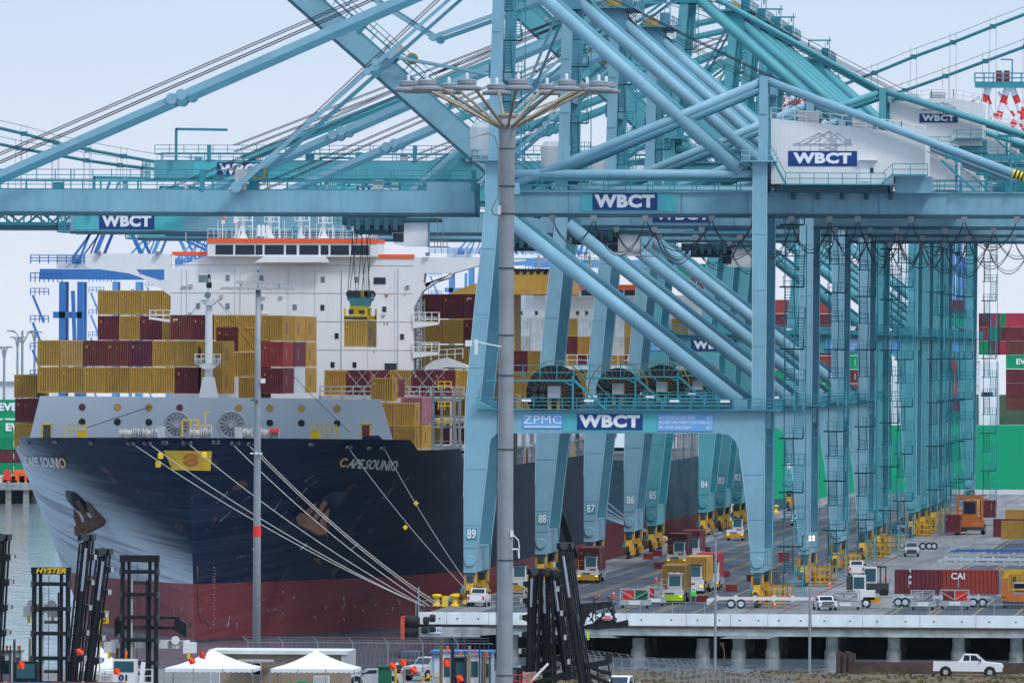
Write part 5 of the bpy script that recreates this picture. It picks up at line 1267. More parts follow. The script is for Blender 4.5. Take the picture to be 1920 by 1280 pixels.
# row of aft containers above deck, seen through the crane legs
for i, k in enumerate('YRYYRYY'):
    for t in range(2): cpx(880 + i * 36.5, 740 - 43 * t, 1385 - 3, k if t == 0 else 'YYRYYRY'[i], '%s container on the after deck behind the crane leg, %s of %s tier' % (CN[k if t == 0 else 'YYRYYRY'[i]], ORD[i], ('lower', 'upper')[t]), 'containers on the after deck', H=2.7) if i < 4 or t == 0 else None

# mooring lines
def rope_pts(a, b_, sag, n=16): return [a.lerp(b_, t / n) - Vector((0, 0, sag * 4 * (t / n) * (1 - t / n))) for t in range(n + 1)]
G0 = 'mooring lines from the bow to the quay'
bol = [(782, 1133), (790, 1136), (797, 1138), (806, 1138), (815, 1137), (822, 1136)]
for i, (px, py, ex, ey) in enumerate(((258, 831, 782, 1130), (287, 831, 790, 1134), (357, 831, 797, 1136), (437, 831, 806, 1136), (466, 832, 818, 1134), (481, 842, 826, 1134))):
    a = SH.proj(px, py, 0.4)[0]; e_ = G(ex + 20, ey - 8, 0.5); e_ = P(ex, ey, 1112.0 + 3 * i)
    o = MB().poly(rope_pts(a, e_, 0.9), 0.042, 6).build('mooring_line', 'rope'); tag(o, 'pale mooring line from the bow to the quay, %s counted from the left' % ORD[i], 'rope', G0)
for i, (px, py, ex, ey, gx, gy) in enumerate(((652, 838, 874, 1105, 760, 988), (717, 838, 880, 1098, 780, 943))):
    a = SH.proj(px, py, 0.4)[0]; e_ = P(ex, ey, 1140)
    o = MB().poly(rope_pts(a, e_, 0.5), 0.045, 6).build('mooring_line', 'grey'); tag(o, 'thin grey mooring line from the right bow, %s' % ('left one' if i == 0 else 'right one'), 'rope', G0)
    v = P(gx, gy, 1153); o = MB().lathe((v.x, v.y, v.z), [(0.3, 0), (0.3, 0.05)], 4, 'y').build('rat_guard', 'yellow'); tag(o, 'yellow rat guard on the %s grey mooring line' % ('left' if i == 0 else 'right'), 'rat guard', 'rat guards')
for i, (gx, gy) in enumerate(((310, 848), (307, 864), (380, 848))):
    v = SH.proj(gx, gy, 1.2)[0]; o = MB().lathe((v.x, v.y, v.z), [(0.16, -.1), (0.3, 0), (0.3, 0.5), (.16, .6)], 8).build('rat_guard', 'yellow')
    tag(o, 'yellow guard on a bow mooring line, %s' % ('upper left of the emblem', 'lower left of the emblem', 'above the right side of the emblem')[i], 'rat guard', 'rat guards')
# hanging load
YL = 1157 + 3.0
v = P(645, 650.5, YL)
cont = container(v.x, YL, v.z, 'Y', 'mustard container hanging from the crane spreader in front of the white deckhouse', None, H=2.9)
pass
sp = thing('spreader', 'yellow spreader with a teal head block hanging on ropes above the lifted container', 'spreader', (v.x + 1.22, YL + 6.1, v.z + 2.95))
b = MB(); b.box(-1.2, 1.2, -6.1, -5.7, 0.0, 0.45).box(-1.2, 1.2, 5.7, 6.1, 0.0, 0.45).box(-0.45, 0.45, -5.8, 5.8, 0.1, 0.6).box(-0.9, 0.9, -3.2, -1.2, 0.45, 1.45).box(-0.9, 0.9, 1.2, 3.2, 0.45, 1.3)
for x in (-1.25, 1.05):
    for y in (-6.1, 5.8): b.box(x, x + 0.2, y - 0.1, y + 0.2, 0.0, 1.2)
b.build('spreader_frame', 'yellow', sp)
MB().box(-1.22, 1.22, -6.2, -6.1, 0.02, 0.3).box(-1.0, -0.5, -3.3, -3.2, 0.6, 1.1).box(0.1, .7, -3.3, -3.2, .7, 1.0).build('twist_lock_bar', 'dark_grey', sp)
b = MB(); b.prof([(-0.9, 1.4), (-1.0, 1.9), (-1.3, 2.2), (-1.2, 2.8), (1.2, 2.8), (1.3, 2.2), (1.0, 1.9), (0.9, 1.4)], -2.2, 2.2); hb = b.build('head_block', 'teal', sp)
for x in (-0.95, -0.2, 0.55, 1.0):
    for y in (-2.3, 2.3): MB().lathe((x, y, 2.75), [(0.42, -0.12), (0.42, 0.12)], 14, 'y').build('sheave', 'dark_grey' if x != .55 else 'cable_yellow', hb)
b = MB(); tz = P(690, 432, YL).z - (v.z + 2.95)
for x0, x1 in ((-1.2, -0.8), (-1.0, -0.3), (-.3, -.9), (-.1, .2), (.3, .9), (.6, 0.1), (1.0, 1.1), (1.2, .6)): b.tube((x0, -2.2, 2.9), (x1, -0.5, tz), 0.035, 4)
b.build('lifting_rope', 'rope_dark', sp)
# ---------------------------------------------------------------- second ship on the same quay
S2 = Hull(1512.0, CAM.x - 116.0, 21.5, 300.0, 12.0)
ship2 = thing('container_ship', 'second container ship moored farther along the quay, teal grey side, orange topped white bridge', 'ship')
S2.mesh(lambda s: 12.2 - 1.2 * min(1, s / 60)).build('hull', ['hull_teal', 'hull_red', 'hull_boot'], ship2, smooth=True)
S2.deck(10.5, 2, 290).build('main_deck', 'dark_grey', ship2)
Y2 = 1748.0
q2 = lambda pts, Y=Y2: [(P(x, y, Y).x, P(x, y, Y).z) for x, y in pts]
dh = MB().prof(q2([(900, 760), (900, 552), (1375, 554), (1375, 760)]), Y2, Y2 + 12).build('deckhouse', 'white_ship', ship2)
w2 = MB().prof(q2([(1000, 556), (1000, 533), (1196, 535), (1196, 557)]), Y2 - 1.2, Y2 + 8).build('wheelhouse', 'white_ship', ship2)
MB().prof(q2([(1000, 541), (1000, 532), (1196, 534), (1196, 543)]), Y2 - 1.4, Y2 - 1.2).build('orange_band', 'orange_band', w2)
for a, c in ((1002, 1008), (1010, 1024), (1028, 1045), (1050, 1070), (1074, 1087), (1091, 1113), (1117, 1140), (1146, 1169), (1172, 1192)):
    MB().prof(q2([(a, 554), (a, 544), (c, 544), (c, 554)]), Y2 - 1.3, Y2 - 1.2).build('bridge_window', 'glass', w2)
for a in (977, 1006, 1083, 1100, 1240): MB().prof(q2([(a - 2.5, 590), (a - 2.5, 583), (a + 2.5, 583), (a + 2.5, 590)]), Y2 - .1, Y2).build('cabin_window', 'glass', dh)
b = MB()
for x in (1010, 1062, 1105, 1128): b.prof(q2([(x - 4, 533), (x - 2, 478), (x + 2, 478), (x + 4, 533)], Y2 + 3), Y2 + 3, Y2 + 4); b.rail(P(x - 10, 500, Y2 + 3), P(x + 10, 500, Y2 + 3), 1.4, 0.8, .06)
b.build('radar_mast', 'light_grey', w2)
b = MB(); b.prof(q2([(930, 692), (930, 684), (1330, 686), (1330, 694)], Y2 - 16), Y2 - 16, Y2 - 12).rail(P(930, 684, Y2 - 16), P(1330, 686, Y2 - 16), 1.7, 1.6, 0.06)
b.build('gallery', 'white', ship2)
pat = ['NWWYYWRWYWWYWWNY', 'RWWYRYCWYWRWWRWY', 'YRYNYRYYRYYYRYRY', 'RYYRYYRNYRYYYRYY', 'YYRYYRYYYRYYRYYR']
for t, (yb, yt) in enumerate(((630, 597), (664, 630), (698, 664), (732, 698), (766, 732))):
    for i in range(15):
        k = pat[t][i]; H = 2.9
        cpx(935 + i * 29.6, yb + i * .13, Y2 - 12.5 - (0 if t < 2 else 2.0), k, '%s container on the second ship, tier %s from top, %s from left' % (CN[k], ('one', 'two', 'three', 'four', 'five')[t], ORD[i] if i < 14 else 'last'), 'containers on the second ship', H=H, txt='tex' if (t == 0 and i == 4) else None, door=(k == 'W'))
b = MB(); r5 = random.Random(9)     # side lashing structures
for k in range(26):
    Y = 1560 + k * 7.5; x = S2.Xc + 20.5
    b.box(x, x + 0.3, Y, Y + 0.4, 10.5, 15.4 + (k % 3)); b.beam((x, Y, 14.5), (x, Y + 7.5, 14.5), 0.25); b.beam((x, Y, 12.5), (x, Y + 7.5, 12.5), 0.12)
b.build('lashing_bridge', 'light_grey', ship2)
o = MB().mi(0).beam((-3.2, 1362, 1.2), (-4.0, 1318, 13.0), 0.9, 0.25).rail((-3.2, 1362, 1.3), (-4.0, 1318, 13.1), 1.1, 2.0, 0.09, 1).build('gangway', 'steel_dark'); tag(o, 'dark gangway sloping down the ship side to the quay behind crane 89', 'gangway')
# moorings between the two ships
for i in range(5):
    a = Vector((-9 - i * 2, 1466, 9.5)); e_ = Vector((-1.2, 1520 + 4 * i, 0.6))
    o = MB().poly(rope_pts(a, e_, 0.8), 0.09, 5).build('mooring_line', 'letter_soft'); tag(o, 'stern mooring line of the near ship, %s of five' % ORD[i], 'rope', 'stern mooring lines')

# ---------------------------------------------------------------- green ship, far stacks, far quay
YG = 2140.0
gs = thing('container_ship', 'green hulled container ship lying across the far end behind the crane legs', 'ship')
f3 = lambda x, y, Y=YG: (P(x, y, Y).x, P(x, y, Y).z)
g_ = [f3(1330, 797), (f3(2100, 797)[0], f3(1900, 797)[1]), (f3(2100, 940)[0], f3(1900, 940)[1]), (f3(1345, 0)[0], f3(1345, 940)[1])]
MB().mi(0).prof([f3(1400, 935), f3(1370, 797), f3(2150, 798), f3(2150, 937)], YG, YG + 32).mi(1).prof([f3(1400, 958), f3(1400, 935.5), f3(2150, 937.5), f3(2150, 960)], YG + .05, YG + 32).build('hull', ['green_hull', 'steel_dark'], gs)
d3 = MB().prof([f3(1834, 797), f3(1834, 678), f3(1868, 678), f3(1868, 797)], YG + 2, YG + 20).build('deckhouse', 'white_ship', gs)
MB().prof([f3(1840, 742), f3(1840, 735), f3(1861, 735), f3(1861, 742)], YG + 1.9, YG + 2).build('bridge_window', 'glass', d3)
MB().prof([f3(1670, 797), f3(1670, 478), f3(1702, 478), f3(1702, 797)], YG + 2, YG + 20).build('deckhouse', 'white_ship', gs)
MB().prof([f3(1800, 797), f3(1800, 480), f3(1818, 480), f3(1818, 797)], YG + 12, YG + 20).build('funnel', 'crane_blue', gs)
cols = ['DDRBRCRGB', 'RRRBBGRRB']
stack = [(1886, 587, 'D'), (1886, 613, 'R'), (1886, 639, 'B'), (1886, 665, 'G'), (1886, 692, 'R'), (1886, 718, 'R'), (1886, 743, 'B')]
for i, (px, py, k) in enumerate(stack):
    v = P(px, py + 26, YG + 4)
    o = container(v.x, YG + 6.4, v.z, k, '%s container seen side on, %s from the top of the stack at the right edge' % (CN[k], ORD[i]), 'far stack at the right edge', H=2.75, rz=R(-90), Lc=12.19)
    if k == 'G': text('lettering', 'EVERG', 1.5, 'letter', gs, (v.x + 4.4, YG + 3.9, v.z + 1.35), bold=0.04, xs=1.1)
for i in range(3):
    for t in range(6):
        k = 'RGDRGC'[(i * 2 + t * 5) % 6]; v = P(1835 + i * 17, 613 + 26 * t, YG + 7)
        cpx(1835 + i * 17.5, 613 + 26 * t, YG + 24, k, '%s container end in the far stack, column %s, tier %s from the top' % (CN[k], ('one', 'two', 'three')[i], ('one', 'two', 'three', 'four', 'five', 'six')[t]), 'far container ends at the right', H=2.75, Lc=6.06, door=True) if 613 + 26 * t < 690 else None
rg = random.Random(41)
for c_ in range(3):
    for t_ in range(9 if c_ != 1 else 7):
        k = rg.choice('CRGGRBCRG'); v = P(1446 + 122 * c_, 797 - 26.2 * t_, YG + 6); container(v.x, YG + 8.4, v.z, k, '%s deck container on the green ship, %s column from left, %s tier up' % (CN[k], ORD[c_], ORD[t_]), 'deck containers on the green ship', H=2.72, rz=R(-90), Lc=12.19)
for i, (px, py, k) in enumerate(((1267, 520, 'G'), (1270, 546, 'R'))):
    v = P(px, py, YG + 20); container(v.x, YG + 24, v.z, k, '%s container glimpsed far off between the crane legs, %s' % (CN[k], ('high beside the pale crane tubes', 'under the high green one')[i]), 'far containers between the crane legs', H=2.75, rz=R(-90), Lc=12.19)
# quay end wall
b = MB(); a = P(1560, 962, 2086); b.box(20, 200, 2085, 2085.6, 0, 0.9); o = b.build('quay_barrier', 'barrier_white'); tag(o, 'long white barrier at the far end of the wharf in front of the green hull', 'barrier')

# ---------------------------------------------------------------- left background
YE = 2160.0
mb = MB(); mb.box(P(-900, 0, YE).x, P(66, 0, YE).x, YE, YE + 260, P(0, 918, YE).z, P(0, 905, YE).z); struct('far_pier', mb, 'concrete')
for i in range(5):
    x = P(8 + i * 33 - 60, 0, YE).x; o = MB().box(x, x + 1.1, YE + .5, YE + 1.4, -6, P(0, 917, YE).z).build('pier_pile', 'pile'); tag(o, 'pile under the far left pier, %s from the left' % ORD[i], 'pile', 'piles of the far pier')
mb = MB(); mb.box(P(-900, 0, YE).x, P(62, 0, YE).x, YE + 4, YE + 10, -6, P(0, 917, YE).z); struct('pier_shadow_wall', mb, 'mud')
Y3 = 2230.0
for i, (px, py, k, tx) in enumerate(((-80, 787, 'G', 'EVERG'), (-60, 824, 'G', 'EVERG'), (-80, 862, 'G', None), (-110, 900, 'R', None), (-80, 768, 'G', None))):
    pass
for t, (yt, ks, tx) in enumerate(((746, 'GG', 'EVER'), (784, 'GG', 'EVE'), (806, 'GG', None), (829, 'BR', None), (852, 'GG', None))):
    for j, px in enumerate((-122, -8)):
        v = P(px, yt + 38, Y3); k = ks[j]
        o = container(v.x, Y3 + 2.44, v.z, k, '%s container in the far left stack, %s tier from the top, %s' % (CN[k], ORD[t], ('left', 'right')[j]), 'far stack at the left edge', H=3.9 if t < 2 else 2.7, rz=R(-90), Lc=12.19)
    if tx: text('lettering', 'EVERG' if t == 0 else 'EVERG', 2.1, 'letter', o, (0.0, 0.0, 0.0), bold=0.05) if False else None
    if tx:
        v = P(-4 if t == 0 else 10, yt + 17, Y3 - .1); to = text('lettering', 'EVER', 2.1, 'letter', o, (0, 0, 0), bold=0.05, xs=1.2, align='LEFT', rz=R(90))
        to.location = o.matrix_world.inverted() @ Vector((0, 0, 0)) if False else (2.5, 0, 0)
        bpy.context.view_layer.update(); mw = Matrix.Translation(o.location) @ Matrix.Rotation(R(-90), 4, 'Z')
        to.location = mw.inverted() @ v
for i, (px, kk) in enumerate(((4, 'bright_red'), (22, 'orange'), (36, 'orange'), (50, 'crane_blue'))):
    v = P(px, 903, YE + 6); o = MB().mi(0).box(v.x, v.x + 2.6, YE + 6, YE + 9, v.z, v.z + 1.2).box(v.x + .4, v.x + 1.5, YE + 6, YE + 8, v.z + 1.2, v.z + 2.4).mi(1).lathe((v.x + .6, YE + 5.9, v.z), [(.5, 0), (.5, .3)], 10, 'y').lathe((v.x + 2.1, YE + 5.9, v.z), [(.5, 0), (.5, .3)], 10, 'y').build('yard_machine', [kk, 'rubber'])
    tag(o, '%s yard machine parked on the far left pier, %s' % (kk.replace('_', ' '), ('leftmost', 'second', 'third', 'rightmost')[i]), 'machine', 'machines on the far pier')
# blue cranes
def blue_crane(px0, px1, ytop, Y, label, m='crane_blue', scale=1.0):
    r = thing('gantry_crane', label, 'gantry crane', (0, 0, 0), 'blue cranes across the water')
    a, c = P(px0, 660, Y).x, P(px1, 660, Y).x; u = (c - a); zt = P(px0, ytop, Y).z; zg = P(px0, ytop - 20, Y).z
    for X in (a, c - u * .08):
        for dy in (0, 5): MB().box(X - .7, X + .7, Y + dy, Y + dy + 2, -2, zt).build('leg', m, r)
    MB().beam((a + 4 * 1, Y, -2), (c - 2, Y, zt - 2), .8).build('brace', m, r)
    MB().box(a - 5, c + 32, Y, Y + 3, zt + .5, zt + 2.8).box(a - 2, c, Y, Y + 3, zt - 8, zt - 6.6).build('girder', m, r)
    b = MB(); b.rail((a - 7, Y, zt + 4), (c + 30, Y, zt + 4), 1.8, 2, 0.12, 2)
    for k in range(9): b.rail((a - 7, Y, zt - 3 - k * 6), (a - 3, Y, zt - 3 - k * 6), 1.5, 1, 0.1).beam((a - 6.5, Y, zt - 3 - k * 6), (a - 4, Y, zt - 9 - k * 6), 0.5)
    b.rail((a - 7, Y, zt - .1), (a, Y, zt - .1), 2, 1, 0.12); b.build('walkway', m, r)
    hse = MB().box(a - 1.5, a + 6, Y + 2, Y + 9, zt + 3, zt + 6).build('machinery_house', 'house_white', r)
    MB().box(a + 2, a + 4, Y + 1.9, Y + 2, zt + 4, zt + 5).build('name_board', 'crane_blue', hse)
    b = MB(); ax_ = c + 8
    for q0, q1, w in (((a + 2, zt + 5), (ax_, zt + 19), .5), ((ax_ - 6, zt + 4), (ax_, zt + 19), .9), ((ax_ + 6, zt + 4), (ax_ - 1, zt + 19), .9), ((ax_, zt + 19), (c + 60, zt + 5), 0.4), ((ax_, zt + 16), (c + 34, zt + 4), 0.6), ((ax_ - 4, zt + 14), (ax_ + 4, zt + 18), 0.6), ((ax_ - 9, zt + 4), (ax_ - 2, zt + 22), .5)):
        b.beam((q0[0], Y + 1, q0[1]), (q1[0], Y + 1, q1[1]), w); b.beam((q0[0] + 1.5, Y + 5, q0[1]), (q1[0] + 1.5, Y + 5, q1[1]), w * .7)
    b.build('tower_frame', m, r)
    return r
blue_crane(116, 153, 528, 2380, 'nearest blue gantry crane across the water left of the white bridge wing')
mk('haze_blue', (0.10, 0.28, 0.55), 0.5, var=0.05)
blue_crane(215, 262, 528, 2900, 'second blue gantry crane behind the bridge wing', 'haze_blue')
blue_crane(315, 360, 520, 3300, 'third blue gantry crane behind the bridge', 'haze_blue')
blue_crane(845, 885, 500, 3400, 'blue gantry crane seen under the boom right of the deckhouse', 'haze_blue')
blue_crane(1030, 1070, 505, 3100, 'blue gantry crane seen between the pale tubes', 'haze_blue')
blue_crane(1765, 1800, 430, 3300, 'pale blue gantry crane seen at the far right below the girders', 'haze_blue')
# red and white striped cranes
def striped_crane(px, ytop, Y, s, label):
    r = thing('gantry_crane', label, 'gantry crane', (0, 0, 0), 'red and white striped cranes')
    c = P(px, ytop, Y)
    for (u0, w0, u1, w1, nm) in ((-1, 0, -9, -22, 'leg'), (3, 0, -4, -24, 'leg'), (4, 0, 13, -24, 'leg'), (-2, 0, 8, -26, 'brace'), (8, 0, 5, -24, 'leg'), (-3, -2, -20, -14, 'brace'), (11, 0, 22, -26, 'leg'), (0, -9, 9, -15, 'brace'), (1, -1, 14, -20, 'brace'), (9, 0, -3, -20, 'leg'), (6, -14, -6, -20, 'brace')):
        b = MB(); n = 14
        for k in range(n):
            t0, t1 = k / n, (k + 1) / n; p = lambda t: (c.x + (u0 + (u1 - u0) * t) * s, Y, c.z + (w0 + (w1 - w0) * t) * s)
            b.mi(k % 2).tube(p(t0), p(t1), (0.72 if nm == 'leg' else 0.32) * s, 10)
        b.build(nm, ['letter', 'bright_red'], r)
    b = MB(); b.mi(0).box(c.x - 4 * s, c.x + 12 * s, Y - 2, Y + 6, c.z, c.z + 1.2 * s); b.rail((c.x - 4 * s, Y - 2, c.z + 1), (c.x + 12 * s, Y - 2, c.z + 1), 2 * s, 2, 0.15 * s)
    for u in (0.5, 2.2, 8): b.mi(1).box(c.x + u * s, c.x + (u + 1.2) * s, Y - 1, Y + 3, c.z + 1.2 * s, c.z + 3.6 * s)
    b.mi(0).beam((c.x + 4 * s, Y, c.z), (c.x + 4 * s, Y, c.z + 6 * s), .3 * s).beam((c.x + 4 * s, Y, c.z + 6 * s), (c.x + 1.5 * s, Y, c.z + 6 * s), .3 * s)
    b.build('top_platform', ['trim_teal', 'red'], r); return r
striped_crane(1863, 164, 2350, 1.0, 'red and white striped crane top at the right edge of the sky')
striped_crane(1488, 150, 2600, 0.9, 'red and white striped crane peeping between the teal tubes')
striped_crane(1497, 180, 2700, 0.75, 'farther red and white striped crane behind the teal tubes')

# ---------------------------------------------------------------- suspension bridge
YB = 2790.0
br = thing('suspension_bridge', 'teal green suspension bridge crossing behind the cranes, cables rising to the right', 'bridge')
def cable(pts, Y, nm='main_cable'):
    ps = [P(x, y, Y) for x, y in pts]; b = MB(); b.poly(ps, 0.42, 8)
    for p in ps: b.box(p.x - 0.7, p.x + 0.7, p.y - 0.5, p.y + 0.5, p.z - 0.6, p.z + 0.6)
    b.poly([p + Vector((0, 0, 2.0)) for p in ps], 0.07, 4); b.build(nm, 'bridge_green', br)
    h = MB()
    for p in ps[1:]:
        for dx in (-0.8, 0.8): h.beam((p.x + dx, p.y, p.z + 2.4), (p.x + dx, p.y, P(0, 395, Y).z), 0.11)
    h.build('suspender', 'grey', br)
cable([(-60, 226), (-15, 237), (45, 251), (105, 268), (165, 281), (232, 293), (300, 305), (480, 322), (760, 333), (1000, 318), (1250, 270), (1450, 205), (1570, 163), (1640, 137), (1713, 107), (1787, 80), (1862, 50), (1940, 20)], YB)
cable([(-60, 258), (-20, 266), (35, 278), (103, 290), (162, 301), (225, 310), (300, 318), (480, 333), (760, 345), (1000, 332), (1300, 285), (1500, 235), (1620, 195), (1697, 170), (1773, 143), (1848, 115), (1924, 87), (2000, 60)], YB + 25)
zt, zb_ = P(50, 396, YB).z, P(50, 422, YB).z; x0, x1 = P(-200, 0, YB).x, P(2100, 0, YB).x
b = MB()
for dy in (0, 22):
    b.mi(0).box(x0, x1, YB + dy, YB + dy + 1, zt - 0.9, zt).box(x0, x1, YB + dy, YB + dy + 1, zb_, zb_ + .8)
    k = 0; x = x0
    while x < x1:
        b.beam((x, YB + dy + .5, zb_ if k % 2 else zt), (x + 4.5, YB + dy + .5, zt if k % 2 else zb_), 0.55); b.beam((x, YB + dy + .5, zb_), (x, YB + dy + .5, zt), 0.35); x += 4.5; k += 1
b.mi(1).box(x0, x1, YB + 1.1, YB + 21.9, zb_ - 1.2, zb_ - 0.1)
b.build('deck_truss', ['bridge_green', 'steel_dark'], br)

# far lamp posts on the left
for i, (px, yt, Y, w) in enumerate(((42, 620, 2250, 22), (33, 632, 2500, 8), (65, 622, 2450, 8), (8, 650, 2300, 9))):
    r = thing('light_mast', 'thin far lamp mast at the left edge, %s' % ('tallest with outstretched arms', 'short one beside the tallest', 'right one', 'leftmost one')[i], 'lamp post', (0, 0, 0), 'far lamp masts at the left')
    v = P(px, yt, Y); MB().tube((v.x, Y, -3), (v.x, Y, v.z), 0.35, 8, 0.25).build('pole', 'galv', r)
    hw = w * Y / FPX; b = MB()
    for s_ in (-1, 1): b.poly([(v.x, Y, v.z - 3), (v.x + s_ * hw * .5, Y, v.z - .5), (v.x + s_ * hw, Y, v.z)], 0.14, 5).box(v.x + s_ * hw - .8, v.x + s_ * hw + .8, Y - .3, Y + .3, v.z - .2, v.z + .1)
    b.build('lamp_arm', 'galv', r)
# distant shore
mk('far_trees', (0.05, 0.09, 0.05), 0.9, var=0.4, scale=0.05); mk('far_land', (0.20, 0.22, 0.22), 0.9)
mb = MB(); mb.box(-2480, 2480, 3600, 5200, -6, -1.0); struct('far_shore', mb, 'far_land')
hz = MB(); r6 = random.Random(12); xs = [-900 + i * 22 for i in range(110)]
hs_ = [5 + 5 * math.sin(i * 0.17) + 3 * r6.random() for i in range(110)]
hz.prof([(xs[0], -2)] + [(x, 4 + h) for x, h in zip(xs, hs_)] + [(xs[-1], -2)], 3700, 3760); struct('hills', hz, 'far_trees')
r7 = random.Random(22)
for i in range(8):
    X = -420 + i * 46 + 14 * r7.random(); w = 18 + 16 * r7.random(); h = 8 + 9 * r7.random()
    r = thing('warehouse', 'pale far warehouse across the water, %s from the left' % ORD[i], 'building', (X, 3300, 0), 'far warehouses')
    MB().box(0, w, 0, 30, -3, h).build('wall', 'light_grey' if i % 2 else 'house_white', r); MB().box(-.5, w + .5, -.5, 30.5, h, h + 1.0).build('roof', 'grey', r)
    for k in range(int(w / 5)): MB().box(2 + k * 5, 4.2 + k * 5, -.1, 0, 1, 4).build('window', 'glass', r)
# ---------------------------------------------------------------- vehicles and small things
def wheel(parent, x, y, r=0.5, w=0.3, rim='light_grey'):
    wb = MB().lathe((x - w / 2, y, r), [(r * .8, 0), (r, 0.04), (r, w - .04), (r * .8, w)], 18, 'x').build('wheel', 'rubber', parent)
    MB().lathe((x - w / 2 - .015, y, r), [(r * .5, 0), (r * .55, .02), (r * .55, w + .01), (r * .5, w + .03)], 14, 'x').build('rim', rim, wb)
    return wb
def place(px, py, z=0.0): return G(px, py, z)

def tractor(px, py, label, front='bogie_yellow', rz=0.0, cab_side=0.35, lamp=True, stripe=None, trailer=True, word='MAFI'):
    v = place(px, py); r = thing('terminal_tractor', label, 'terminal tractor', v, 'terminal tractors on the wharf', rz)
    b = MB(); b.mi(0).box(-1.22, 1.22, 0, 1.5, 1.0, 1.45).mi(1).box(-1.25, 1.25, -0.08, 0.5, 0.38, 1.0).mi(2).box(-0.9, .9, .5, 5.4, 0.6, 0.95)
    b.mi(0).box(-1.2, 1.2, 0.1, 1.3, 1.45, 1.52).mi(2).box(-0.7, 0.3, -0.1, -0.07, 1.08, 1.22); b.build('chassis', ['house_white', front, 'dark_grey'], r)
    cx = cab_side; c = MB(); c.prof([(0.05, 1.45), (0.0, 1.9), (0.22, 3.15), (1.5, 3.2), (1.6, 1.45)], cx - 0.72, cx + 0.72, 'x'); cb = c.build('cab', 'house_white', r)
    g = MB(); g.add([(cx - .6, -0.02, 1.95), (cx + .6, -0.02, 1.95), (cx + .6, 0.165, 3.0), (cx - .6, 0.165, 3.0)], [(0, 1, 2, 3)]).box(cx + .72, cx + .735, .3, 1.4, 2.0, 3.0); g.build('window', 'glass_teal', cb)
    MB().box(cx - .78, cx + .78, -.02, 1.6, 3.2, 3.3).box(cx - .5, cx - .3, .3, .5, 3.3, 3.42).box(cx + .2, cx + .4, .3, .5, 3.3, 3.42).build('cab_roof', 'dark_grey' if front != 'lime' else 'house_white', cb)
    b = MB()
    for x in (-1.15, cx - 0.8): b.beam((x, .4, 1.5), (x, .4, 2.7), .06)
    b.beam((-1.15, .4, 2.65), (cx - .8, .4, 2.65), .06).beam((-1.15, .4, 2.1), (cx - .8, .4, 2.1), .06).beam((-1.15, 1.3, 1.5), (-1.15, 1.3, 2.7), .06).beam((-1.15, .4, 2.65), (-1.15, 1.3, 2.65), .06)
    b.build('access_rail', 'house_white' if front == 'lime' else 'bogie_yellow', r)
    for x in (-1.0, 1.0): MB().box(x - .14, x + .14, -.12, -.07, .78, .93).build('headlight', 'lamp_amber' if lamp else 'light_grey', r)
    if word: text('lettering', word, 0.34, 'bright_red', r, (cx + .25, -0.03, 1.62), bold=.03)
    for x in (-1.02, 1.02):
        wheel(r, x, .75, .5); wheel(r, x, 4.4, .5)
    return r
def on_trailer(px, py, k, label, Lc=12.19, dy=3.3, rz=0, dx=0.0, door=False):
    v = place(px, py); t = thing('container_chassis', 'steel chassis under the ' + label, 'trailer', (v.x + dx, v.y + dy, 0), 'chassis on the wharf', rz)
    MB().box(-1.15, -.95, 0, 12.3, 1.1, 1.35).box(.95, 1.15, 0, 12.3, 1.1, 1.35).box(-1.2, 1.2, 0, .3, 1.0, 1.35).box(-1.2, 1.2, 11.9, 12.2, 1.0, 1.35).box(-.5, .5, .3, 11.9, 1.05, 1.15).build('frame', 'grey', t)
    for x in (-1.0, 1.0):
        for y in (9.0, 10.3): wheel(t, x, y, .48, .35)
        MB().box(x + .05, x + .45, 7.5, 9, .5, 1.1).build('side_guard', 'light_grey', t)
    return container(v.x + dx - 1.22, v.y + dy, 1.37, k, label, 'containers on chassis', Lc=Lc, H=2.75, door=door, rz=rz)
tractor(1102, 1093, 'white and yellow terminal tractor hauling the maroon container behind crane leg 87'); on_trailer(1102, 1093, 'R', 'maroon container hauled by the tractor nearest the ship', dx=-.15)
tractor(1259, 1132, 'terminal tractor with lime green bumper carrying the nearest mustard container', front='lime', word=None); on_trailer(1259, 1132, 'Y', 'mustard container on the tractor with the lime bumper', dx=.0)
tractor(1298, 1113, 'white terminal tractor behind the lime one, right of its container', front='house_white', word=None, cab_side=.3); on_trailer(1302, 1113, 'Y', 'mustard container behind the tractor with the lime bumper', dx=.0)
tractor(1327, 1106, 'terminal tractor with yellow front under the red container', cab_side=.5, word=None); on_trailer(1323, 1106, 'D', 'bright red container right of the mustard pair', dx=.0)
tractor(1268, 1062, 'white terminal tractor in the middle of the wharf before the maroon pair'); on_trailer(1268, 1062, 'B', 'brown container on the middle tractor', dx=-.1)
tractor(1295, 1055, 'terminal tractor half hidden behind the brown container', word=None); on_trailer(1292, 1055, 'R', 'maroon container right behind the brown one', dx=.0)
tractor(1378, 1013, 'farthest terminal tractor, white and yellow, empty, under crane leg 82')
tractor(955 + 12, 1113, 'terminal tractor half hidden behind the big lamp pole', word=None, cab_side=.4)

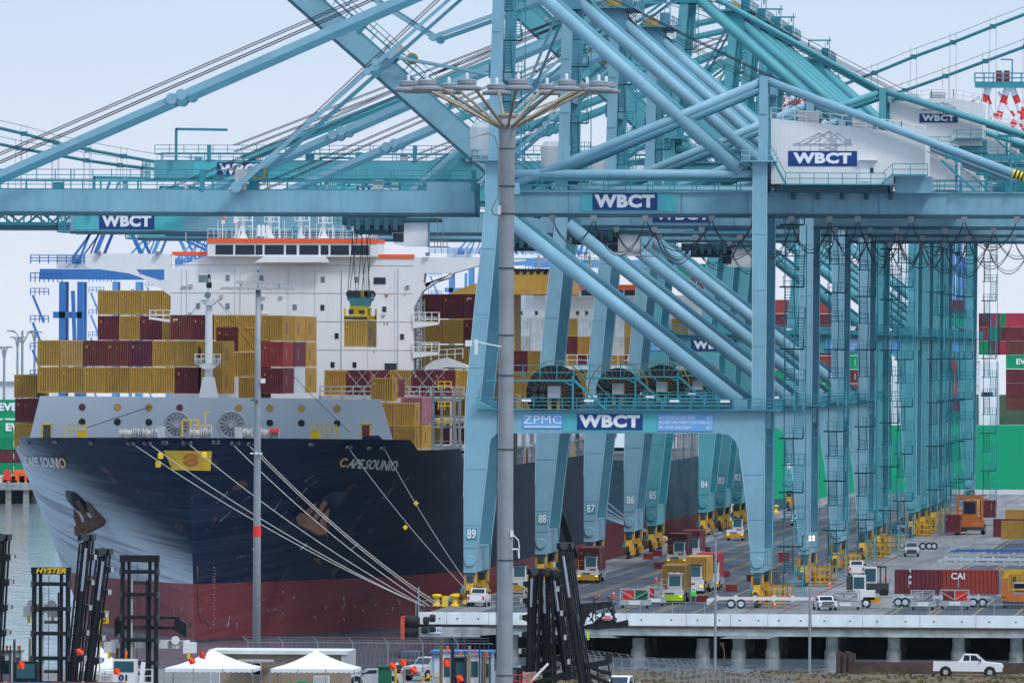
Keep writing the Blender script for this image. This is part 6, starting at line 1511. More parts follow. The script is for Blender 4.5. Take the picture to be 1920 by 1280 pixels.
def pickup(px, py, label, c='white', rz=0.0, kind='pickup', z=0.0, s=1.0):
    v = place(px, py, z); r = thing(kind, label, 'pickup truck' if kind == 'pickup_truck' else 'car', v, 'cars and pickups about the terminal', rz); r.scale = (s, s, s)
    if kind == 'pickup_truck':
        low = [(-2.85, .45), (-2.9, .75), (-2.8, 1.12), (-1.3, 1.28), (-1.25, 1.3), (2.85, 1.3), (2.9, .5)]
        cab = [(-1.45, 1.28), (-.75, 1.88), (.35, 1.92), (.75, 1.3)]
    else:
        low = [(-2.3, .35), (-2.35, .6), (-2.2, .85), (-1.1, 1.0), (2.2, 1.05), (2.35, .7), (2.3, .35)]
        cab = [(-1.3, .98), (-.5, 1.45), (1.0, 1.48), (1.9, 1.04)]
    b = MB(); b.prof(low, -.95, .95, 'x')
    if kind == 'pickup_truck': b.mi(1).box(-.82, .82, .85, 2.75, 1.29, 1.31)
    bd = b.build('body', [c, 'dark_grey'], r)
    inn = [(y * .98, z_) for y, z_ in cab]
    cbn = MB().prof(inn, -.78, .78, 'x').build('cabin', c, r)
    g = MB(); (y0, z0), (y1, z1), (y2, z2), (y3, z3) = inn
    f = lambda t: (y0 + (y1 - y0) * t, z0 + (z1 - z0) * t)
    a, d = f(.1), f(.88); g.add([(-.7, a[0] - .02, a[1] + .02), (.7, a[0] - .02, a[1] + .02), (.64, d[0] - .02, d[1] + .02), (-.64, d[0] - .02, d[1] + .02)], [(0, 1, 2, 3)])
    f = lambda t: (y3 + (y2 - y3) * t, z3 + (z2 - z3) * t)
    a, d = f(.15), f(.85); g.add([(-.68, a[0] + .02, a[1] + .02), (.68, a[0] + .02, a[1] + .02), (.64, d[0] + .02, d[1] + .02), (-.64, d[0] + .02, d[1] + .02)], [(0, 1, 2, 3)])
    m_ = (y1 + y2) / 2
    for x in (-.785, .785): 
        for (ya, yb_, yc, yd) in ((y0 + .35, y1 + .08, m_ - .05, m_ - .05), (m_ + .05, m_ + .05, y2 - .05, y3 - .35)):
            g.add([(x, ya, z0 + .08), (x, yb_, z1 - .08), (x, yc, z2 - .08), (x, yd, z3 + .06)], [(0, 1, 2, 3)])
    g.build('window', 'glass', cbn)
    yf, yr = low[1][0], low[-2][0] if kind != 'pickup_truck' else 2.9
    MB().box(-.62, .62, yf - .03, yf + .05, .58, .95).box(-.8, .8, yf - .05, yf + .1, .42, .5).build('grille', 'dark_grey', bd)
    for x in (-.78, .78):
        MB().box(x - .13, x + .13, yf - .04, yf + .1, .8, 1.0).build('headlight', 'letter', r); MB().box(x - .1, x + .1, yr - .05, yr + .03, .75, 1.15).build('tail_light', 'bright_red', r)
        MB().box(x * 1.25 - .12, x * 1.25 + .12, y0 + .3, y0 + .42, z0 + .02, z0 + .22).build('mirror', 'black', r)
    for y in ((-1.85, 1.85) if kind == 'pickup_truck' else (-1.45, 1.45)):
        for x in (-.86, .86): wheel(r, x, y, .4 if kind == 'pickup_truck' else .32, .26)
        for x in (-.955, .955): MB().lathe((x - .005, y, .42), [(.5, 0), (.5, .01)], 16, 'x').build('wheel_arch', 'black', bd)
    return r
pickup(898, 1136, 'white pickup parked by crane leg 89, seen from behind', rz=R(178), kind='pickup_truck')
pickup(1709, 1043, 'silver white pickup driving towards the camera right of the crane legs', c='light_grey', kind='pickup_truck', rz=R(3))
pickup(1606, 1080, 'white pickup driving away beside the rail line', rz=R(183), kind='pickup_truck')
pickup(1546, 1143, 'white car facing the camera at the wharf barrier', kind='car', rz=R(12))
pickup(1688, 1000, 'grey pickup far between the landside legs', c='grey', kind='pickup_truck', rz=R(10))
pickup(1496, 985, 'white truck far off between the first two landside legs', kind='pickup_truck')
pickup(1700, 992, 'dark pickup next to the grey one between the landside legs', c='dark_grey', kind='pickup_truck', rz=R(12))
o = pickup(1815, 1268, 'white pickup with open bed parked side on at the bottom right', kind='pickup_truck', rz=R(90))
pickup(774, 1262, 'dark grey pickup behind the orange flags, facing the camera', c='dark_grey', kind='pickup_truck', rz=R(-6))
pickup(700, 1287, 'silver car half hidden behind the right tent', c='light_grey', kind='car', rz=R(-80))
pickup(808, 1274, 'silver pickup right of the dark grey pickup', c='light_grey', kind='pickup_truck', rz=R(-30))
pickup(1166, 1312, 'white pickup at the bottom edge below the bare tree', kind='pickup_truck', rz=R(-8))
pickup(1230, 1080 - 30, 'service truck', kind='pickup_truck') if False else None

# bollards
for i, (px, py) in enumerate(((975, 1097), (1192, 1022), (857, 1134), (873, 1132), (800, 1136), (819, 1136), (1210, 1000), (1330, 960))):
    v = place(px, py); v.x = max(min(v.x, -0.6), WX + .7) if i not in (2, 3, 5) else v.x
    o = MB().lathe(v, [(.55, 0), (.5, .12), (.3, .3), (.28, .85), (.5, 1.0), (.55, 1.15), (.4, 1.3)], 16).build('bollard', 'yellow', smooth=True)
    tag(o, 'yellow mooring bollard on the wharf edge, %s' % ('right of the big lamp pole', 'beyond crane leg 87', 'left of the white pickup', 'nearest the white pickup', 'at the very end by the fender', 'second from the fender', 'beyond crane leg 86', 'far off near leg 84')[i], 'bollard', 'yellow bollards')
v = place(834, 1137); o = MB().box(v.x - .3, v.x + .3, v.y, v.y + .5, 0, 1.15).build('marker_block', 'yellow'); tag(o, 'tall square yellow block between the bollards at the wharf end', 'marker')
v = place(843, 1136); o = MB().prof([(v.x, 0.5), (v.x + .35, .85), (v.x, 1.2), (v.x - .35, .85)], v.y - .1, v.y - .06).build('hazard_plate', 'light_grey'); tag(o, 'grey diamond plate on the fence near the bollards', 'sign')

# red bins and racks
def bin_(px, py, i, m='red', w=.62):
    v = place(px, py); b = MB(); h = .75
    for k in range(6): z = .1 + k * h / 6; b.box(v.x - w, v.x + w, v.y, v.y + .04, z, z + .07).box(v.x - w, v.x - w + .04, v.y, v.y + 1.2, z, z + .07)
    for k in range(9): x = v.x - w + k * 2 * w / 8; b.box(x - .03, x + .03, v.y - .02, v.y + .06, 0, h + .1)
    b.box(v.x - w, v.x + w, v.y + 1.2, v.y + 1.24, .05, h)
    o = b.build('steel_basket', m); tag(o, 'red steel lashing basket on the wharf, %s' % i, 'basket', 'red lashing baskets')
for px, py, i in ((1215, 1049, 'near crane leg 86'), (1232, 1043, 'behind the one near leg 86'), (1371, 1109, 'left of the landside leg of crane 89'), (1358, 1082, 'right of the bright red container'), (1316, 1130, 'right of the tractor with the lime bumper'), (1236, 1066, 'left of the middle tractor'), (1410, 1090, 'against the landside leg of crane 89'), (1322, 1036, 'behind the maroon containers')): bin_(px, py, i)
def rack(px, py, label, cs=('bright_red', 'green_dark'), w=2.6):
    v = place(px, py); r = thing('lashing_rack', label, 'rack', v, 'racks of lashing gear by the barrier')
    b = MB(); b.box(-w / 2 - .3, w / 2 + .3, 0, 2.2, .35, .9)
    for x in (-w / 2 - .2, 0, w / 2 + .2): b.beam((x, 0, .9), (x, 0, 2.1), .12)
    b.beam((-w / 2 - .2, 0, 2.05), (w / 2 + .2, 0, 2.05), .1).beam((-w / 2 - .2, -.02, 1.9), (0, -.02, 1.0), .08).beam((w / 2 + .2, -.02, 1.9), (0, -.02, 1.0), .08)
    b.build('frame', 'light_grey', r)
    for k, c in enumerate(cs): MB().box(-w / 2 + k * w / 2 + .05, -w / 2 + (k + 1) * w / 2 - .05, .15, 2.0, .95, 1.85).build('gear_box', c, r)
    MB().box(-.6, .6, -.06, -.01, .42, .8).build('warning_plate', 'letter', r)
    for x in (-w / 2, w / 2): wheel(r, x, .5, .3, .25)
rack(1190, 1140, 'grey rack with one red and one green box at the barrier'); rack(1010, 1138, 'rack with two red boxes right of the big lamp pole', ('bright_red', 'bright_red'))
rack(1228, 1136, 'small rack with red box left of the lime tractor', ('bright_red', 'light_grey'), 1.5)
rack(1585, 1143, 'empty grey rack beside the white car', ('light_grey', 'light_grey')); rack(1790, 1142, 'grey rack with red boxes before the long red containers', ('red', 'bright_red')); rack(1730, 1143, 'grey rack left of the one with red boxes', ('light_grey', 'grey'), 2.0)

def chassis_side(px0, px1, py, label, m='light_grey', wh=(0.12, 0.17), z=0.0, loaded=False):
    a = place(px0, py); c = place(px1, py); L_ = c.x - a.x; r = thing('container_chassis', label, 'trailer', (a.x, a.y, z), 'side on chassis')
    b = MB(); b.box(0.8, L_, 0, .15, .95, 1.25).box(.8, L_, 2.1, 2.25, .95, 1.25).box(.8, L_, -.02, 2.27, 1.25, 1.3) if False else b.box(.8, L_, 0, .15, .9, 1.2).box(.8, L_, 2.1, 2.25, .9, 1.2)
    b.prof([(0, 1.0), (.8, 1.2), (.8, .9), (.2, .4), (0, .4)], 0, .2)
    for k in range(int(L_ / 2)): b.box(.9 + 2 * k, 1.15 + 2 * k, -.03, 2.28, .8, 1.35)
    b.build('frame', m, r)
    for t in wh:
        x = L_ * t; MB().lathe((x, -.1, .5), [(.5, 0), (.5, .5)], 18, 'y').build('wheel', 'rubber', r); MB().lathe((x, -.13, .5), [(.3, 0), (.3, .05)], 12, 'y').build('rim', 'letter_soft', r)
    return r
chassis_side(1325, 1535, 1140, 'empty white container chassis along the barrier under crane leg 89', 'house_white', (.22, .31))
chassis_side(1725, 1858, 1030, 'empty rusty cream chassis in the middle distance at the right', 'light_grey', (.04, .13, .2))
for i in range(4): chassis_side(1745 + 12 * i, 1960, 1072 - 8.5 * i, 'idle cream chassis parked behind the long red containers, %s from the front' % ORD[i], ('light_grey', 'letter_soft', 'light_grey', 'crane_blue')[i], ())
chassis_side(1675, 1900, 1137, 'chassis carrying the two long red containers', 'letter_soft', (.04, .1, .67, .75))
v = place(1677, 1137); z0 = 1.35
for i, (px0, px1, k, lb, tx) in enumerate(((1677, 1764, 'R', 'dark red side on container on the front chassis, left one', 'tex'), (1764, 1872, 'C', 'brick red side on container on the front chassis, right one', 'CAI'), (1877, 1950, 'Y', 'mustard side on container at the right edge behind the orange machine', None))):
    a = place(px0, 1137); c = place(px1, 1137); L_ = c.x - a.x
    o = container(a.x, a.y + 2.44, z0, k, lb, 'side on containers at the right', Lc=round(L_, 2), H=2.6, rz=R(-90))
    if tx: t_ = text('lettering', tx if tx == 'CAI' else 't\ne\nx', .95 if tx == 'CAI' else .62, 'letter', o, (0, 0, 0), bold=.02, rz=R(90)); t_.location = (2.46, L_ * (.3 if tx == 'CAI' else .34), 1.9)
for i, (px, py, k, lb, rz) in enumerate(((1785, 1003, 'R', 'maroon container seen end on left of the orange machine', 0), (1797, 1001, 'Y', 'mustard container right behind the maroon one by the orange machine', 0), (1850, 985, 'R', 'dark red container with doors far right of the orange machine', 0))):
    v = place(px, py); container(v.x - 1.2, v.y + (i * 1.5), .35 if i < 2 else 1.2, k, lb, 'containers in the far yard', H=2.7, Lc=6.06, door=(i == 2))
for i, (px0, py, k, lb) in enumerate(((1862, 1020, 'R', 'maroon container in the yard at the right edge'), (1877, 1024, 'Y', 'mustard container nearest in the yard at the right edge'), (1885, 1000, 'Y', 'mustard container farthest in the yard at the right edge'))):
    v = place(px0, py); container(v.x, v.y + 2.44, 1.0, k, lb, 'containers in the far yard', H=2.6, rz=R(-90), Lc=12.19)
# yard machines
def handler(px, py, label, c='orange', s=1.0, cabside=1):
    v = place(px, py); r = thing('yard_machine', label, 'yard machine', v, 'machines on the wharf'); r.scale = (s, s, s)
    MB().mi(0).box(-1.6, 1.6, 0, 5, .7, 1.6).box(-1.3, 1.3, .3, 4.8, 1.6, 2.1).mi(1).box(-1.7, 1.7, -.1, .4, .5, .9).build('body', [c, 'dark_grey'], r)
    cb = MB().prof([(-.9, 2.1), (-.8, 3.9), (.8, 3.9), (.9, 2.1)], .4, 2.2).build('cab', c, r); MB().box(-.68, .68, .36, .4, 2.4, 3.7).build('window', 'glass', cb)
    for x in (-1.4, 1.4): MB().beam((x, .3, 1.6), (x, .3, 4.3), .3).build('mast_post', c, r)
    MB().beam((-1.4, .3, 4.3), (1.4, .3, 4.3), .35).build('mast_beam', c, r)
    for x in (-1.5, 1.5):
        for y in (1, 4): wheel(r, x, y, .6, .45)
v = place(1908, 1140); r = thing('yard_machine', 'open orange and yellow yard machine at the right edge of the wharf', 'yard machine', v, 'machines on the wharf')
MB().box(-1.7, 2.2, 0, 4, .75, 1.25).box(-1.75, -1.2, -.1, 4, 1.25, 3.2).box(1.6, 2.2, -.1, 4, 1.25, 3.2).prof([(-1.2, 1.25), (-1.2, 1.9), (-.6, 1.5), (1.1, 1.5), (1.6, 1.9), (1.6, 1.25)], 0, .3).build('body', 'dull_orange', r)
MB().prof([(-1.75, 3.2), (-1.2, 4.1), (1.8, 4.1), (2.2, 3.2), (1.6, 3.2), (1.3, 3.6), (-.9, 3.6), (-1.2, 3.2)], -.1, .3).box(-.9, 1.3, .1, .3, 1.9, 2.1).build('top_frame', 'bogie_yellow', r)
cb = MB().box(-.5, .9, 1.2, 2.6, 1.25, 2.7).build('cab', 'letter_soft', r); MB().box(-.4, .8, 1.15, 1.2, 1.8, 2.6).build('window', 'glass', cb)
MB().box(-1.6, 2.1, -.2, -.1, .2, .7).build('bumper', 'dark_grey', r)
for x in (-1.4, 1.8):
    for y in (1, 3.2): wheel(r, x, y, .5, .4)
handler(1818, 1002, 'tall orange straddle machine in the far yard', c='dull_orange', s=1.3)
v = place(1622, 1140); r = thing('terminal_tractor', 'white terminal tractor with yellow rear seen side on by the barrier', 'terminal tractor', v, 'terminal tractors on the wharf')
MB().mi(0).box(-1.0, 1.0, 0, 2.3, .9, 1.9).mi(1).box(-.2, 1.5, 0, 2.3, .55, 1.2).mi(2).box(-1.6, -1.0, 0.1, 2.2, .8, 1.3).build('chassis', ['house_white', 'bogie_yellow', 'dark_grey'], r)
cb = MB().box(-1.3, 0, .1, 2.0, 1.9, 3.5).build('cab', 'house_white', r); MB().box(-1.2, -.1, .05, .1, 2.1, 3.3).build('window', 'glass_teal', cb); MB().box(-2.0, -1.3, .3, 2.0, 1.6, 3.4).build('mast_guard', 'dark_grey', r)
MB().lathe((.1, -.1, .55), [(.55, 0), (.55, .4)], 18, 'y').build('wheel', 'rubber', r); MB().lathe((.1, -.12, .55), [(.28, 0), (.28, .05)], 12, 'y').build('rim', 'letter', r)
v = place(1640, 1120); r = thing('forklift', 'dark forklift with glazed cab behind the white tractor', 'forklift', v, 'forklifts on the wharf')
MB().box(-1.0, 1.5, 0, 2, .5, 1.6).build('body', 'dark_grey', r); cb = MB().box(-1.2, .2, .1, 1.9, 1.6, 3.4).build('cab', 'house_white', r); MB().box(-1.1, .1, .05, .1, 1.8, 3.2).build('window', 'glass_teal', cb)
MB().beam((.6, .5, 1.6), (.6, .5, 3.5), .12).beam((1.2, .5, 1.6), (1.2, .5, 3.5), .12).beam((.2, .5, 3.4), (1.2, .5, 3.4), .15).build('overhead_guard', 'black_metal', r)
for x in (-.6, 1.0): MB().lathe((x, -.1, .5), [(.5, 0), (.5, .4)], 16, 'y').build('wheel', 'rubber', r)

# person in high visibility jacket
def person(v, label, rz=0):
    pts = {'pelvis': (0, 0, .95), 'chest': (0, -.02, 1.35), 'neck': (0, -.02, 1.5), 'head': (0, -.05, 1.66), 'lh': (-.12, 0, .9), 'lk': (-.14, -.06, .5), 'lf': (-.15, .02, .07), 'lt': (-.16, -.14, .04), 'rh': (.12, 0, .9), 'rk': (.15, .04, .5), 'rf': (.17, .1, .07), 'rt': (.19, -.06, .04),
           'ls': (-.21, 0, 1.42), 'le': (-.3, .02, 1.15), 'lw': (-.26, -.16, .98), 'rs': (.21, 0, 1.42), 're': (.3, .02, 1.15), 'rw': (.29, -.1, .9), 'lhd': (-.24, -.24, .93), 'rhd': (.29, -.14, .81)}
    E = [('pelvis', 'chest'), ('chest', 'neck'), ('neck', 'head'), ('pelvis', 'lh'), ('lh', 'lk'), ('lk', 'lf'), ('lf', 'lt'), ('pelvis', 'rh'), ('rh', 'rk'), ('rk', 'rf'), ('rf', 'rt'), ('chest', 'ls'), ('ls', 'le'), ('le', 'lw'), ('lw', 'lhd'), ('chest', 'rs'), ('rs', 're'), ('re', 'rw'), ('rw', 'rhd')]
    rad = dict(pelvis=.15, chest=.17, neck=.065, head=.105, lh=.1, lk=.065, lf=.045, lt=.04, rh=.1, rk=.065, rf=.045, rt=.04, ls=.075, le=.05, lw=.035, rs=.075, re=.05, rw=.035, lhd=.04, rhd=.04)
    ks = list(pts)
    def skin(name, sub, grow, m, parent):
        kk = [k for k in ks if k in sub]; me = bpy.data.meshes.new(name); me.from_pydata([pts[k] for k in kk], [(kk.index(a), kk.index(b_)) for a, b_ in E if a in kk and b_ in kk], [])
        me.materials.append(M[m]); o = bpy.data.objects.new(name, me); col.objects.link(o); o.parent = parent
        sk = o.modifiers.new('skin', 'SKIN'); me_s = me.skin_vertices[0] if len(me.skin_vertices) else None
        if me_s is None:
            bpy.context.view_layer.objects.active = o
        if len(me.skin_vertices):
            for i, k in enumerate(kk): me.skin_vertices[0].data[i].radius = (rad[k] * grow, rad[k] * grow * .9); me.skin_vertices[0].data[i].use_root = (i == 0)
        o.modifiers.new('smooth', 'SUBSURF').levels = 1
        return o
    r = thing('person', label, 'person', v, None, rz)
    # body as a swept mesh: tapered tubes around the skeleton, joined in one surface
    def body(name, sub, grow, m):
        b = MB()
        for a, c in E:
            if a in sub and c in sub: b.tube(pts[a], pts[c], rad[a] * grow, 10, rad[c] * grow)
        for k in sub: b.lathe(Vector(pts[k]) - Vector((0, 0, rad[k] * grow)), [(.01, 0), (rad[k] * grow * .75, rad[k] * grow * .35), (rad[k] * grow, rad[k] * grow), (rad[k] * grow * .75, rad[k] * grow * 1.65), (.01, rad[k] * grow * 2)], 10)
        o = b.build(name, m, r, smooth=True); rm = o.modifiers.new('remesh', 'REMESH'); rm.mode = 'VOXEL'; rm.voxel_size = .025; rm.use_smooth_shade = True
        return o
    mk('skin_tone', (.35, .2, .14), .6, var=0) if 'skin_tone' not in M else None; mk('work_trousers', (.05, .07, .11), .8, var=.1) if 'work_trousers' not in M else None
    body('body', set(ks), 1.0, 'skin_tone'); body('trousers', {'pelvis', 'lh', 'lk', 'lf', 'rh', 'rk', 'rf'}, 1.22, 'work_trousers'); body('jacket', {'pelvis', 'chest', 'ls', 'le', 'lw', 'rs', 're', 'rw'}, 1.25, 'hivis')
    MB().lathe((0, -.05, 1.70), [(.155, 0), (.13, .03), (.12, .09), (.05, .13)], 14).build('helmet', 'letter', r, smooth=True)
    return r
person(place(1300, 1133), 'person in bright green jacket and dark trousers standing by the lime tractor', R(30))

rk = random.Random(77)
for i, (px, py) in enumerate(((1150, 1118), (1408, 1128), (1452, 1139), (1555, 1100), (1660, 1085), (1640, 1060), (1122, 1122), (1480, 1120), (1345, 1045), (1230, 1090))):
    v = place(px, py); o = MB().mi(0).box(v.x - .22, v.x + .22, v.y - .22, v.y + .22, 0, .04).lathe(v, [(.17, .04), (.03, .75)], 12).mi(1).lathe(v, [(.115, .33), (.085, .5)], 12).build('traffic_cone', ['flag_orange', 'letter'])
    tag(o, 'orange traffic cone on the wharf deck, %s' % ('left of the lime tractor', 'beside the landside leg of crane 89', 'by the barrier under crane 89', 'beyond the white car', 'near the long red containers', 'on the pale apron strip', 'behind the red and green rack', 'behind the empty white chassis', 'in the open lane', 'left of the middle tractor')[i], 'cone', 'orange traffic cones')
for i, (px, py, m_) in enumerate(((1450, 1092, 'grey'), (1500, 1068, 'bogie_yellow'), (1566, 1040, 'dark_grey'), (1470, 1055, 'red'), (1418, 1040, 'crane_blue'), (1660, 1140, 'light_grey'))):
    v = place(px, py); o = MB().box(v.x - .7, v.x + .7, v.y, v.y + 1.1, .12, 1.25).box(v.x - .75, v.x + .75, v.y - .05, v.y + 1.15, 1.25, 1.32).box(v.x - .6, v.x - .4, v.y, v.y + 1.1, 0, .12).box(v.x + .4, v.x + .6, v.y, v.y + 1.1, 0, .12).build('equipment_box', m_)
    tag(o, '%s equipment box standing on the wharf, %s' % (m_.replace('_', ' ').replace('bogie ', '').replace('crane ', ''), ('nearest the landside leg of crane 89', 'between the first two landside legs', 'beyond the second landside leg', 'behind the stairs of crane 89', 'farthest, in the open lane', 'at the barrier beside the white tractor')[i]), 'box', 'equipment boxes on the wharf')
# ---------------------------------------------------------------- fender and berth sign
mk('fender_red', (0.50, 0.07, 0.035), 0.6, var=.25, scale=1.5, streak=.3)
r = thing('dock_fender', 'orange red fender panel with black rubber cylinders at the wharf corner', 'fender', (WX, WY, 0))
v = lambda px, py, dy=0: P(px, py, WY - 1 + dy) - Vector((WX, WY, 0))
a, c = v(752, 1155), v(758, 1198)
MB().box(a.x, a.x + .35, -1.5, 1.4, c.z, a.z).build('panel', 'fender_red', r)
for px, py in ((775, 1165), (770, 1185)): p = v(px, py); MB().lathe((p.x - .9, 0, p.z), [(.5, 0), (.62, .2), (.62, 1.3), (.5, 1.5)], 16, 'x').build('rubber_cylinder', 'rubber', r)
p0 = v(786, 1152, -1); p1 = v(806, 1188, -1)
MB().box(p0.x, v(905, 0).x, -1.3, 1, v(0, 1188).z, -.9 + .02).build('corner_block', 'concrete', r)
for px, py in ((800, 1162), (812, 1158), (797, 1180), (812, 1177)): p = v(px, py); MB().lathe((p.x - .3, -1.75, p.z), [(.3, 0), (.38, .1), (.38, .5), (.3, .6)], 16, 'x').build('tyre', 'rubber', r)
a, c = v(806, 1175, -1), v(827, 1187, -1); s = MB().box(a.x, c.x, -1.4, -1.33, c.z, a.z).build('berth_sign', 'letter', r)
text('lettering', 'B-102', .48, 'black', s, ((a.x + c.x) / 2, -1.42, (a.z + c.z) / 2), bold=.01)

# chain link fence on the wharf head
def fence(pts, h, label, m='galv', step=3.0, arms=False, diag=True, r_=.045):
    r = thing('chain_link_fence', label, 'fence', (0, 0, 0), 'chain link fences')
    k = 0
    for a, c in zip(pts, pts[1:]):
        a, c = Vector(a), Vector(c); n = max(1, int((c - a).length / step))
        for j in range(n):
            p = a.lerp(c, j / n); MB().tube(p, p + Vector((0, 0, h)), r_, 6).build('post', m, r)
            if arms: MB().beam(p + Vector((0, 0, h)), p + Vector((-.35, -.1, h + .45)), .05).build('barb_arm', m, r)
    b = MB()
    for a, c in zip(pts, pts[1:]):
        a, c = Vector(a), Vector(c)
        for z in ((h,) if not arms else (h, h + .2, h + .4)): b.beam(a + Vector((-.3 * (z > h), 0, z)), c + Vector((-.3 * (z > h), 0, z)), .05 if z == h else .02)
        if diag:
            d = (c - a); n = int(d.length / .35)
            for j in range(n):
                p = a.lerp(c, j / n); q = a.lerp(c, min(1, (j + 1) / n)); b.beam(p + Vector((0, 0, .0)), q + Vector((0, 0, h)), .008); b.beam(p + Vector((0, 0, h)), q + Vector((0, 0, 0)), .008)
    b.build('wire_mesh', m, r); return r
fence([(P(785, 0, WY + .5).x, WY + .5, 0), (P(1990, 0, WY + .5).x, WY + .5, 0)], 1.75, 'galvanised chain link fence behind the white barrier of the wharf head', step=3.1)
MB().tube(P(785, 1160, WY + .4), P(785, 1100, WY + .4), .06, 8).build('post', 'galv', col.objects['chain_link_fence'])
yf = 850.0
fence([(P(470, 0, yf).x, yf, 4.2 - 2.4), (P(930, 0, yf).x, yf, 4.2 - 2.4)], 2.3, 'tall chain link fence behind the tents and parked cars', step=2.5, arms=True)
pts = [(1085, 1226, 905), (1150, 1232, 895), (1250, 1244, 885), (1350, 1256, 870), (1440, 1272, 855), (1500, 1282, 845)]
q = []
for px, py, Y in pts: v_ = P(px, py, Y); q.append((v_.x, Y, v_.z - 2.3))
fence(q, 2.3, 'curving chain link fence with barbed arms running to the bottom right', step=1.6, arms=True)

# ---------------------------------------------------------------- lamp posts
def crown_mast():
    Y = 300.0; k = FPX / Y
    r = thing('high_mast_light', 'tall grey light mast in the middle with a crown of twelve round lamps', 'lamp mast', (0, 0, 0))
    c = P(951, 216, Y); X = c.x
    pr = []
    for py, w in ((1285, 30), (1000, 29.5), (700, 28.5), (420, 28), (330, 29), (280, 31), (245, 34), (222, 34)): pr.append((w / k / 2, P(951, py, Y).z))
    b = MB(); zb_ = -0.0; pr = [(.30, 0.0)] + pr
    b.lathe((X, Y, 0), pr, 28); b.build('pole', 'galv', r, smooth=True)
    MB().lathe((X, Y, P(951, 221, Y).z), [(.245, 0), (.27, .02), (.27, .08), (.2, .13)], 24).build('collar', 'cable_yellow' if False else 'rustic', r)
    b = MB()
    for py in (277, 347, 398, 500, 625, 700, 838, 1045, 1260): z = P(0, py, Y).z; w = .235; b.lathe((X, Y, z), [(w, 0), (w, .03)], 24)
    b.build('band', 'dark_grey', r)
    zc = P(951, 238, Y).z; zl = P(951, 166, Y).z
    for i in range(12):
        a = 2 * math.pi * (i + .35) / 12; dx, dy = math.cos(a), math.sin(a); R_ = 2.75
        arm = MB().poly([(X + dx * .24, Y + dy * .24, zc), (X + dx * 1.3, Y + dy * 1.3, zc + .55), (X + dx * 2.2, Y + dy * 2.2, zl - .06), (X + dx * R_, Y + dy * R_, zl)], .042, 8).lathe((X + dx * .24, Y + dy * .24, zc - .04), [(.06, 0), (.06, .1)], 8).build('arm', 'rustic', r)
        lp = MB().lathe((X + dx * R_, Y + dy * R_, zl), [(.10, -.13), (.36, -.12), (.40, -.08), (.40, -.03), (.3, .0), (.24, .04), (.27, .06), (.27, .17), (.1, .2)], 20).build('lamp', 'galv', r)
        MB().lathe((X + dx * R_, Y + dy * R_, zl + .2), [(.045, 0), (.045, .12), (.02, .16)], 10).build('lamp_cap', 'white', lp)
    b = MB(); f = lambda px, py: P(px, py, Y - .35)
    b.poly([f(938, 405), f(924, 402), f(922, 392), f(934, 368), f(934, 280), f(928, 256), f(915, 250), f(902, 254)], .018, 6).poly([f(902, 254), f(840, 270)], .009, 5); b.build('conduit', 'grey', r)
    b = MB(); z = f(934, 640); b.box(f(876, 0).x, f(888, 0).x, Y - .5, Y - .3, f(0, 645).z, f(0, 634).z).poly([f(888, 640), f(940, 650)], .02, 6).box(f(893, 0).x, f(899, 0).x, Y - .42, Y - .38, f(0, 660).z, f(0, 632).z); b.build('camera_bracket', 'white', r)
    b = MB(); b.box(f(935, 0).x, f(941, 0).x, Y - .4, Y - .3, f(0, 398).z, f(0, 382).z).box(f(960, 0).x, f(965, 0).x, Y - .2, Y + .1, f(0, 1001).z, f(0, 989).z).poly([f(962, 1002), f(972, 1012), f(974, 1028)], .015, 5).poly([f(960, 1029), f(972, 1029), f(973, 1046)], .025, 6); b.build('junction_box', 'white', r)
    b = MB(); b.poly([f(933, 700), f(931, 1000), f(930, 1285)], .012, 6); b.build('cable_run', 'dark_grey', r)
mk('rustic', (0.28, 0.24, 0.18), 0.5, metal=.2, var=.3, scale=6, streak=.3)
crown_mast()
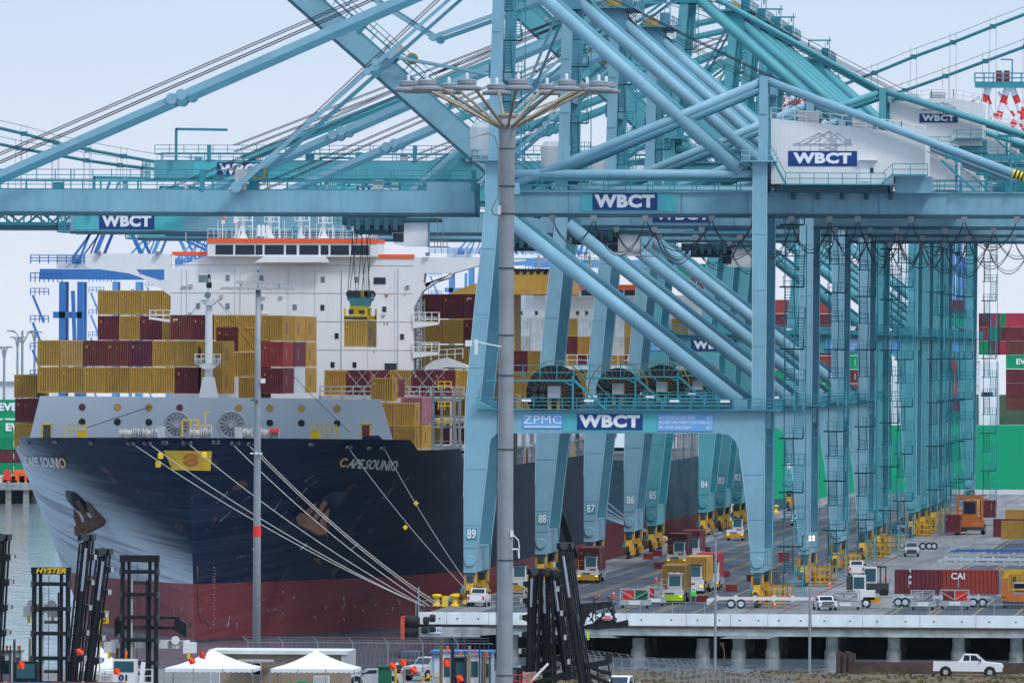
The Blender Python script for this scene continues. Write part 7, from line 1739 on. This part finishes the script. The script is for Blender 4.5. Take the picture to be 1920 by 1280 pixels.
def cross_mast():
    Y = 855.0; r = thing('high_mast_light', 'grey light mast with a red band and crossbar lamps before the ship bow', 'lamp mast')
    t = P(484, 541, Y); bt = P(477, 1215, Y); k = FPX / Y
    MB().lathe((t.x, Y, 0), [(.32, 0), (.30, P(0, 1000, Y).z), (.24, P(0, 700, Y).z), (.2, t.z)], 20).build('pole', 'galv', r, smooth=True)
    z0, z1 = P(0, 1003, Y).z, P(0, 983, Y).z; MB().lathe((t.x, Y, z0), [(.312, 0), (.31, z1 - z0)], 20).build('red_band', 'bright_red', r)
    MB().box(t.x - 2.75, t.x + 2.75, Y - .1, Y + .1, t.z - .05, t.z + .1).build('crossbar', 'galv', r)
    for i in range(8):
        x = t.x - 2.6 + i * .74; MB().prof([(x - .42, t.z - .12), (x - .3, t.z + .1), (x + .3, t.z + .14), (x + .42, t.z - .08)], Y - .5, Y - .1).build('lamp', 'light_grey', r)
    for x in (-1.35, 0, 1.65):
        MB().prof([(t.x + x - .4, t.z + .35), (t.x + x - .35, t.z + .65), (t.x + x + .3, t.z + .62), (t.x + x + .3, t.z + .4)], Y - .4, Y + .1).beam((t.x + x, Y, t.z), (t.x + x, Y, t.z + .4), .08).build('floodlight', 'light_grey', r)
    MB().tube((t.x, Y, t.z + .6), (t.x, Y, t.z + 1.3), .03, 6).build('aerial', 'light_grey', r); MB().lathe((t.x, Y, t.z + 1.3), [(.08, 0), (.09, .15), (.04, .25)], 10).build('beacon', 'crane_blue', r)
    v = P(480, 851, Y - .4); MB().box(v.x - .45, v.x - .2, Y - .5, Y - .3, v.z, v.z + .12).lathe((v.x, Y - .3, v.z - .05), [(.1, 0), (.12, .1), (.1, .2)], 10).box(v.x + .2, v.x + .5, Y - .5, Y - .3, v.z, v.z + .12).build('camera_bracket', 'white', r)
    v = P(489, 712, Y - .3); MB().box(v.x, v.x + .35, Y - .4, Y - .2, v.z - .25, v.z + .1).build('junction_box', 'white', r)
    v = P(477, 752, Y - .3); MB().lathe((v.x, Y - .3, v.z), [(.35, 0), (.2, .2)], 8).build('bracket', 'dark_grey', r)
cross_mast()
def small_pole(px, ytop, ybot, Y, lit, label):
    r = thing('street_lamp', label, 'street lamp'); t = P(px, ytop, Y)
    MB().lathe((t.x, Y, -.02), [(.12, 0), (.09, t.z - .3), (.08, t.z)], 12).build('pole', 'galv', r)
    for i, (dx, dz) in enumerate(((.0, .1), (.3, .12), (-.6, .35))):
        arm = MB().beam((t.x, Y, t.z - .2), (t.x + dx, Y, t.z + dz), .08).build('arm', 'galv', r)
        l = MB().box(t.x + dx - .14, t.x + dx + .14, Y - .25, Y + .2, t.z + dz - .04, t.z + dz + .2).build('lamp', 'galv', r)
        if lit and i < 2: MB().lathe((t.x + dx, Y - .28, t.z + dz + .08), [(.1, 0), (.1, .03)], 12, 'y').build('lit_lens', 'lamp_lit', l)
        if lit and i < 2: MB().lathe((t.x + dx, Y - .28, t.z + dz - .16), [(.1, 0), (.1, .03)], 12, 'y').build('lit_lens', 'lamp_lit', l)
small_pole(1519, 1010, 1280, 915, True, 'slim lamp post with lit lamps right of crane leg 89')
small_pole(1342, 1003, 1250, 925, False, 'slim lamp post with unlit square lamps left of crane leg 89')

# ---------------------------------------------------------------- foreground yard: tents, office trailer, handlers
YT = 820.0
def tent(x0, x1, ypk, yev, label, Y=YT):
    a, c = P(x0, yev, Y), P(x1, yev, Y); pk = P((x0 + x1) / 2 + (8 if x0 > 500 else 0), ypk, Y + 3); ze = a.z; w = c.x - a.x
    r = thing('canopy_tent', label, 'tent', (a.x, Y, 0), 'white peaked tents'); n = 12; b = MB(); d = w * .95
    ap = Vector((w / 2, d / 2, pk.z)); cs = [Vector((0, 0, ze)), Vector((w, 0, ze)), Vector((w, d, ze)), Vector((0, d, ze))]
    for i in range(4):
        p, q_ = cs[i], cs[(i + 1) % 4]; rows = 6; vs = []
        for j in range(rows + 1):
            t = j / rows; pp = p.lerp(ap, t); qq = q_.lerp(ap, t)
            for s_ in range(9): u = s_ / 8; m_ = pp.lerp(qq, u); m_.z -= .16 * math.sin(math.pi * t) + .05 * math.sin(math.pi * u) * (1 - t); vs.append(m_)
        b.add(vs, [(j * 9 + s_, j * 9 + s_ + 1, (j + 1) * 9 + s_ + 1, (j + 1) * 9 + s_) for j in range(rows) for s_ in range(8)])
    b.build('canopy', 'tent_white', r, smooth=False)
    b = MB()
    for i in range(4):
        p, q_ = cs[i], cs[(i + 1) % 4]; n = 16; vs = []
        for j in range(n * 4 + 1): u = j / (n * 4); m_ = p.lerp(q_, u); vs += [m_, m_ - Vector((0, 0, .22 + .07 * abs(math.sin(u * n * math.pi))))]
        b.add(vs, [(2 * j, 2 * j + 1, 2 * j + 3, 2 * j + 2) for j in range(n * 4)])
    b.build('valance', 'tent_white', r)
    for p in cs + [cs[0].lerp(cs[1], .33), cs[0].lerp(cs[1], .66)]: MB().tube((p.x, p.y, 0), p, .035, 6).build('leg', 'galv', r)
    return r
mk('tent_white', (.70, .72, .74), .6, var=.05, scale=1.0)
tent(308, 474, 1217, 1252, 'left white peaked tent beside the handler numbered 01'); tent(507, 664, 1218, 1253, 'right white peaked tent in front of the tan office trailer'); tent(128, 232, 1208, 1256, 'white tent partly hidden behind the black masts', YT + 6)
r = thing('office_trailer', 'tan office trailer with a white roof edge behind the tents', 'building'); Yo = 838.0; f = lambda px, py: P(px, py, Yo)
mk('tan_wall', (.30, .24, .17), .7, var=.08, scale=.8, streak=.2)
a, c = f(395, 1300), f(646, 1222); MB().box(a.x, c.x, Yo, Yo + 6, 0, c.z).build('wall', 'tan_wall', r); MB().box(a.x - .2, f(658, 0).x, Yo - .4, Yo + 6.2, f(0, 1222).z, f(0, 1215).z).build('roof', 'barrier_white', r)
MB().box(f(646, 0).x, f(660, 0).x, Yo - .3, Yo + 6, f(0, 1245).z, f(0, 1216).z).build('end_cap', 'light_grey', r)
MB().box(f(455, 0).x, f(521, 0).x, Yo - 1.6, Yo - .4, f(0, 1236).z, f(0, 1232).z).build('awning', 'light_grey', r)
for x0, x1, y0, y1, mm in ((478, 494, 1238, 1262, 'glass'), (595, 622, 1262, 1290, 'light_grey'), (387 + 15, 417, 1240, 1290, 'light_grey')):
    w = MB().box(f(x0 - 1.5, 0).x, f(x1 + 1.5, 0).x, Yo - .06, Yo - .01, f(0, y1).z, f(0, y0).z).build('window' if mm == 'glass' else 'door', 'letter', r); MB().box(f(x0, 0).x, f(x1, 0).x, Yo - .09, Yo - .06, f(0, y1 - 1).z, f(0, y0 + 1).z).build('pane', mm, w)
b = MB()
for k in range(40): x = a.x + (c.x - a.x) * k / 40; b.box(x, x + .04, Yo - .03, Yo, 0.1, c.z - .1)
b.build('cladding_rib', 'tan_wall', r)
o = MB().prof([(f(505, 0).x, 2.0), (f(512, 0).x, 2.0), (f(512, 0).x, 2.6), (f(505, 0).x, 2.6)], Yo - 2, Yo - 1.6).build('portable_toilet', 'green_box'); bpy.data.objects.remove(o)
v = P(566, 1290, 815); o = MB().box(v.x - .35, v.x + .35, 815, 815.7, 0, P(0, 1272, 815).z).build('waste_bin', 'green_box'); tag(o, 'bright green bin under the right tent', 'bin')
v = P(721, 1262, 846); o = MB().box(v.x - .5, v.x + .5, 846, 846.8, 0, P(0, 1246, 846).z).box(v.x - .55, v.x + .55, 845.9, 846.9, P(0, 1246, 846).z, P(0, 1243, 846).z).build('waste_bin', 'green_dark'); tag(o, 'dark green bin behind the fence left of the dark pickup', 'bin')
r = thing('shed', 'pale blue shed with a blue roof edge beyond the flags', 'building'); Ys = 846.0; f = lambda px, py: P(px, py, Ys)
mk('pale_blue_wall', (.30, .38, .50), .6, var=.08); MB().box(f(815, 0).x, f(925, 0).x, Ys, Ys + 4, 0, f(0, 1219).z).build('wall', 'pale_blue_wall', r); MB().box(f(812, 0).x, f(928, 0).x, Ys - .3, Ys + 4.2, f(0, 1219).z, f(0, 1214).z).build('roof', 'crane_blue', r)
MB().box(f(820, 0).x, f(829, 0).x, Ys - .05, Ys, f(0, 1262).z, f(0, 1228).z).build('window', 'letter_soft', r)

YH = 785.0
def hp(px, py, Y=YH): return P(px, py, Y)
def front_mast(x0, x1, yt, yb, label, Y=YH, name=None, rungs=6, number=None, spreader=None):
    """empty container handler seen from the front: mast frame with cross members"""
    r = thing('container_handler', label, 'container handler', (0, 0, 0), 'container handlers parked in the foreground'); a, c = hp(x0, yt, Y), hp(x1, yt, Y); zt = a.z; w = c.x - a.x
    m = bpy.data.objects.new('mast', None); col.objects.link(m); m.parent = r
    for x, d in ((a.x, 0), (c.x - .3, 0), (a.x + w * .17, .25), (c.x - .3 - w * .17, .25)): MB().box(x, x + .3 if d == 0 else x + .22, Y + d, Y + d + .45, .4, zt - (0 if d == 0 else .5)).build('mast_rail', 'black_metal', m)
    MB().box(a.x - .05, c.x + .05, Y - .15, Y + .6, zt - .5, zt).build('head_beam', 'black_metal', m)
    n = rungs; z0 = 1.0
    for k in range(n):
        z = z0 + (zt - 1.2 - z0) * k / (n - 1); MB().box(a.x + .12, c.x - .12, Y - .12, Y + .1, z - .14, z + .14).build('cross_member', 'black_metal', m)
        if k % 2: MB().box(a.x + w * .2, c.x - w * .2, Y + .3, Y + .5, z + .7, z + .92).build('cross_member', 'dark_grey', m)
        for x in (a.x - .06, c.x - .12): MB().box(x, x + .18, Y - .2, Y + .5, z - .25, z + .2).build('bracket', 'dark_grey', m)
    for x in (a.x + w * .3, a.x + w * .7): MB().tube((x, Y + .1, .6), (x, Y + .1, zt - 1.8), .07, 8).build('lift_cylinder', 'light_grey' if x < a.x + w / 2 else 'black_metal', m)
    MB().poly([(a.x + w * .45, Y - .1, .6), (a.x + w * .45, Y - .1, zt - .6)], .025, 5).build('chain', 'dark_grey', m)
    if name: text('lettering', name, .5, 'yellow', m, ((a.x + c.x) / 2, Y - .18, zt - .25), bold=.03, shear=.3, xs=1.25)
    b = MB(); b.box(a.x - .3, c.x + .3, Y + .6, Y + 5.5, .8, 2.3); b.build('body', 'house_white' if number else 'black_metal', r)
    for x in (a.x - .3, c.x + .3):
        for y in (1.3, 4.8): wheel(r, x, Y + y, .8, .5)
    return r, a, c, zt
def spreader_bar(parent, x0, x1, y, Y, m='house_white'):
    a, c = hp(x0, y, Y), hp(x1, y, Y); b = MB(); w = c.x - a.x
    b.mi(0).box(a.x + .5, c.x - .5, Y, Y + .5, a.z - .35, a.z + .25).box(a.x, a.x + .9, Y - .15, Y + .7, a.z - .7, a.z + .1).box(c.x - .9, c.x, Y - .15, Y + .7, a.z - .7, a.z + .1)
    for t in (.18, .3, .7, .82): b.mi(1).box(a.x + w * t, a.x + w * t + .25, Y - .05, Y, a.z - .3, a.z + .2)
    b.mi(0).lathe((a.x + w * .22, Y - .2, a.z + .25), [(.32, 0), (.32, .3)], 8, 'y').lathe((a.x + w * .78, Y - .2, a.z + .25), [(.32, 0), (.32, .3)], 8, 'y').mi(2).box(a.x + .3, a.x + .5, Y - .2, Y, a.z - 1.1, a.z - .6).box(c.x - .6, c.x - .4, Y - .2, Y, a.z - 1.1, a.z - .6)
    return b.build('spreader', [m, 'grey', 'yellow'], parent)
r, a, c, zt = front_mast(60, 131, 1063, 1280, 'black container handler mast with yellow lettering on its head beam', name='HYSTER'); spreader_bar(r, 44, 112, 1138, YH + 1.2)
cb = MB().box(hp(40, 0).x, hp(84, 0).x, YH - 3, YH - 1.4, 1.5, hp(0, 1237).z).build('cab', 'black_metal', r); MB().box(hp(46, 0).x, hp(80, 0).x, YH - 3.05, YH - 3, hp(0, 1268).z, hp(0, 1241).z).build('window', 'glass_teal', cb)
r, a, c, zt = front_mast(226, 297, 1040, 1280, 'container handler with the white cab numbered 01 and white spreader', number='01', rungs=7); spreader_bar(r, 195, 367, 1205, YH + .8)
b = MB(); p, q_ = hp(218, 1160), hp(335, 1180); b.box(p.x, q_.x, YH + .7, YH + 1.1, q_.z, q_.z + .25).box(p.x, q_.x, YH + .7, YH + 1.1, p.z, p.z + .2).prof([(p.x - .2, q_.z - .6), (p.x - .2, p.z), (p.x + .3, p.z + .2), (p.x + .5, q_.z)], YH + .6, YH + 1.2).prof([(q_.x - .5, q_.z), (q_.x - .3, p.z + .2), (q_.x + .5, p.z - .3), (q_.x + .5, q_.z - .6)], YH + .6, YH + 1.2); b.build('carriage', 'black_metal', r)
x0, x1 = hp(225, 0).x, hp(268, 0).x; cb = MB().prof([(x0, 1.5), (x0, hp(0, 1232).z), (x1, hp(0, 1232).z), (x1, 1.5)], YH - 3, YH - 1.3).build('cab', 'house_white', r); MB().box(x0 + .12, x1 - .12, YH - 3.04, YH - 3, hp(0, 1255).z, hp(0, 1235).z).build('window', 'glass_teal', cb)
text('number', '01', .62, 'black', cb, ((x0 + x1) / 2, YH - 3.06, hp(0, 1266).z), bold=.03, xs=1.2)
MB().lathe(((x0 + x1) / 2 + .1, YH - 2.5, hp(0, 1232).z), [(.06, 0), (.06, .35), (.1, .35), (.1, .6)], 10).build('beacon', 'orange', cb)
b = MB()
for x in (x0 - .9, x0 - .1, x1 + .1, x1 + 1.2): b.beam((x, YH - 2.9, 1), (x, YH - 2.9, hp(0, 1250).z), .06)
for z in (hp(0, 1250).z, hp(0, 1262).z, hp(0, 1274).z): b.beam((x0 - .9, YH - 2.9, z), (x0 - .1, YH - 2.9, z), .06).beam((x1 + .1, YH - 2.9, z), (x1 + 1.2, YH - 2.9, z), .06)
b.build('hand_rail', 'house_white', r); MB().beam((hp(272, 0).x, YH - 2, 1), (hp(280, 0).x, YH - 2, hp(0, 1237).z), .3).build('lift_strut', 'letter', r)

def side_mast(pt, pb, label, Y=YH, w=1.1, lugs=-1, lamp=True, carriage=None, cyl=True):
    """tilted mast seen from the side"""
    r = thing('container_handler', label, 'container handler', (0, 0, 0), 'container handlers parked in the foreground'); t, bo = hp(*pt, Y), hp(*pb, Y); bo = bo + (bo - t) * .02; d = (bo - t).normalized(); n = Vector((-d.z, 0, d.x)) * (1 if lugs > 0 else -1)
    m = bpy.data.objects.new('mast', None); col.objects.link(m); m.parent = r; s_ = 1 if lugs > 0 else -1; side = Vector((s_, 0, 0))
    for k, (o, tt) in enumerate(((0, .0), (.40, .015), (-.34, .05))):
        for dy in (0, 1.9): p = t.lerp(bo, tt) + Vector((o * s_, dy, 0)); q__ = bo + Vector((o * s_, dy, 0)); MB().beam(p, q__, .13 if k else .2, .3, up=(0, 1, 0)).build('mast_rail', 'black_metal', m)
    MB().box(t.x - .55, t.x + .55, Y - .15, Y + 2.2, t.z - .35, t.z + .1).build('head_beam', 'black_metal', m); MB().lathe((t.x, Y - .25, t.z - .1), [(.3, 0), (.3, .3)], 14, 'y').build('head_sheave', 'dark_grey', m)
    if cyl: MB().tube(t.lerp(bo, .08) + Vector((.18 * s_, -.25, 0)), t.lerp(bo, .36) + Vector((.18 * s_, -.25, 0)), .11, 10).build('lift_cylinder', 'chrome', m); MB().tube(t.lerp(bo, .36) + Vector((.18 * s_, -.25, 0)), bo + Vector((.18 * s_, -.25, 0)), .16, 10).build('cylinder_barrel', 'black_metal', m)
    for tt_ in [k_ * .06 + .05 for k_ in range(15)]: p_ = t.lerp(bo, tt_); MB().beam(p_ + Vector((-.34 * s_, .3, 0)), p_ + Vector((.4 * s_, .3, .1)), .07).build('rung', 'black_metal', m)
    MB().poly([t.lerp(bo, .03) + Vector((.3 * s_, -.1, 0)), t.lerp(bo, .3) + Vector((.42 * s_, -.1, 0)), t.lerp(bo, .6) + Vector((.3 * s_, -.1, 0)), bo], .04, 5).build('hose', 'dark_grey', m)
    k = 0; tt = .14
    while tt < .98:
        p = t.lerp(bo, tt) + Vector((.72 * s_, 0, 0)); MB().mi(0).prof([(p.x - .3 * s_, p.z + .25), (p.x + .2 * s_, p.z + .16), (p.x + .2 * s_, p.z - .1), (p.x - .3 * s_, p.z - .3)], Y - .2, Y + 2.1).mi(1).box(p.x + (.1 if s_ > 0 else -.3), p.x + (.3 if s_ > 0 else -.1), Y - .22, Y + .4, p.z - .16, p.z + .2).build('mast_bracket', ['black_metal', 'light_grey'], m); tt += .165
    MB().box(bo.x - 1.2, bo.x + 1.2, Y, Y + 3, 0.6, 2.0).build('body', 'black_metal', r)
    for x in (-.9, .9): MB().lathe((bo.x + x * 1.6, Y - .1, .8), [(.8, 0), (.8, .5)], 18, 'y').build('wheel', 'rubber', r)
    return r, t, bo
mk('chrome', (.45, .5, .58), .25, metal=.8, var=.05)
side_mast((10 - 8, 1004), (-14, 1285), 'black handler mast cut off by the left edge', lugs=1, cyl=False)
side_mast((160, 1004), (132, 1285), 'left of the two leaning black masts beside the bow', lugs=1)
side_mast((192, 1031), (160, 1285), 'right of the two leaning black masts, before the red waterline', lugs=1)
side_mast((1003, 1068), (1000 - 2, 1255), 'leftmost black mast of the group right of the lamp pole', lugs=-1, Y=YH + 2)
side_mast((1024, 1070), (1030, 1285), 'second black mast of the group right of the lamp pole', lugs=-1, Y=YH + 4)
side_mast((1042, 1072), (1068, 1270), 'third black mast of the group, behind the tallest', lugs=-1, Y=YH + 6)
r, t, bo = side_mast((1058, 1020), (1098, 1290), 'tallest leaning black mast, fork carriage with a red oval badge', lugs=-1, Y=YH)
Yc = YH + .2; f = lambda px, py: (hp(px, py, Yc).x, hp(px, py, Yc).z)
mk('carriage_black', (.012, .013, .016), .5, var=.2, scale=2)
MB().prof([f(1086, 1132), f(1148, 1126), f(1150, 1136), f(1108, 1146), f(1098, 1160), f(1096, 1170), f(1086, 1172)], Yc, Yc + .5).build('carriage', 'carriage_black', r)
MB().prof([f(1094, 1172), f(1110, 1168), f(1130, 1152), f(1148, 1156), f(1156, 1166), f(1177, 1161), f(1178, 1174), f(1120, 1180), f(1094, 1178)], Yc + .05, Yc + .6).build('fork_frame', 'carriage_black', r)
b = MB()
for px in (1110, 1116, 1132, 1149, 1151): b.poly([hp(px, 1132, Yc), hp(px + 1, 1160, Yc)], .05, 5)
for px in (1112, 1140): b.beam(hp(px - 4, 1118, Yc), hp(px + 8, 1124, Yc), .12).beam(hp(px, 1118, Yc), hp(px + 4, 1130, Yc), .1)
b.build('chain', 'dark_grey', r)
rc = random.Random(8); b = MB()
for k in range(46):
    px, py = rc.uniform(1100, 1156), rc.uniform(1130, 1166); q = hp(px, py, Yc + rc.uniform(0, .5)); w_ = rc.uniform(.04, .16); b.beam(q, q + Vector((rc.uniform(-.25, .25), rc.uniform(-.1, .1), rc.uniform(-.25, .25))), w_)
b.build('hydraulic_block', 'carriage_black', r)
for k in range(5): MB().poly([hp(1062 + 6 * k, 1060 + 30 * k, YH - .2), hp(1066 + 8 * k, 1100 + 30 * k, YH - .3), hp(1072 + 7 * k, 1140 + 26 * k, YH - .2)], .035, 5).build('hose', 'dark_grey', r)
b = MB()
for x0_, y0_, x1_, y1_, w_ in ((1105, 1250, 1140, 1262, .2), (1100, 1262, 1150, 1284, .3), (1118, 1240, 1124, 1285, .15), (1140, 1244, 1148, 1285, .12), (1090, 1262, 1112, 1285, .4), (1126, 1258, 1146, 1262, .3), (1008, 1262, 1050, 1250, .25), (1000, 1280, 1060, 1262, .3)): b.beam(hp(x0_, y0_, YH + .6), hp(x1_, y1_, YH + .6), w_)
b.build('frame', 'carriage_black', r)
v = hp(1139, 1158, Yc - .05); b = MB(); s = MB().mi(0).add([(v.x + .42 * math.cos(k * math.pi / 3), Yc - .03, v.z + .2 * math.sin(k * math.pi / 3)) for k in range(6)], [tuple(range(6))]).build('badge', 'letter', r)
MB().add([(v.x + .37 * math.cos(k * math.pi / 3), Yc - .05, v.z + .165 * math.sin(k * math.pi / 3)) for k in range(6)], [tuple(range(6))]).build('badge_field', 'bright_red', s); text('lettering', 'TAYLOR', .16, 'letter', s, (v.x, Yc - .07, v.z), bold=.01)
MB().box(hp(1106, 0).x, hp(1110, 0).x, Yc - .1, Yc - .05, hp(0, 1192).z, hp(0, 1176).z).build('reflector', 'lime', r)
MB().beam(hp(995, 1277), hp(1028, 1243), .16).build('tilt_cylinder', 'letter', r); MB().beam(hp(1040, 1275), hp(1090, 1254), .22).build('tilt_cylinder', 'black_metal', r)
MB().prof([f(1090, 1244), f(1135, 1236), f(1135, 1222), f(1147, 1224), f(1148, 1240), f(1138, 1246), f(1092, 1256)], YH + .3, YH + 1).build('arm', 'carriage_black', r)
b = MB(); b.box(hp(960, 0).x, hp(985, 0).x, YH - 1, YH + .4, 1, hp(0, 1244).z).build('cab', 'black_metal', r); MB().box(hp(966, 0).x, hp(976, 0).x, YH - 1.06, YH - 1.0, hp(0, 1268).z, hp(0, 1248).z).build('window', 'glass_teal', r)
b = MB()
for y in (1264, 1276): b.beam(hp(960, y, YH - 1.5), hp(998, y, YH - 1.5), .06)
for x in (962, 975, 988, 998): b.beam(hp(x, 1264, YH - 1.5), hp(x, 1285, YH - 1.5), .06)
b.build('hand_rail', 'bright_red', r)
# forklift cabs behind the flags
def cab_only(px0, px1, yt, label, m, Y=YH + 5):
    r = thing('forklift', label, 'forklift', (0, 0, 0), 'forklifts behind the flags'); x0, x1 = hp(px0, 0, Y).x, hp(px1, 0, Y).x; zt = hp(0, yt, Y).z
    MB().box(x0 - .3, x1 + .3, Y, Y + 4, .6, 1.9).build('body', m, r); cb = MB().box(x0, x1, Y, Y + 1.7, 1.9, zt).build('cab', m, r)
    MB().box(x0 + .12, x1 - .12, Y - .04, Y, hp(0, 1262, Y).z, zt - .35).build('window', 'glass_teal', cb); MB().box(x0 - .05, x1 + .05, Y - .1, Y + 1.8, zt, zt + .15).build('cab_roof', 'grey', cb)
    MB().lathe(((x0 + x1) / 2, Y + .5, zt + .15), [(.09, 0), (.09, .3), (.05, .35)], 10).build('beacon', 'orange', cb)
    for x in (x0, x1): MB().tube((x, Y - .3, 1), (x, Y - .3, zt + .5), .05, 6).build('exhaust', 'dark_grey', r); wheel(r, x, Y + 1, .6, .4)
cab_only(835, 852, 1218, 'white forklift cab left of the teal glazed one', 'house_white'); cab_only(857, 878, 1226, 'dark forklift cab with teal glass', 'black_metal'); cab_only(886, 905, 1224, 'white forklift cab numbered on its door, beside the lamp pole', 'house_white')
cab_only(910, 925, 1228, 'white forklift cab nearest the lamp pole', 'house_white', YH + 8); cab_only(8, 26, 1222, 'white forklift cab at the bottom left corner', 'house_white', YH + 3); cab_only(33, 44, 1222, 'narrow white forklift cab left of the lettered mast', 'house_white', YH + 6)
# posts with flags
mk('post_rust', (.16, .10, .06), .85, var=.3, scale=2)
for i, (px, py, c_, lb) in enumerate(((40, 1246, 'flag_orange', 'before the dark cab at bottom left'), (149, 1221, 'flag_orange', 'between the black masts'), (219, 1258, 'flag_orange', 'left of the white cab numbered 01'), (360, 1238, 'flag_orange', 'small one on the left tent'), (380, 1228, 'bright_red', 'dark red one high on the left tent'), (736, 1247, 'flag_orange', 'leftmost of the three in the middle'), (756, 1241, 'flag_orange', 'middle and highest of the three'), (775, 1255, 'flag_orange', 'rightmost and lowest of the three'), (837, 1242, 'flag_orange', 'by the brown post'), (862, 1271, 'flag_orange', 'lowest, before the dark cab'))):
    Yf = 776.0; v = P(px, py, Yf); s_ = .23; a_ = .35 if i % 2 else -.25
    r = thing('marker_flag', 'orange marker flag on a string, ' + lb if c_ == 'flag_orange' else 'red marker flag on a string, ' + lb, 'flag', (v.x, Yf, v.z), 'marker flags strung in the foreground')
    b = MB(); vs = []
    for j in range(5):
        for k in range(5): u, w = (k / 4 - .5) * 2 * s_, (j / 4 - .5) * 2 * s_; vs.append((u * math.cos(a_) - w * math.sin(a_), .06 * math.sin(k * 1.5 + j), u * math.sin(a_) + w * math.cos(a_)))
    b.add(vs, [(j * 5 + k, j * 5 + k + 1, (j + 1) * 5 + k + 1, (j + 1) * 5 + k) for j in range(4) for k in range(4)]); b.build('cloth', c_, r); MB().tube((-s_, 0, s_), (-1.2, .3, s_ * .4), .012, 4).build('string', 'dark_grey', r)
for i, (px, yt, m_) in enumerate(((827, 1200, 'post_rust'), (849, 1207, 'black'), (880, 1210, 'rustic'), (909, 1222, 'post_rust'), (758, 1252, 'rustic'), (742, 1252, 'bogie_yellow'), (27, 1198, 'dark_grey'), (56, 1196, 'rustic'), (220, 1205, 'post_rust'))):
    Y = 778.0 + i; v = P(px, yt, Y); o = MB().lathe((v.x, Y, 0), [(.1, 0), (.1, v.z - .1), (.07, v.z)], 10).build('guard_post', m_)
    tag(o, 'upright guard post in the foreground, %s' % ('brown, left of the forklift cabs', 'black, between the first two cabs', 'tan, between the dark and white cabs', 'brown, beside the last cab', 'tan, under the middle flag', 'yellow, under the left flag', 'dark, at the bottom left corner', 'tan, left of the lettered mast', 'brown, left of the white cab numbered 01')[i], 'post', 'guard posts')
r = thing('area_sign', 'yellow assembly area sign on a yellow post before the red waterline', 'sign'); Ya = 792.0; a, c = P(185.5, 1144, Ya), P(204, 1168, Ya)
MB().box(a.x, c.x, Ya - .04, Ya, c.z, a.z).build('board', 'yellow', r); MB().tube((P(192, 0, Ya).x, Ya + .05, 0), (P(192, 0, Ya).x, Ya + .05, c.z + .3), .06, 8).build('post', 'yellow', r)
for k, s_ in enumerate(('ASSEMBLY', 'AREA', '#4')): text('lettering', s_, .22 if k < 2 else .3, 'black', r, ((a.x + c.x) / 2, Ya - .06, a.z - .18 - k * .28), bold=.01, xs=.75 if k == 0 else .9)
# yellow stair rail
b = MB(); 
for k in range(5): b.beam(P(795 + 12 * k, 1262 - 2 * (k % 3), 800), P(795 + 12 * k, 1285, 800), .06)
b.beam(P(790, 1276, 800), P(812, 1262, 800), .06).beam(P(812, 1262, 800), P(848, 1264, 800), .06).beam(P(796, 1284, 800), P(848, 1272, 800), .06); o = b.build('step_railing', 'yellow'); tag(o, 'yellow step railing below the orange flags', 'railing')
# lying containers tops at the bottom left
for i, (px, k) in enumerate(((-30, 'C'), (20, 'N'), (95, 'R'))):
    v = P(px, 1276, 760); container(v.x, 762.44, v.z - 2.7, k, '%s container whose top just shows along the bottom left edge, %s' % (CN[k], ('leftmost', 'middle', 'right')[i]), 'container tops at the bottom left', H=2.6, rz=R(-90), Lc=round(2.4 + i, 2) + .6)
# old timber dolphin and wall by the shore
r = thing('timber_dolphin', 'cluster of dark old timber piles at the water by the bank', 'piles')
for i in range(6): v = P(1572 + 5.5 * i, 1220, 933); MB().lathe((v.x, 933 + (i % 2) * .6, -5), [(.2, 0), (.19, v.z + 5 - .02 * (i % 3) * 5)], 10).build('pile', 'brown_timber', r)
b = MB(); a, c = P(1600, 1238, 931), P(1960, 1244, 931); b.box(a.x, c.x, 931, 931.5, -4.5, a.z - .1); o = b.build('timber_wall', 'brown_timber'); tag(o, 'low dark timber wall along the shore right of the pile cluster', 'wall')
# bare shrub
r = thing('bare_tree', 'small leafless tree standing at the near shore below the pier', 'tree'); v = P(1358, 1262, 925); r8 = random.Random(4); tr = MB().tube((v.x, 925, -.1), (v.x, 925, 1.0), .05, 6, .03); tr.build('trunk', 'post_rust', r); b = MB()
def grow(p, d, l, k):
    if k == 0: return
    q_ = p + d * l; b.tube(p, q_, .012 * k, 4, .01 * k)
    for _ in range(3): grow(q_, (d + Vector((r8.uniform(-.8, .8), r8.uniform(-.5, .5), r8.uniform(-.1, .5)))).normalized(), l * .68, k - 1)
grow(Vector((v.x, 925, 1.0)), Vector((0, 0, 1)), .55, 4); b.build('crown', 'post_rust', r)

# ---------------------------------------------------------------- air
def haze(density=0.000010):
    m = bpy.data.materials.new('haze'); m.use_nodes = True; t = m.node_tree; t.nodes.remove(t.nodes['Principled BSDF'])
    pv = t.nodes.new('ShaderNodeVolumePrincipled'); pv.inputs['Density'].default_value = density; pv.inputs['Color'].default_value = (.62, .82, 1.0, 1); pv.inputs['Anisotropy'].default_value = 0.2
    t.links.new(pv.outputs[0], t.nodes['Material Output'].inputs['Volume']); M['haze'] = m
    b = MB().box(-2600, 2600, -1600, 6600, -7.6, 132); o = b.build('haze', 'haze'); o['kind'] = 'stuff'
haze()
